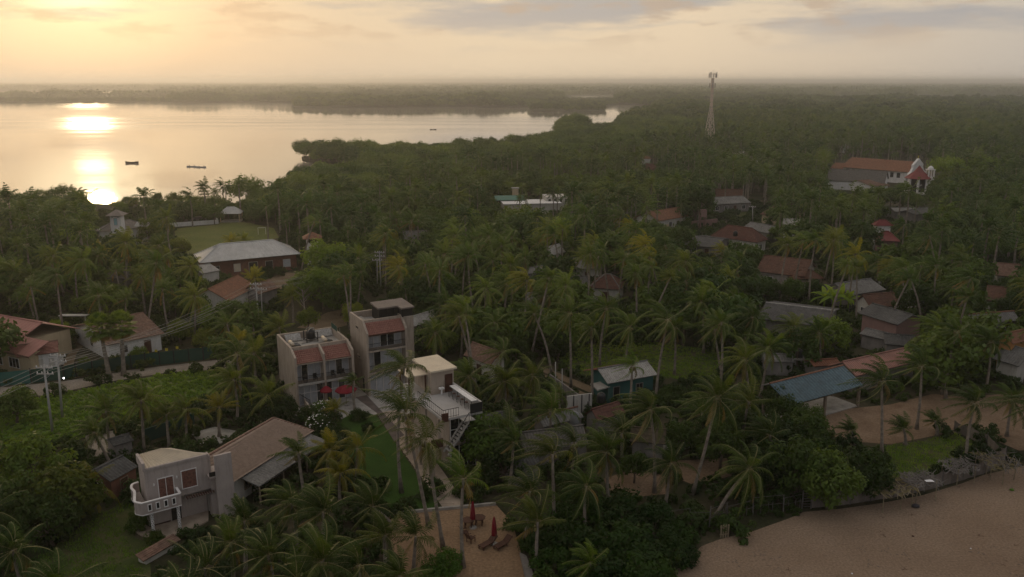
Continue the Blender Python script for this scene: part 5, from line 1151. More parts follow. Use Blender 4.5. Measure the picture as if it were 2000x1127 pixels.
P(478, 1018, 5.0, v=5, sc_=.85); P(580, 1130, 6.5, v=4, sc_=.9); P(780, 1125, 4, v=5, sc_=.8); P(25, 1075, 5, v=2, sc_=1, col='d'); P(-20, 1000, 5, v=0, sc_=.9, col='d'); P(400, 1110, 5.5, v=1, sc_=.9, col='d'); P(355, 1160, 5.5, v=1, sc_=.9, col='d'); P(110, 1150, 4, v=0, sc_=.9, col='d')
P(905, 935, base=(905, 1108), v=3, sc_=.95, col='b'); P(792, 808, base=(838, 1030), v=3, sc_=1.1); P(790, 716, base=(784, 962), v=1, sc_=.9); P(832, 862, base=(866, 1072), v=4, sc_=.85, col='o')
P(985, 745, 5.5, v=2, col='o'); P(1040, 735, 4.5, v=4, col='o'); P(915, 735, 5.0, v=0); P(850, 650, 6.0, v=0); P(730, 690, 5.0, v=5, sc_=.6, col='o'); P(655, 800, 2.2, v=0, sc_=.6, col='y'); P(690, 745, 4.0, v=5, sc_=.5)
P(1075, 803, 5.4, v=1, col='b'); P(1079, 888, base=(1083, 1025), v=3, sc_=1.0, col='o'); P(1183, 884, base=(1188, 985), v=2, sc_=1.0); P(1270, 800, base=(1278, 962), v=1, sc_=1.0); P(1400, 778, base=(1352, 966), v=0, sc_=1.05); P(1463, 916, base=(1398, 1008), v=4, sc_=.95); P(1235, 716, 6.5, v=3, sc_=.75, col='b')
P(1112, 612, base=(1115, 757), v=4); P(1185, 602, base=(1171, 714), v=4); P(1318, 640, base=(1317, 732), v=2); P(1395, 642, base=(1410, 735), v=0); P(1456, 660, base=(1455, 712), v=2, sc_=.85); P(1230, 640, 9, v=4); P(1500, 680, 7, v=0)
P(1152, 1100, 2.5, v=5, sc_=.7, col='b'); P(1035, 960, 5.5, v=1); P(1050, 1020, 4.5, v=5, col='o'); P(1310, 905, 4.5, v=4, sc_=.8, col='d'); P(1145, 950, 5, v=0, col='d', sc_=.9)
P(1722, 745, base=(1722, 892), v=3, sc_=1.0, col='d'); P(1800, 716, base=(1790, 838), v=1, sc_=1.0, col='d'); P(1935, 668, base=(1925, 764), v=2, sc_=1.0, col='d'); P(1903, 788, base=(1886, 905), v=1, sc_=.95, col='d'); P(1976, 782, base=(1966, 852), v=0, sc_=.9, col='d'); P(1662, 842, base=(1668, 868), v=5, sc_=.6, col='d'); P(1765, 838, base=(1768, 868), v=5, sc_=.65, col='d'); P(1826, 822, base=(1830, 850), v=5, sc_=.5, col='d')
P(1548, 640, base=(1552, 705), v=4, sc_=1.0, col='o'); P(1600, 650, 6, v=0, sc_=.9, col='d'); P(1866, 560, 8, v=2, col='d'); P(1868, 590, base=(1868, 625), v=2, sc_=.9, col='d'); P(1715, 510, base=(1713, 552), v=0, col='d'); P(1765, 440, base=(1763, 522), v=3, sc_=.9, col='d'); P(1800, 520, 8, v=2, col='d'); P(1660, 490, 8, v=4, col='d')
# middle left
P(245, 475, base=(247, 575), v=4, col='o'); P(104, 500, 9, v=4, col='o'); P(25, 530, base=(42, 612), v=2, col='o'); P(60, 540, base=(38, 612), v=0, col='o'); P(190, 500, 8, v=2, col='o'); P(275, 540, 7.5, v=0, col='o'); P(380, 580, 7, v=4, col='o'); P(372, 520, 8, v=2, col='o'); P(452, 470, base=(456, 525), v=0, sc_=.8, col='y'); P(476, 468, base=(478, 520), v=0, sc_=.75, col='o'); P(497, 543, 5.5, v=5, sc_=.8, col='y'); P(570, 580, 5, v=5, sc_=.8, col='o')
P(310, 480, 10, v=4, col='o'); P(325, 500, 8, v=2, col='o'); P(325, 425, 11, v=4, col='o', sc_=.9); P(700, 505, base=(704, 580), v=4, sc_=1.1); P(776, 470, base=(777, 510), v=3, col='y', sc_=.9); P(838, 515, base=(842, 560), v=2); P(700, 405, base=(701, 433), v=2); P(774, 428, 9, v=0); P(806, 416, base=(806, 450), v=4); P(852, 430, base=(858, 465), v=2); P(948, 440, base=(949, 500), v=4); P(910, 500, 10, v=2); P(950, 565, 9, v=4); P(905, 600, 8, v=2); P(870, 595, 7, v=0); P(990, 555, 8.5, v=1)
P(1025, 505, 9, v=4); P(1118, 485, base=(1113, 518), v=4); P(1155, 485, base=(1156, 530), v=0); P(1195, 470, base=(1200, 540), v=4); P(1212, 425, 10, v=3, col='o'); P(1325, 505, base=(1326, 605), v=1); P(1300, 480, 9, v=1); P(1412, 490, base=(1408, 530), v=3, col='y', sc_=.85); P(1424, 540, base=(1424, 598), v=0, col='o', sc_=.8); P(1250, 520, 9, v=2); P(1105, 560, 9, v=4); P(1370, 590, 8, v=4); P(1390, 575, 8.5, v=2); P(1470, 620, 7, v=2, col='d')
NHAND = len(PALMS)
# ---- the rest of the groves: random, away from buildings, open ground and the things one sees
CLEAR = [(530, 575, 700, 830), (688, 570, 812, 800), (795, 680, 930, 860), (255, 800, 625, 1060), (0, 600, 130, 770), (120, 605, 420, 760), (370, 455, 640, 560), (185, 405, 300, 470), (330, 425, 560, 500), (1140, 695, 1300, 800), (1495, 700, 1700, 815), (1665, 580, 1800, 690),
         (1600, 540, 1735, 585), (1470, 492, 1612, 560), (1280, 400, 1385, 440), (1385, 364, 1505, 480), (1700, 420, 1762, 480), (1620, 300, 1830, 372), (975, 384, 1102, 416), (730, 484, 752, 572), (1072, 474, 1112, 502), (1145, 530, 1212, 570), (860, 980, 1040, 1127), (690, 800, 870, 1010), (1730, 400, 1830, 425), (1640, 680, 1800, 740), (1935, 640, 2000, 720), (1300, 1000, 2000, 1127), (1590, 770, 1760, 870), (0, 770, 120, 850), (1110, 665, 1420, 742), (1480, 590, 1630, 640), (1925, 510, 2000, 600), (1340, 455, 1400, 490), (1695, 565, 1770, 606), (420, 535, 550, 590), (85, 690, 135, 850), (780, 448, 842, 472), (1560, 850, 2000, 1010), (760, 840, 880, 1000), (1255, 312, 1290, 335)]
def clear(px, py, pad=0):
    return any(a - pad < px < c + pad and b - pad < py < d + pad for a, b, c, d in CLEAR)
def blocked(x, y):
    return any(inpoly(x, y, q) for q in FOOT) or any(inpoly(x, y, q) for q in OPEN)
MBOUND = [(2300, 232), (1600, 238), (1480, 246), (1380, 258), (1300, 282), (1240, 312), (1100, 328), (960, 342), (830, 368), (720, 392), (660, 425), (600, 448), (556, 440), (478, 436), (462, 412), (330, 422), (205, 428), (160, 448), (80, 470), (-100, 470), (-560, 470)]
MANG = pxpoly(SHORE) + [(520, 1500), (900, 1700), (1100, 1700)] + pxpoly(MBOUND)
VERGE = pxpoly([(0, 790), (110, 775), (215, 752), (330, 733), (420, 722), (450, 740), (430, 770), (330, 800), (240, 830), (170, 850), (120, 870), (0, 880), (-100, 880), (-100, 800)])
random.seed(11)
grid = {}
def far_enough(x, y, d, store):
    gx, gy = int(x // d), int(y // d)
    for i in (-1, 0, 1):
        for j in (-1, 0, 1):
            for (a, b) in store.get((gx + i, gy + j), ()):
                if (a - x) ** 2 + (b - y) ** 2 < d * d: return False
    store.setdefault((gx, gy), []).append((x, y)); return True
for b, t, *_ in PALMS: grid.setdefault((int(t.x // 5.2), int(t.y // 5.2)), []).append((t.x, t.y))
cand = []
for k in range(16000):
    d = math.sqrt(random.uniform(66 ** 2, 240 ** 2)); az = R(random.uniform(-36, 36)); x, y = d * math.sin(az), d * math.cos(az)
    if blocked(x, y) or not inpoly(x, y, NEAR) or inpoly(x, y, MANG) or inpoly(x, y, VERGE): continue
    left = x / y < -.10
    if random.random() < (.45 if left else .12) or (y < 128 and random.random() < .5): continue
    h = random.choice((random.uniform(3.5, 7), random.uniform(7, 12.5), random.uniform(8, 11))) if y > 95 else random.uniform(3, 7)
    px, py, _ = proj((x, y, h)); rp = 3.6 / d * F_PX
    if any(a - rp * .5 < px < c + rp * .5 and e - rp * .4 < py < f + rp * .4 for a, e, c, f in CLEAR): continue
    bx, by, _ = proj((x, y, 0))
    if any(a < bx < c and e < by < f and False for a, e, c, f in CLEAR): continue
    if not far_enough(x, y, 5.2, grid): continue
    cand.append((d, x, y, h))
cand.sort()
NPALM = 300
for d, x, y, h in cand[:NPALM - NHAND]:
    t = Vector((x, y, h)); lean = random.uniform(0, .32 * h)
    a = random.uniform(0, 6.28); b = Vector((x + lean * math.cos(a), y + lean * math.sin(a), 0))
    PALMS.append((b, t, random.randrange(len(PV)), random.uniform(.68, 1.1), random.choice('ggggggoodddy' if y > 120 else 'gggod')))
SPILL = cand[NPALM - NHAND:]
DIM_LAST = cand[min(len(cand), NPALM - NHAND) - 1][0] if cand else 240
for b, t, v, s, c in PALMS:
    colr, word = COLS[c]; h = t.z
    k = random.uniform(.85, 1.15) * (.72 if b.y < 88 else (.95 if b.y < 120 else 1.2)); colr = tuple(q * k for q in colr) + (1,)  # near palms darker, farther ones brighter: light falloff put into the colour
    size = 'tall' if h > 8.5 else ('short' if h < 4.5 else 'slender')
    o = thing('coconut_palm', 'coconut palm', 'palm tree', b, 0, 'coconut palms')
    top = t - b; horiz = Vector((top.x, top.y, 0)); ln = top.length
    bend = Vector((random.uniform(-.03, .03), random.uniform(-.03, .03), 0)) * ln - horiz * random.uniform(.0, .18)
    obj('trunk', trunk_mesh(top, bend, .19 if h > 3 else .22, .12), o)
    sx = s * random.uniform(.80, .92); rz = random.uniform(-.5, .5)
    if b.y < 122:
        thin = random.uniform(0, .2); flip = -1 if random.random() < .5 else 1
        for me, dry in NEARV[v]:
            if random.random() < thin: continue
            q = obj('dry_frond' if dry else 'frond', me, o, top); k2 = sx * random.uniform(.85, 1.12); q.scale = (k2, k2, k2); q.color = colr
            q.rotation_euler = (random.uniform(-.16, .16), random.uniform(-.16, .16), rz + random.uniform(-.3, .3))
        if h > 4: q = obj('coconuts', NUTS, o, top)
    else:
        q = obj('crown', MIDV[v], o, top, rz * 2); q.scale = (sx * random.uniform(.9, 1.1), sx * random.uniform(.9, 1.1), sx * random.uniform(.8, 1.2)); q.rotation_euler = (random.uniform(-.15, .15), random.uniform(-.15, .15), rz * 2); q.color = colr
    px, py, _ = proj(t); TO_LABEL.append((o, px, py, f'{size} {word}|coconut palm'))

# ---- broadleaf trees and shrubs
def leafball(mb, rnd, n_clump, n_leaf, rx, rz, cz, leaf, flat=0.0, hollow=.45):
    cl = []
    for k in range(n_clump):
        while True:
            a = Vector((rnd.uniform(-1, 1), rnd.uniform(-1, 1), rnd.uniform(-1, 1)))
            if hollow < a.length < 1: break
        if a.z < -.55: a.z = -a.z * .5
        q = 1 + .28 * noise.noise(a * 1.7 + Vector((n_clump, rnd.random(), 0)))
        c = Vector((a.x * rx * q, a.y * rx * q, cz + a.z * rz * q * (1 - flat * .5))); cl.append(c)
        cr = rx * rnd.uniform(.22, .36)
        for j in range(n_leaf):
            u = Vector((rnd.gauss(0, 1), rnd.gauss(0, 1), rnd.gauss(0, .8))).normalized() * cr * rnd.uniform(.55, 1.05)
            p = c + u; nn = (u.normalized() + Vector((rnd.uniform(-.7, .7), rnd.uniform(-.7, .7), rnd.uniform(0, .9)))).normalized()
            s1 = nn.cross(Vector((rnd.uniform(-1, 1), rnd.uniform(-1, 1), rnd.uniform(-1, 1)))).normalized(); s2 = nn.cross(s1)
            L1 = leaf * rnd.uniform(.7, 1.4); L2 = L1 * .5
            mb.add([p - s1 * L1, p + s2 * L2, p + s1 * L1, p - s2 * L2], [(0, 1, 2, 3)])
    return cl
def tree_proto(seed, kind):
    rnd = random.Random(seed); mb = MB(); tr_ = MB()
    if kind == 'round': rx, rz, cz, nc_, nl_, lf = 3.2, 2.6, 4.6, 52, 52, .24
    elif kind == 'spread': rx, rz, cz, nc_, nl_, lf = 4.6, 1.7, 5.4, 60, 50, .25
    elif kind == 'shrub': rx, rz, cz, nc_, nl_, lf = 2.0, 1.45, 1.25, 42, 60, .15
    elif kind == 'dense': rx, rz, cz, nc_, nl_, lf = 3.0, 2.6, 3.4, 64, 60, .22
    elif kind == 'tall': rx, rz, cz, nc_, nl_, lf = 2.4, 3.8, 6.4, 52, 48, .25
    cl = leafball(mb, rnd, nc_, nl_, rx, rz, cz, lf, hollow=.5 if kind != 'spread' else .2)
    base = .22 if kind != 'shrub' else .08
    fork = Vector((rnd.uniform(-.3, .3), rnd.uniform(-.3, .3), max(.4, cz - rz * .75)))
    tr_.tube([(0, 0, 0), fork * .5 + Vector((.1, 0, 0)), fork], [base * 1.2, base, base * .85], 7)
    for c in cl[:9]:
        m = fork.lerp(c, .5) + Vector((0, 0, -.2)); tr_.tube([fork, m, c], [base * .6, base * .35, .03], 5, False)
    return mb.mesh('crown', [M['leaf']]), tr_.mesh('trunk', M['bark'], True)
TP = {}
for k in ('round', 'spread', 'shrub', 'dense', 'tall'): TP[k] = [tree_proto(hash_, k) for hash_ in (len(k) * 7 + 1, len(k) * 7 + 2, len(k) * 7 + 3)]
KR = {'round': (3.4, 4.6, 'leafy tree'), 'spread': (5.0, 5.4, 'spreading tree'), 'shrub': (2.1, 1.25, 'shrub'), 'dense': (3.2, 3.4, 'dense tree'), 'tall': (2.6, 6.4, 'upright tree')}
TREEFOOT = []
def tree(cx, cy, r, kind='round', col=(1, 1, 1), word='green', label=None, group='broadleaf trees', sq=1.0, mat=None, name=None):
    rr0, cz0, noun = KR[kind]
    s = 1.0
    for _ in range(6):
        p = G(cx, cy, cz0 * s * sq); d = (p - Vector((0, 0, CAM_H))).length; s = (r / F_PX * d) / rr0
    cr, tk_ = random.choice(TP[kind])
    o = thing(name or ('shrub' if kind == 'shrub' else 'broadleaf_tree'), label or 'tree', 'shrub' if kind == 'shrub' else 'tree', (p.x, p.y, 0), random.uniform(0, 6.28), group)
    a = obj('crown', cr, o); b = obj('trunk', tk_, o)
    for q in (a, b): q.scale = (s, s, s * sq)
    k = random.uniform(.9, 1.1) * (1.25 if p.y > 125 else .95); a.color = (col[0] * k, col[1] * k, col[2] * k, 1)  # crowns farther off tinted brighter, their light put into the leaf colour
    if not label: TO_LABEL.append((o, cx, cy, f'{word}|{noun}'))
    TREEFOOT.append((p.x, p.y, rr0 * s * .6))
    return o, a, p, s
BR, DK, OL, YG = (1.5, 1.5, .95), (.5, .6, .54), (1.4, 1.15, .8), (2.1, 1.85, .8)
random.seed(23)
TREES = [(640, 505, 45, 'round', BR, 'bright'), (600, 560, 38, 'dense', (1, 1, 1), 'green'), (665, 575, 40, 'dense', DK, 'dark'), (630, 555, 40, 'round', (1.1, 1.15, .9), 'green'), (152, 452, 26, 'round', BR, 'bright'), (205, 590, 32, 'round', OL, 'olive'), (172, 545, 34, 'dense', (1, 1, 1), 'green'), (290, 448, 24, 'round', OL, 'olive'), (352, 480, 18, 'dense', OL, 'olive'),
 (385, 600, 28, 'dense', (1, 1, 1), 'green'), (345, 550, 26, 'round', OL, 'olive'), (28, 790, 34, 'dense', (.9, .95, 1.0), 'grey green'), (110, 640, 18, 'shrub', YG, 'yellowish'), (128, 660, 20, 'shrub', BR, 'bright'), (60, 905, 55, 'round', (1.1, 1.15, .9), 'green'), (125, 965, 58, 'dense', OL, 'olive'), (40, 985, 55, 'dense', (1, 1, 1), 'green'), (95, 1010, 50, 'dense', DK, 'dark'), (140, 900, 35, 'round', DK, 'dark'),
 (862, 662, 32, 'dense', BR, 'bright'), (955, 862, 58, 'dense', (1.0, 1.15, .85), 'green'), (985, 900, 45, 'dense', DK, 'dark'), (1120, 955, 35, 'dense', DK, 'dark'), (1615, 655, 40, 'dense', (1.1, 1.15, .8), 'green'), (1795, 592, 42, 'dense', DK, 'dark'), (1492, 562, 26, 'dense', DK, 'dark'), (1360, 396, 40, 'dense', DK, 'dark'), (1310, 376, 32, 'dense', (1, 1, 1), 'green'), (1340, 440, 18, 'shrub', DK, 'dark'),
 (1855, 325, 36, 'spread', BR, 'bright'), (1925, 325, 36, 'spread', BR, 'bright'), (1890, 345, 30, 'spread', OL, 'olive'), (1100, 455, 34, 'round', BR, 'bright'), (1075, 435, 26, 'round', OL, 'olive'), (1280, 455, 28, 'dense', (1, 1, 1), 'green'), (1560, 912, 58, 'dense', DK, 'dark'), (1622, 935, 55, 'dense', (.85, .9, .9), 'dark'), (1692, 922, 46, 'dense', DK, 'dark'), (1500, 905, 50, 'dense', DK, 'dark'), (1575, 850, 45, 'dense', DK, 'dark'), (1520, 845, 45, 'round', DK, 'dark'), (1600, 880, 35, 'dense', DK, 'dark'), (1540, 806, 36, 'dense', DK, 'dark'), (1578, 822, 34, 'round', DK, 'dark'), (1515, 780, 30, 'round', DK, 'dark'),
 (1320, 772, 26, 'shrub', DK, 'dark'), (1300, 775, 24, 'shrub', DK, 'dark'), (1345, 775, 24, 'shrub', DK, 'dark'), (1330, 850, 34, 'round', DK, 'dark'), (1240, 905, 30, 'round', DK, 'dark'), (1410, 860, 45, 'round', DK, 'dark'), (1450, 830, 45, 'dense', DK, 'dark'), (1390, 830, 38, 'round', DK, 'dark'), (1700, 640, 22, 'shrub', DK, 'dark'), (1880, 660, 34, 'round', DK, 'dark'), (1830, 640, 30, 'dense', DK, 'dark'), (1900, 545, 24, 'round', YG, 'yellowish'), (1880, 530, 22, 'round', YG, 'yellowish'), (1935, 540, 18, 'shrub', YG, 'yellow flowering'),
 (1885, 590, 30, 'dense', DK, 'dark'), (1980, 600, 30, 'dense', DK, 'dark'), (1960, 565, 22, 'dense', DK, 'dark'), (1545, 565, 24, 'dense', DK, 'dark'), (1590, 565, 20, 'dense', DK, 'dark'), (1700, 395, 24, 'spread', OL, 'olive'), (1740, 382, 28, 'spread', DK, 'dark'), (1640, 385, 26, 'spread', DK, 'dark'), (265, 393, 12, 'round', OL, 'olive'), (306, 390, 15, 'round', OL, 'olive'), (340, 391, 16, 'dense', OL, 'olive'), (372, 393, 14, 'round', OL, 'olive'), (434, 394, 9, 'round', OL, 'small olive'), (484, 402, 15, 'dense', OL, 'olive'), (520, 398, 19, 'dense', OL, 'olive'), (228, 398, 12, 'spread', OL, 'olive'),
 (640, 822, 26, 'shrub', DK, 'dark'), (605, 810, 24, 'shrub', DK, 'dark'), (545, 800, 34, 'dense', DK, 'dark'), (700, 812, 18, 'shrub', DK, 'dark'), (660, 850, 24, 'shrub', DK, 'dark'), (720, 835, 14, 'shrub', DK, 'dark'), (268, 1020, 22, 'shrub', (1, 1.1, .8), 'green'), (300, 1052, 18, 'shrub', OL, 'olive'), (785, 580, 26, 'dense', (1, 1, 1), 'green'), (690, 610, 22, 'dense', OL, 'olive'), (600, 620, 22, 'round', OL, 'olive'), (880, 560, 28, 'dense', DK, 'dark'), (830, 600, 24, 'dense', DK, 'dark'),
 (745, 600, 20, 'dense', DK, 'dark'), (1060, 660, 30, 'dense', DK, 'dark'), (1090, 672, 30, 'dense', DK, 'dark'), (1225, 655, 30, 'round', DK, 'dark'), (1260, 632, 30, 'dense', DK, 'dark'), (1010, 680, 28, 'round', DK, 'dark'), (870, 1100, 34, 'shrub', (.8, 1.1, .7), 'glossy green'), (840, 1118, 26, 'shrub', (.8, 1.1, .7), 'glossy green'), (270, 690, 16, 'shrub', BR, 'bright'), (165, 705, 10, 'shrub', YG, 'yellow'), (350, 640, 24, 'round', OL, 'olive'), (420, 625, 30, 'round', BR, 'bright'), (400, 660, 22, 'round', OL, 'olive'), (450, 610, 26, 'dense', (1, 1, 1), 'green'), (580, 500, 0, '', 0, '')]
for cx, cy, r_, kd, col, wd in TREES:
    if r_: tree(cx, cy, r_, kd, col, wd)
# big glossy beach shrubs in front
for cx, cy, r_ in ((1130, 1000, 55), (1210, 1000, 55), (1275, 1020, 55), (1130, 1065, 60), (1215, 1070, 65), (1290, 1070, 50), (1080, 1100, 45), (1160, 1125, 60), (1250, 1120, 55), (1325, 1045, 35), (1050, 1060, 35), (1335, 1085, 30)):
    tree(cx, cy, r_, 'shrub', (.36, .55, .34), 'glossy green', sq=.85, name='beach_shrub', group='beach shrubs')
# white flowers on the two bushes in front of the hotel
for cx, cy in ((632, 800), (622, 828)):
    o, a, p, s = tree(cx, cy, 24, 'shrub', (.75, .9, .75), 'white flowering', name='flowering_bush', group='flowering bushes')
    rnd = random.Random(cx); fm = MB()
    for k in range(55):
        u = Vector((rnd.gauss(0, 1), rnd.gauss(0, 1), abs(rnd.gauss(0, 1)))).normalized(); c = Vector((0, 0, 1.25 * s)) + Vector((u.x * 2.05, u.y * 2.05, u.z * 1.5)) * s; e = .11
        fm.add([c + Vector((-e, 0, 0)), c + Vector((0, -e, e * .3)), c + Vector((e, 0, 0)), c + Vector((0, e, e * .3)), c + Vector((0, 0, e * .7))], [(0, 1, 4), (1, 2, 4), (2, 3, 4), (3, 0, 4)])
    fm.build('flowers', M['flower'], o)['kind'] = 'stuff'
# banana plants
def banana(w, label, s=1.0):
    o = thing('banana_plant', label, 'banana plant', w, random.uniform(0, 6), 'banana plants'); rnd = random.Random(int(w[0] * 10))
    MB().tube([(0, 0, 0), (.05, 0, 1.2 * s), (0, .05, 2.2 * s)], [.16 * s, .13 * s, .08 * s], 7).build('stem', M['weed'], o, True)
    for k in range(8):
        az = k * 2.4 + rnd.uniform(-.3, .3); el = R(70 - 7 * k); m = MB(); pts = frond_curve(az, el, 2.4 * s, .7, .1, 6); vs = []
        for i, p in enumerate(pts):
            t = (pts[min(i + 1, 6)] - pts[max(i - 1, 0)]).normalized(); q = t.cross(Vector((0, 0, 1))).normalized(); wd = .33 * s * math.sin(math.pi * min(1, .12 + .86 * i / 6)); vs += [p + q * wd + Vector((0, 0, -wd * .35)), p + Vector((0, 0, .03)), p - q * wd + Vector((0, 0, -wd * .35))]
        m.add(vs, [f for i in range(6) for f in ((3 * i, 3 * i + 1, 3 * i + 4, 3 * i + 3), (3 * i + 1, 3 * i + 2, 3 * i + 5, 3 * i + 4))])
        m.v = [(x, y, z + 2.1 * s) for x, y, z in m.v]; m.build('leaf', M['weed'], o)
for i, (px, py, s) in enumerate(((1608, 608, 1.3), (1625, 612, 1.5), (1640, 608, 1.3), (1655, 612, 1.2))): banana(G(px, py), f'broad leaved banana plant in front of the two toned grey roof, {["first", "second", "third", "fourth"][i]} from left', s)
# fan palms by the road: ball crowns of stiff fans
def fanpalm(cx, cy, base, label):
    b = G(*base); t = AtY(cx, cy, b.y); o = thing('fan_palm', label, 'palm tree', b, 0, 'fan palms by the road'); top = t - b; rnd = random.Random(cx)
    obj('trunk', trunk_mesh(top, (0, 0, 0), .32, .24), o)
    for k in range(44):
        f = k / 43; az = k * 2.39996; el = R(85 - 150 * f); d = Vector((math.cos(az) * math.cos(el), math.sin(az) * math.cos(el), math.sin(el))); m = MB()
        st_ = d * .2; en = d * 1.45; m.bar(st_, en, .05, .03)
        sd = d.cross(Vector((0, 0, 1)))
        if sd.length < .1: sd = Vector((1, 0, 0))
        sd.normalize(); up = sd.cross(d)
        for j in range(15):
            a = R(-120 + 240 * j / 14); q = d * math.cos(a) + sd * math.sin(a); e = en + q * rnd.uniform(.95, 1.2) + up * .12 * math.cos(a * 2) + Vector((0, 0, -.08)); h = (d * -math.sin(a) + sd * math.cos(a)) * .1
            mm = en + q * .55; m.add([en, mm - h, e, mm + h], [(0, 1, 2, 3)])
        q_ = m.build('dry_fan_leaf' if f > .86 else 'fan_leaf', M['dry'] if f > .86 else M['palm'], o); q_.location = top; q_.color = (1.7, 1.6, 1.5, 1)
fanpalm(195, 640, (214, 738), 'left of two round-headed fan palms standing by the green fence'); fanpalm(236, 636, (242, 733), 'right of two round-headed fan palms standing by the green fence')
# tiered tree by the lagoon
p = G(402, 412); o = thing('tiered_tree', 'dark tree with separate flat branch tiers at the lagoon edge', 'tree', p, 0); rnd = random.Random(3)
MB().tube([(0, 0, 0), (.1, 0, 4), (0, 0, 9)], [.22, .16, .05], 6).build('trunk', M['bark'], o, True)
for k in range(7):
    m = MB(); z = 2.6 + k * .95; rr_2 = 3.1 * (1 - k * .1) * rnd.uniform(.75, 1.1); ox = rnd.uniform(-.8, .8)
    for j in range(420):
        a = rnd.uniform(0, 6.28); q = rr_2 * math.sqrt(rnd.random()); c = Vector((ox + q * math.cos(a), q * math.sin(a), z + rnd.uniform(-.18, .18))); e = .2; t1 = Vector((rnd.uniform(-1, 1), rnd.uniform(-1, 1), rnd.uniform(-.3, .3))).normalized(); t2 = Vector((-t1.y, t1.x, rnd.uniform(-.2, .2)))
        m.add([c - t1 * e, c + t2 * e * .6, c + t1 * e, c - t2 * e * .6], [(0, 1, 2, 3)])
    m.build('branch_tier', M['leaf'], o).color = (1.1, .95, .8, 1)
# bare pale trunk behind the hotel
bt_ = thing('bare_tree', 'bare pale tree with thin leafless branches behind the guest block', 'tree', G(596, 638), 0); rnd = random.Random(9)
tm = MB().tube([(0, 0, 0), (.1, 0, 3), (-.1, 0, 6.5)], [.2, .15, .08], 6)
for k in range(9):
    z = 3.5 + k * .35; a = rnd.uniform(0, 6.28); e = Vector((math.cos(a) * 1.5, math.sin(a) * 1.5, z + 1.3)); tm.tube([(0, 0, z), e * .6 + Vector((0, 0, z * .4)), e], [.06, .04, .015], 4)
tm.build('trunk', M['palmbark'], bt_)
flush_labels()

# ================================================================== PLANT MASSES (uncountable): instances on points
def scatter(name, label, cat, pts, protos):
    """pts: (x, y, z, scale, rot). protos: meshes"""
    hid = bpy.data.collections.new(name + '_forms')
    for i, me in enumerate(protos): hid.objects.link(bpy.data.objects.new(f'{name}_form_{i}', me))
    me = bpy.data.meshes.new(name); me.from_pydata([p[:3] for p in pts], [], [])
    for an, tp, k in (('sc', 'FLOAT', 3), ('rt', 'FLOAT', 4)):
        at = me.attributes.new(an, tp, 'POINT'); at.data.foreach_set('value', [p[k] for p in pts])
    at = me.attributes.new('ix', 'INT', 'POINT'); rnd = random.Random(1); at.data.foreach_set('value', [rnd.randrange(len(protos)) for _ in pts])
    o = obj(name, me); tag(o, label, cat, None, 'stuff')
    ng = bpy.data.node_groups.new(name, 'GeometryNodeTree'); ng.interface.new_socket('Geometry', in_out='INPUT', socket_type='NodeSocketGeometry'); ng.interface.new_socket('Geometry', in_out='OUTPUT', socket_type='NodeSocketGeometry')
    N = ng.nodes.new; L = ng.links.new
    gi, go = N('NodeGroupInput'), N('NodeGroupOutput'); ci = N('GeometryNodeCollectionInfo'); ci.inputs['Collection'].default_value = hid; ci.inputs['Separate Children'].default_value = True; ci.inputs['Reset Children'].default_value = True
    ip = N('GeometryNodeInstanceOnPoints'); ip.inputs['Pick Instance'].default_value = True
    def na(n, t):
        q = N('GeometryNodeInputNamedAttribute'); q.data_type = t; q.inputs['Name'].default_value = n; return q.outputs['Attribute']
    cx = N('ShaderNodeCombineXYZ'); L(na('rt', 'FLOAT'), cx.inputs['Z'])
    er = N('FunctionNodeEulerToRotation'); L(cx.outputs[0], er.inputs[0])
    L(gi.outputs[0], ip.inputs['Points']); L(ci.outputs[0], ip.inputs['Instance']); L(na('ix', 'INT'), ip.inputs['Instance Index']); L(er.outputs[0], ip.inputs['Rotation']); L(na('sc', 'FLOAT'), ip.inputs['Scale'])
    L(ip.outputs[0], go.inputs[0]); md = o.modifiers.new('plants', 'NODES'); md.node_group = ng
    return o
def crown_mesh(name, seed, mat, nc, nl, rx, rz, cz, lf, flat=0.0, hollow=.45, trunk=None):
    rnd = random.Random(seed); mb = MB(); leafball(mb, rnd, nc, nl, rx, rz, cz, lf, flat, hollow)
    if trunk:
        mb.cur = 1; mb.tube([(0, 0, 0), (.1, 0, cz)], [trunk, trunk * .5], 5)
    return mb.mesh(name, [M[mat], M['bark']])
random.seed(31)
FOV = R(37)
def pts_in(n, d0, d1, test, spacing, smin, smax, az0=-FOV, az1=FOV, grow=0.0):
    store = {}; res = []
    for _ in range(n):
        d = math.sqrt(random.uniform(d0 ** 2, d1 ** 2)); a = random.uniform(az0, az1); x, y = d * math.sin(a), d * math.cos(a)
        sp = spacing
        if not test(x, y): continue
        if not far_enough(x, y, sp, store): continue
        res.append((x, y, 0, random.uniform(smin, smax) * (1 + grow * d / d1), random.uniform(0, 6.28)))
    return res
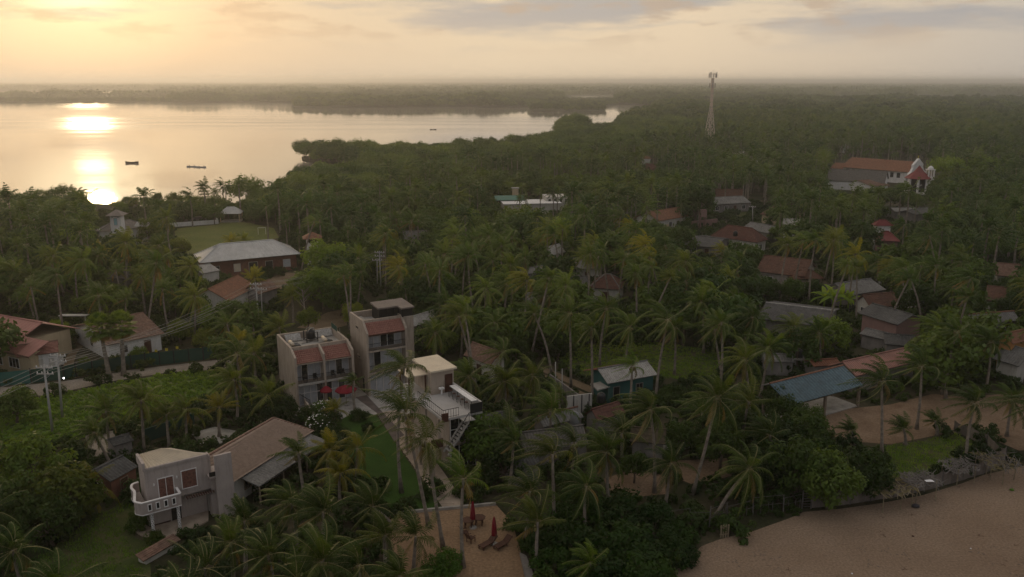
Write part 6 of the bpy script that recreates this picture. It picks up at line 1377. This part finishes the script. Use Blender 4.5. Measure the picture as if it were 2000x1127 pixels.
# mangroves and lagoon woods
mg = [crown_mesh('mangrove', 40 + i, 'mangrove', 70, 40, 4.2 + .5 * i, 2.7 + .5 * (i % 2), 4.3 + .5 * i, .33, 0, .6, .2) for i in range(4)]
def inm(x, y):
    if not inpoly(x, y, MANG) or blocked(x, y): return False
    px = proj((x, y, 0))[0]
    return not (y < 330 and (168 < px < 232 or 405 < px < 478))
def p3(x, y):
    px = proj((x, y, 0))[0]
    return (.72 if px < 200 else (.48 if px < 480 else .95)) if y < 600 else (1.08 if 1080 < px < 1140 else (.68 if px < 1205 else .85))
mp_ = pts_in(60000, 190, 800, inm, 5.4, .7, 1.2)
mp_ = [(x, y, z, s * (1.0 + .3 * noise.noise(Vector((x / 35, y / 35, 0))) + max(0, min(.12, (y - 480) / 800))) * p3(x, y), r_) for x, y, z, s, r_ in mp_]
scatter('mangrove_wood', 'dense mangrove wood along the lagoon shore and its headlands', 'mangroves', mp_, mg)
mp2 = pts_in(30000, 800, 1900, lambda x, y: inpoly(x, y, NEAR) and x / y > .05, 9.5, 1.2, 2.3, R(2), FOV)
mp2 = [(x, y, z, s * (1 + .5 * noise.noise(Vector((x / 90, y / 90, 3)))), r_) for x, y, z, s, r_ in mp2]
fm_ = [crown_mesh('far_crown', 60 + i, 'leaf_far', 26, 26, 3.6, 2.4, 3.6, .6, 0, .5) for i in range(3)]
scatter('far_wood', 'hazy wooded plain behind the cell tower', 'woods', mp2, fm_)
# far shore woods, then the plain to the horizon
def infar(x, y): return inpoly(x, y, FAR)
fp = pts_in(30000, 1200, 2300, infar, 11, 1.5, 2.3, -FOV, FOV)
lagoon2 = [pxpoly([(-900, 178), (-100, 178.6), (150, 178.9), (306, 180.3), (150, 182), (-900, 182.4)]), pxpoly([(1112, 187.8), (1190, 187.8), (1190, 190.6), (1112, 190.6)])]
fp = [p for p in fp if not any(inpoly(p[0], p[1], q) for q in lagoon2)]
def strip_ok(p):
    px, _, _ = proj((p[0], p[1], 0))
    return not ((px < 320 and 2200 < p[1] < 3500) or (1105 < px < 1200 and 1850 < p[1] < 2500))
def low(p):
    px, s = proj((p[0], p[1], 0))[0], p[3] * (1 + .75 * noise.noise(Vector((p[0] / 120, p[1] / 120, 5))))
    if px < 330: s = min(s, 1.45) * (.5 if p[1] > 1750 else 1)
    elif 1100 < px < 1205: s = min(s, 1.15)
    return (p[0], p[1], 0, s, p[4])
fp = [low(p) for p in fp if strip_ok(p)]
fp2 = pts_in(30000, 2300, 14000, infar, 34, .7, 1.3, -FOV, FOV); fp2 = [p for p in fp2 if strip_ok(p) and not any(inpoly(p[0], p[1], q) for q in lagoon2)]
scatter('far_shore_wood', 'hazy low woods on the far side of the lagoon', 'woods', fp, fm_)
cp = [crown_mesh('canopy_patch', 70 + i, 'leaf_far', 60, 18, 30, 4.5, 5.5, 3.2, 0, .1) for i in range(3)]
scatter('horizon_wood', 'faint wooded plain reaching to the horizon', 'woods', fp2, cp)
# palm forest beyond the counted palms
pf = []
for i in range(4):
    pr = PV[i]; m = merged(palm_variant(300 + i, 17, pr['L'], pr['wind'], 0)); m.v = [(x * .88, y * .88, z * .88 + 9) for x, y, z in m.v]; m.cur = 3; m.tube([(0, 0, 0), (.2, 0, 4.5), (0, 0, 9)], [.24, .18, .13], 5)
    pf.append(m.mesh('forest_palm', [M['palm_far'], M['stalk'], M['palm_far'], M['palmbark']]))
def palmtest(x, y):
    if not inpoly(x, y, NEAR) or inpoly(x, y, MANG) or blocked(x, y): return False
    if x / y < -.10 and random.random() < .45: return False
    if noise.noise(Vector((x / 45, y / 45, 0))) < -.3: return False
    px, py, _ = proj((x, y, 9)); rp = 3.2 / y * F_PX
    return not any(a - rp * .5 < px < c + rp * .5 and e - rp * .4 < py < f + rp * .4 for a, e, c, f in CLEAR)
pp_ = pts_in(60000, DIM_LAST, 900, palmtest, 5.2, .6, 1.35)
pp_ += pts_in(9000, 500, 1000, lambda x, y: inpoly(x, y, NEAR) and x / y > .24, 6.0, .8, 1.4)
scatter('palm_forest', 'far coconut palm forest behind the houses', 'palm forest', pp_, pf)
# broadleaf fill between the palms, middle distance
bl = [crown_mesh('grove_tree', 80 + i, 'leaf_far', 46, 32, 3.0, 2.3, 3.4, .27, 0, .5, .16) for i in range(3)]
def filltest(x, y):
    if not inpoly(x, y, NEAR) or inpoly(x, y, MANG) or blocked(x, y): return False
    px, py, _ = proj((x, y, 4)); rp = 3.2 / y * F_PX
    return not any(a - rp * .5 < px < c + rp * .5 and e - rp * .5 < py < f + rp * .7 for a, e, c, f in CLEAR)
bp_ = pts_in(12000, 120, 330, filltest, 6.2, .55, 1.7); bp_ += pts_in(26000, 330, 900, filltest, 8.5, .7, 1.7)
bp_ = [(x, y, z, min(1.0 if x / y < -.28 and y > 205 else 1.75, s * (1.0 if y < 200 else 1 - .9 * min(.2, noise.noise(Vector((x / 45, y / 45, 0)))))), r_) for x, y, z, s, r_ in bp_]
scatter('grove_trees', 'leafy trees filling the groves between the palms', 'woods', bp_, bl)
# undergrowth
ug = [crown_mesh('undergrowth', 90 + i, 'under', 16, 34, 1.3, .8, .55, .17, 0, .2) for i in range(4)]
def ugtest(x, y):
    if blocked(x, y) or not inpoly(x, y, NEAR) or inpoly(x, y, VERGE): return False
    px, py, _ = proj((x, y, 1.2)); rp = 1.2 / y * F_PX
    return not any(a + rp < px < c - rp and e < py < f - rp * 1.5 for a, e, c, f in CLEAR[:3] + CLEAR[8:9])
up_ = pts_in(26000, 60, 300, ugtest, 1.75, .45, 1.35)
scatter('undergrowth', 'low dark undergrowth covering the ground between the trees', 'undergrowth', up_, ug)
# bright weeds on the roadside verge
wd_ = [crown_mesh('weed_clump', 120 + i, 'weed', 9, 30, .75, .45, .3, .13, 0, .1) for i in range(3)]
wp = pts_in(30000, 75, 125, lambda x, y: inpoly(x, y, VERGE) and not blocked(x, y), .6, .35, .85, R(-37), R(-8))
scatter('verge_weeds', 'bright green weeds on the verge below the dirt road', 'weeds', wp, wd_)
def tuft(seed, n, h, mat):
    rnd = random.Random(seed); m = MB()
    for k in range(n):
        a = rnd.uniform(0, 6.28); q = rnd.uniform(0, .35); b = Vector((q * math.cos(a), q * math.sin(a), 0)); d = Vector((rnd.uniform(-.4, .4) - .2, rnd.uniform(-.4, .4), 1)).normalized() * h * rnd.uniform(.6, 1.2); s = Vector((math.cos(a * 3), math.sin(a * 3), 0)) * .025
        m.add([b - s, b + s, b + d], [(0, 1, 2)])
    return m.mesh('grass_tuft', [M[mat]])
tf = [tuft(i, 26, .22, 'weed') for i in range(3)]
LAWNS = [q for q, nm in zip(OPEN, [o.name for o in []] or [''] * len(OPEN))]
gpolys = [pxpoly([(1720, 872), (1800, 862), (1870, 848), (1925, 880), (1880, 905), (1800, 932), (1735, 935)]), pxpoly([(75, 1090), (170, 1020), (250, 975), (275, 1000), (262, 1050), (290, 1060), (295, 1127), (60, 1150)]), pxpoly([(1085, 700), (1150, 672), (1290, 668), (1420, 690), (1440, 715), (1400, 742), (1290, 738), (1160, 745), (1120, 725)])]
gp_ = pts_in(70000, 60, 135, lambda x, y: any(inpoly(x, y, q) for q in gpolys) and not any(inpoly(x, y, q) for q in FOOT), .42, .6, 1.5)
scatter('grass_tufts', 'rough grass tufts on the yards and lawns', 'grass', gp_, tf)

# bits of husk, twig and weed washed up on the beach
def bits(seed, mat):
    rnd = random.Random(seed); m = MB()
    for k in range(5):
        a = rnd.uniform(0, 6.28); c = Vector((rnd.uniform(-.4, .4), rnd.uniform(-.4, .4), .03)); d = Vector((math.cos(a), math.sin(a), .1)) * rnd.uniform(.04, .13); m.bar(c - d, c + d, .025, .02)
    return m.mesh('bits', [M[mat]])
BEACH = OPEN[0]
bb = pts_in(9000, 60, 110, lambda x, y: inpoly(x, y, BEACH), .55, .5, 1.4, R(5), R(40))
bb = [p for p in bb if random.random() < (.25 if noise.noise(Vector((p[0] / 6, p[1] / 6, 0))) > .15 else .06)]
scatter('beach_litter', 'scattered twigs and husks on the beach sand', 'litter', bb, [bits(1, 'wood'), bits(2, 'darkwood'), bits(3, 'drift')])

# ================================================================== POLES, WIRES, TOWER, FENCES, BOATS
def pole(name, base, top, label, arms=1, twin=False, r=.16, group='power poles', lamp=False):
    b = G(*base); t = AtY(*top, b.y); h = t.z; o = thing(name, label, 'utility pole', b, random.uniform(-.2, .2), group); lean = (t.x - b.x)
    MB().tube([(0, 0, 0), (lean, 0, h)], [r, r * .68], 8).build('shaft', M['conc_pole'], o, True)
    for k in range(arms):
        z = h - .35 - k * .75; ar = MB().box(lean - 1.0, lean + 1.0, -.07, .07, z - .06, z + .06); ar.bar((lean, -.05, z - .6), (lean + .7, -.05, z), .05); ar.build('crossarm', M['conc_pole'], o)
        for x in (-.9, -.35, .35, .9): MB().lathe([(.05, 0), (.075, .06), (.05, .12), (.07, .17), (.03, .24)], 7).build('insulator', M['white'], o).location = (lean + x, 0, z + .06)
    if lamp:
        a = MB().bar((lean, 0, h - 3.2), (lean + .6, -.4, h - 3.0), .05).build('lamp_arm', M['steel'], o)
        m, nt, bs = nodemat('lamp_glow'); bs.inputs['Emission Color'].default_value = (.9, .95, 1, 1); bs.inputs['Emission Strength'].default_value = 6
        MB().lathe([(.03, -.1), (.09, -.04), (.09, .05), (.03, .1)], 8).build('bulb', m, o, True).location = (lean + .65, -.45, h - 3.05)
    return o, b, Vector((b.x + lean, b.y, h))
p1 = pole('power_pole', (103, 846), (85.5, 713), 'pale concrete power pole with double crossarms, left of the roadside pair', 2)
p2 = pole('power_pole', (122, 818), (112, 690), 'brown concrete power pole with a lit lamp, right of the roadside pair', 2, lamp=True)
p3 = pole('power_pole', (507, 641), (499, 552), 'pale concrete power pole in front of the brown tiled outbuilding', 2)
p4_ = pole('power_pole', (513, 635), (510, 562), 'thin secondary pole right beside the pale concrete power pole', 1, r=.11)
p5 = pole('power_pole', (744, 568), (741, 490), 'tall twin-armed power pole behind the tall hotel block', 2)
pole('power_pole', (737, 566), (736.5, 505), 'thinner pole left of the tall twin-armed power pole', 1, r=.13)
p6_ = pole('power_pole', (949, 516), (949, 455), 'pale pole rising between palms in the middle grove', 1)
p7 = pole('power_pole', (1141, 466), (1141, 421), 'pole with crossarms left of the orange tiled house', 2)
p8 = pole('power_pole', (1330, 434), (1333, 390), 'pole with three crossarms right of the orange tiled house', 3)
pole('power_pole', (1470, 436), (1470, 402), 'thin pole at the fenced lawn by the dark hipped house', 1)
pole('power_pole', (1396, 585), (1396, 545), 'thin pole among palms below the dark hipped house', 1, r=.12)
pole('power_pole', (1789, 404), (1795, 360), 'tall leaning pole below the church pavilion', 1)
pole('power_pole', (1771, 400), (1774, 376), 'left post of the transformer frame below the church', 1, r=.14)
pole('power_pole', (1781, 400), (1783, 376), 'right post of the transformer frame below the church', 1, r=.14)
pole('power_pole', (1944, 368), (1945, 353), 'far pole with crossarms right of the church', 2)
pole('fence_pole', (1085, 764), (1085, 707), 'bare grey post beside the wheel ruts, taller of two', 0, r=.09)
pole('fence_pole', (1098, 779), (1098, 720), 'bare grey post beside the wheel ruts, shorter of two', 0, r=.08)
def wire(a, b, sag, label, r=.022):
    pts = [a.lerp(b, i / 14) - Vector((0, 0, sag * 4 * (i / 14) * (1 - i / 14))) for i in range(15)]
    return tag(MB().tube(pts, r, 4).build('power_wire', M['steel']), label, 'wire', 'overhead wires')
WL = ['lowest', 'second lowest', 'middle', 'second highest', 'highest']
off = Vector((-62, 70, 9.0))
for i in range(4):
    e = Vector(((-.9, -.35, .35, .9)[i], 0, 0)); z1 = -.2 - (.75 if i % 2 else 0)
    wire(p1[2] + e + Vector((0, 0, z1)), p3[2] + e + Vector((0, 0, z1)), 1.0, f'overhead wire from the left roadside pole to the pale pole, {WL[i]} of its set')
    wire(p2[2] + e + Vector((0, 0, z1)), p4_[2] + e * .6 + Vector((0, 0, z1)), 1.3, f'overhead wire from the right roadside pole to the thin pole, {WL[i]} of its set')
    wire(p1[2] + e + Vector((0, 0, z1)), off + e + Vector((0, 0, z1)), .5, f'overhead wire leaving the left roadside pole to the left edge, {WL[i]} of its set')
    wire(p3[2] + e + Vector((0, 0, z1)), p5[2] + e + Vector((0, 0, z1)), 1.2, f'overhead wire from the pale pole to the tall twin pole, {WL[i]} of its set')
for i in range(2):
    e = Vector(((-.9, .9)[i], 0, -.2)); wire(p6_[2] + e, p7[2] + e, 1.0, f'overhead wire between two grove poles, {["left", "right"][i]} of two'); wire(p7[2] + e, p8[2] + e, 1.0, f'overhead wire towards the orange tiled house, {["left", "right"][i]} of two')
# ---- lattice cell tower
cb_ = G(1384, 300); ct = thing('cell_tower', 'tall slender steel lattice telecom tower rising above the palms', 'tower', cb_, .35)
TH = 44.0; lv = [0, 6, 11, 15.5, 19.5, 23, 26, 29, 31.6, 34, 36, 37.8, 39.4, 41, 42.4]
wdt = lambda z: 3.0 * (1 - z / 27) + .5 * (z / 27) if z < 27 else .5
leg = [MB() for _ in range(4)]; br = MB()
for a, b in zip(lv, lv[1:]):
    ca_ = [(sx * wdt(a), sy * wdt(a), a) for sx, sy in ((-1, -1), (1, -1), (1, 1), (-1, 1))]; cb2 = [(sx * wdt(b), sy * wdt(b), b) for sx, sy in ((-1, -1), (1, -1), (1, 1), (-1, 1))]
    for i in range(4):
        leg[i].bar(ca_[i], cb2[i], .27 if a < 20 else .2); j = (i + 1) % 4
        br.bar(ca_[i], cb2[j], .09); br.bar(ca_[j], cb2[i], .09); br.bar(cb2[i], cb2[j], .11)
for m in leg: m.build('leg', M['metalarr'], ct)
br.build('bracing', M['metalarr'], ct)
hd = MB()
for a in range(12):
    q = a * math.pi / 6; x, y = 2.1 * math.cos(q), 2.1 * math.sin(q); x2, y2 = 2.1 * math.cos(q + math.pi / 6), 2.1 * math.sin(q + math.pi / 6)
    for z in (42.4, 44.6): hd.bar((x, y, z), (x2, y2, z), .12)
    hd.bar((0, 0, 42.4), (x, y, 42.4), .09)
hd.build('platform', M['metalarr'], ct)
for a in range(9):
    q = a * 2 * math.pi / 9; x, y = 2.2 * math.cos(q), 2.2 * math.sin(q); MB().box(x - .13, x + .13, y - .13, y + .13, 42.7, 44.9 + (a % 3) * .4).build('antenna', M['greyplaster'], ct)
MB().bar((0, 0, 42), (0, 0, 46.3), .12).build('lightning_rod', M['metalarr'], ct)
for a in range(6):
    q = a * math.pi / 3; x, y = 1.7 * math.cos(q), 1.7 * math.sin(q); MB().box(x - .14, x + .14, y - .14, y + .14, 37.0, 39.6).build('antenna', M['greyplaster'], ct); MB().bar((x * .35, y * .35, 38.3), (x, y, 38.3), .08).build('antenna_arm', M['metalarr'], ct)
MB().box(-3.5, 3.5, -6, -3.9, 0, 2.2).build('equipment_hut', M['offwhite'], ct)
# ---- green net fence along the road
FP = [(-120, 770), (0, 754.5), (62, 748), (126, 741), (150, 736.5), (182, 731), (215, 726), (257, 719.5), (285, 716), (313, 712.5), (341, 709.5), (370, 706), (398, 703), (417, 700.5)]
gf = thing('net_fence', 'dark green net fence with slim posts along the dirt road', 'fence', (0, 0, 0))
for i, (a, b) in enumerate(zip(FP, FP[1:])):
    a, b = G(*a), G(*b); MB().bar(a + Vector((0, 0, 1.0)), b + Vector((0, 0, 1.0)), .04, 1.96).build('net_panel', M['teal_net' if i < 2 else 'green_net'], gf)
    MB().box(a.x - .07, a.x + .07, a.y - .07, a.y + .07, 0, 2.15).build('post', M['iron'], gf)
# ---- yellow tags in the garden behind it
YM = [(750, 610), (820, 570), (903, 552), (915, 585), (998, 570), (1090, 553), (1155, 515), (1218, 500), (1253, 532), (1300, 490), (1325, 522), (1382, 475), (1408, 500), (1415, 514), (1490, 493), (1570, 482), (822, 597)]
YM.sort()
for i, (zx, zy) in enumerate(YM):
    w = G(zx / 3.996, 560 + zy / 3.996, .82); w.z = 0; o = thing('yellow_tag', f'small yellow square tag on a stake behind the green fence, {(ORD[i].replace(" nearest", "") if i else "first")} from the left', 'tag', w, random.uniform(-.4, .4), 'yellow tags in the garden')
    MB().box(-.02, .02, -.02, .02, 0, .85).build('stake', M['wood'], o); MB().box(-.19, .19, -.035, -.021, .62, 1.02).build('card', M['yellow'], o)
# ---- beach fence, gate and lean-tos
BF = [(1300, 1035), (1345, 1028), (1385, 1030), (1420, 1016), (1470, 1006), (1530, 999), (1566, 992), (1584, 993), (1620, 990), (1660, 985), (1700, 979), (1745, 972), (1790, 962), (1840, 950), (1880, 938), (1920, 926), (1962, 905), (1926, 874), (1892, 855), (1862, 843)]
bf = thing('beach_fence', 'ragged sacking and net fence on crooked posts along the beach', 'fence', (0, 0, 0)); rnd = random.Random(77)
for i, (a, b) in enumerate(zip(BF, BF[1:])):
    a, b = G(*a), G(*b); h0 = 1.7 + rnd.uniform(-.2, .3)
    MB().tube([a, a + Vector((rnd.uniform(-.1, .1), 0, h0 + .25))], [.07, .05], 6).build('post', M['drift'], bf)
    if i == 6: continue
    m = MB(); n = 8; top = [a.lerp(b, k / n) + Vector((0, rnd.uniform(-.05, .05), h0 - .25 * math.sin(math.pi * k / n) + rnd.uniform(-.08, .08))) for k in range(n + 1)]; bot = [a.lerp(b, k / n) + Vector((0, rnd.uniform(-.05, .05), .03)) for k in range(n + 1)]
    if i < 6:                                         # open sticks and wire
        for k in range(n + 1):
            if rnd.random() < .55: m.bar(bot[k], top[k] * .8 + bot[k] * .2, .04)
        m.bar(top[0], top[-1], .03); m.bar(top[0].lerp(bot[0], .5), top[-1].lerp(bot[-1], .5), .03)
        m.build('stick_panel', M['drift'], bf)
    else:
        m.add(bot + top, [(k, k + 1, n + 2 + k, n + 1 + k) for k in range(n)]); off_ = Vector((0, .04, 0)); m.add([p + off_ for p in bot + top], [(k + 1, k, n + 1 + k, n + 2 + k) for k in range(n)])
        m.build('sacking_panel', M['sack'], bf)
ga, gb = G(1566, 993), G(1583, 993); gt_ = thing('slat_gate', 'narrow gate of horizontal sticks in the beach fence', 'gate', ga, 0); w_ = gb.x - ga.x
for x in (0, w_): MB().bar((x, -.06, 0), (x, -.06, 2.0), .09).build('gate_post', M['drift'], gt_)
for k in range(6): MB().bar((0, -.08, .25 + k * .28), (w_, -.08, .27 + k * .28 + rnd.uniform(-.03, .03)), .05).build('slat', M['drift'], gt_)
pg = thing('wooden_pallet', 'upright wooden pallet at the corner of the dark thicket by the beach', 'pallet', G(1414, 1050), .2)
for k in range(4): MB().box(-.4 + k * .24, -.26 + k * .24, -.03, .03, 0, 1.3).build('slat', M['bamboo'], pg)
for z in (.25, 1.0): MB().box(-.42, .5, .031, .08, z, z + .12).build('rail', M['bamboo'], pg)
def leanto(posts, hz, roofmat, label, sticks, extra=None):
    """posts: ground pixels of front posts; roof laid from them back to the fence"""
    P_ = [G(*q) for q in posts]; o = thing('beach_lean_to', label, 'lean-to', P_[0], 0, 'lean-tos along the beach fence'); b0 = P_[0]; rnd = random.Random(int(posts[0][0]))
    bk = [p + Vector((-.4, 2.4, 0)) for p in P_]
    for p in P_ + bk:
        q = p - b0; MB().tube([q, q + Vector((rnd.uniform(-.1, .1), rnd.uniform(-.1, .1), hz + rnd.uniform(0, .35)))], [.06, .045], 6).build('post', M['bamboo'], o)
    x0, x1 = min(p.x for p in P_ + bk) - b0.x - .5, max(p.x for p in P_ + bk) - b0.x + .5; y0, y1 = min(p.y for p in P_) - b0.y - .5, max(p.y for p in bk) - b0.y + .3
    dy = (P_[-1].y - P_[0].y) / max(.1, P_[-1].x - P_[0].x)
    m = MB()
    for k in range(sticks):
        x = rnd.uniform(x0, x1); y = rnd.uniform(y0, y1 - abs(P_[-1].y - P_[0].y)) + dy * (x); a = rnd.gauss(1.3, .5); l = rnd.uniform(1.2, 2.8); z = hz + rnd.uniform(0, .08)
        m.bar((x - math.cos(a) * l / 2, y - math.sin(a) * l / 2, z), (x + math.cos(a) * l / 2, y + math.sin(a) * l / 2, z + rnd.uniform(-.04, .06)), .05, .035)
    m.build('stick_layer', M[roofmat[1]], o)['kind'] = 'stuff'
    f = MB()
    for k in range(70):
        x = rnd.uniform(x0, x1); y = rnd.uniform(y0, y1 - abs(P_[-1].y - P_[0].y)) + dy * x; a = rnd.uniform(0, 3.14); l = rnd.uniform(.3, .7); w = .12; u = Vector((math.cos(a), math.sin(a), rnd.uniform(-.15, .15))); v_ = Vector((-u.y, u.x, rnd.uniform(-.2, .2))); c = Vector((x, y, hz + rnd.uniform(-.02, .05)))
        f.add([c - u * l, c + v_ * w, c + u * l, c - v_ * w], [(0, 1, 2, 3)])
    f.build('thatch_layer', M[roofmat[0]], o)['kind'] = 'stuff'
    if extra:
        for e in range(extra):
            c = Vector((rnd.uniform(x0 + .5, x1 - .5), rnd.uniform(y0 + .5, y0 + 1.8), hz + .2)); MB().add([c + Vector((-.4, -.2, 0)), c + Vector((.4, -.25, .03)), c + Vector((.3, .1, .06)), c + Vector((.0, .15, .08)), c + Vector((-.5, .1, .04))], [(0, 1, 2, 3, 4)]).build('plastic_sheet', M['plastic'], o)
leanto([(1724, 1002), (1758, 996), (1780, 990)], 1.95, ('thatch_y', 'bamboo'), 'palm leaf lean-to with long sticks, leftmost on the beach fence', 22)
leanto([(1788, 984), (1827, 979)], 2.0, ('drift', 'drift'), 'driftwood covered lean-to with a white plastic scrap', 40, 1)
leanto([(1868, 950), (1902, 945)], 1.7, ('drift', 'drift'), 'low lean-to heaped with grey dry branches', 38)
leanto([(1934, 938), (1958, 947), (1980, 938)], 1.9, ('thatch_y', 'drift'), 'rightmost lean-to with yellowing leaves at the fence corner', 40)
o = MB().lathe([(.1, 0), (.35, .1), (.3, .3), (.12, .38)], 8).build('dark_bundle', M['skin_cloth'], None, True); o.location = G(1788, 991); o.scale = (1.2, .8, 1); tag(o, 'small dark bundle on the sand below the driftwood lean-to', 'bundle')
for i, (px, py, s, lab) in enumerate(((1664, 1121, .10, 'white pebble-like scrap on the beach at the bottom edge'), (1783, 1048, .13, 'dark lump lying alone on the open beach'), (1976, 958, .25, 'small green seedling on the beach at the right'), (1896, 1072, .08, 'pale scrap on the right part of the beach'))):
    o = MB().lathe([(s * .5, 0), (s, s * .3), (s * .6, s * .8), (s * .1, s)], 7).build('beach_scrap', M[('plastic', 'darkwood', 'weed', 'plastic')[i]], None, True); o.location = G(px, py); tag(o, lab, 'scrap', 'scraps on the beach')
# ---- boats
def boat(w, rz, L_, B_, H_, mat, label, name='boat', thw=True, group='boats'):
    o = thing(name, label, 'boat', w, rz, group); m = MB(); n = 10; vs = []
    for i in range(n + 1):
        f = i / n; x = (f - .5) * L_; k = math.sin(math.pi * min(1, .06 + .9 * f)) ** .55; b = B_ / 2 * k; sh = H_ * (1 + .5 * (2 * f - 1) ** 2)
        for yy, zz in ((-b, sh), (-b * .75, H_ * .35), (0, H_ * .1), (b * .75, H_ * .35), (b, sh)): vs.append((x, yy, zz))
    m.add(vs, [(5 * i + j, 5 * i + j + 1, 5 * i + j + 6, 5 * i + j + 5) for i in range(n) for j in range(4)] + [(0, 1, 2, 3, 4), tuple(5 * n + j for j in (4, 3, 2, 1, 0))])
    m.build('hull', M[mat], o, True)
    if thw:
        for f in (.3, .55, .75): MB().box((f - .5) * L_ - .12, (f - .5) * L_ + .12, -B_ * .4, B_ * .4, H_ * .75, H_ * .85).build('thwart', M['wood'], o)
    return o
boat(G(1322, 880), .35, 3.4, 1.3, .55, 'boatpaint', 'white fibreglass boat under palms at the sandy clearing', 'beach_boat')
boat(G(1280, 872), -.1, 3.0, 1.1, .5, 'boatpaint', 'second white boat left of the bigger one under the palms', 'beach_boat')
b_ = boat(G(258, 319, -.45) - Vector((0, 0, .1)), .05, 6.6, 1.4, .8, 'hull', 'dark fishing boat on the lagoon in the sun glitter', 'fishing_boat')
def rower(parent, x, label, dz=.55):
    o = thing('person', label, 'person', parent.location + Vector((x * math.cos(parent.rotation_euler.z), x * math.sin(parent.rotation_euler.z), dz)), parent.rotation_euler.z, 'people in the lagoon boats')
    bd = MB().lathe([(.16, 0), (.2, .12), (.16, .3), (.2, .5), (.17, .62), (.07, .68), (.06, .73), (.1, .78), (.11, .88), (.08, .97), (.02, 1.0)], 8)
    bd.tube([(0, .18, .56), (.18, .24, .38), (.38, .15, .36)], [.06, .05, .035], 6); bd.tube([(0, -.18, .56), (.18, -.24, .38), (.38, -.15, .36)], [.06, .05, .035], 6)
    bd.tube([(.05, .1, .08), (.42, .12, .2), (.5, .12, -.2)], [.09, .07, .05], 6); bd.tube([(.05, -.1, .08), (.42, -.12, .2), (.5, -.12, -.2)], [.09, .07, .05], 6)
    bd.build('body', M['skin_cloth'], o, True)
rower(b_, 2.0, 'person in dark clothes seated at the right end of the dark boat')
b2_ = boat(G(374, 326, -.45) - Vector((0, 0, .1)), 0, 4.6, 1.1, .5, 'boatpaint', 'left of two faint pale boats on the lagoon', 'pale_boat'); b3_ = boat(G(393, 327, -.45) - Vector((0, 0, .1)), 0, 4.8, 1.1, .5, 'boatpaint', 'right of two faint pale boats on the lagoon', 'pale_boat')
for bb, w_ in ((b2_, 'left'), (b3_, 'right')):
    rower(bb, -1.0, f'seated person near the stern of the {w_} pale boat', .2); rower(bb, 1.4, f'seated person near the bow of the {w_} pale boat', .2)
boat(G(846, 253.5, -.45) - Vector((0, 0, .1)), 0, 5.5, 1.2, .5, 'hull', 'tiny dark boat on the far middle of the lagoon', 'fishing_boat', False)
# ---- garden walls and odds and ends
def wall(a, b, h, th, mat, label, name='garden_wall'):
    A, B = G(*a), G(*b); return tag(MB().bar(A + Vector((0, 0, h / 2)), B + Vector((0, 0, h / 2)), th, h).build(name, M[mat]), label, 'wall')
wall((1074, 752), (1150, 808), 1.6, .2, 'greywall', 'dark block wall running diagonally below the wheel ruts')
wall((1400, 410), (1466, 408), 1.8, .25, 'greywall', 'grey yard wall of the dark grey roofed house')
wall((1296, 450), (1325, 444), 1.6, .25, 'cream', 'low cream garden wall below the orange tiled house')
wall((1345, 446), (1400, 440), 2.0, .25, 'pinkwall', 'pinkish garden wall right of the tank tower')
wall((1716, 558), (1745, 548), 1.9, .2, 'white', 'white garden wall behind the two toned grey roof')
wall((596, 800), (618, 836), 1.5, .2, 'taupe', 'taupe boundary wall beside the flowering bushes')
wall((280, 865), (380, 830), 1.6, .12, 'green_net', 'dark screen fence behind the corner house')
wp_ = thing('window_wall', 'pale wall with dark framed panes beside the grey water tank', 'wall', G(1107, 812), R(18))
MB().box(0, 3.4, 0, .15, 0, 2.6).build('wall', M['offwhite'], wp_)
for x in (.9, 2.0, 3.0): MB().box(x - .06, x + .06, -.05, 0, 0, 2.6).build('mullion', M['iron'], wp_)
cyl('gas_cylinder', 'small white upright tank beside the garden end of the green fence', 'tank', [(.3, 0), (.32, .1), (.32, 1.3), (.2, 1.5), (.08, 1.55)], 'white', G(421, 668))
o = MB().box(-2.4, 2.4, -.6, .6, 2.0, 2.1).box(-2.2, -2.05, -.5, -.35, 0, 2.0).box(2.05, 2.2, -.5, -.35, 0, 2.0).build('small_canopy', M['zinc']); o.location = G(147, 638); tag(o, 'pale blue flat canopy among trees behind the rose roofed house', 'canopy')
o = MB().box(-2.2, 2.2, -1.6, 1.6, 0, 2.2).slab((-2.5, -1.9, 2.2), (2.5, -1.9, 2.2), (2.5, 1.9, 2.9), (-2.5, 1.9, 2.9), .1).build('garden_hut', M['asb']); o.location = G(234, 560); tag(o, 'small grey garden hut among the palms in front of the villa', 'hut')
o = MB().slab((-4, -.02, 0), (4, -.02, 0), (4, -.02, 1.3), (-4, -.02, 1.3), .05).build('blue_tarp', M['mesa']); o.location = G(1708, 412); tag(o, 'blue tarpaulin strip below the church trees', 'tarpaulin')
wf = thing('swing_frame', 'white metal frame standing in the clearing below the church', 'frame', G(1738, 414), 0)
for x in (-2.6, 2.6): MB().bar((x, 0, 0), (x, 0, 3.6), .18).build('post', M['white'], wf)
MB().bar((-2.6, 0, 3.2), (2.6, 0, 3.2), .16).build('crossbar', M['white'], wf)

# ================================================================== HAZE
hz = MB().box(-27000, 27000, -400, 27500, -2.8, 58).build('haze', None); hz['kind'] = 'stuff'; tag(hz, 'thin warm evening haze over the lagoon and groves', 'haze')
m = bpy.data.materials.new('haze'); m.use_nodes = True; nt = m.node_tree; nt.nodes.clear()
o_ = nt.nodes.new('ShaderNodeOutputMaterial'); v = nt.nodes.new('ShaderNodeVolumePrincipled'); v.inputs['Density'].default_value = HAZE_DENSITY; v.inputs['Anisotropy'].default_value = HAZE_G; v.inputs['Color'].default_value = (1, .99, .97, 1)
nt.links.new(v.outputs[0], o_.inputs['Volume']); hz.data.materials.clear(); hz.data.materials.append(m)
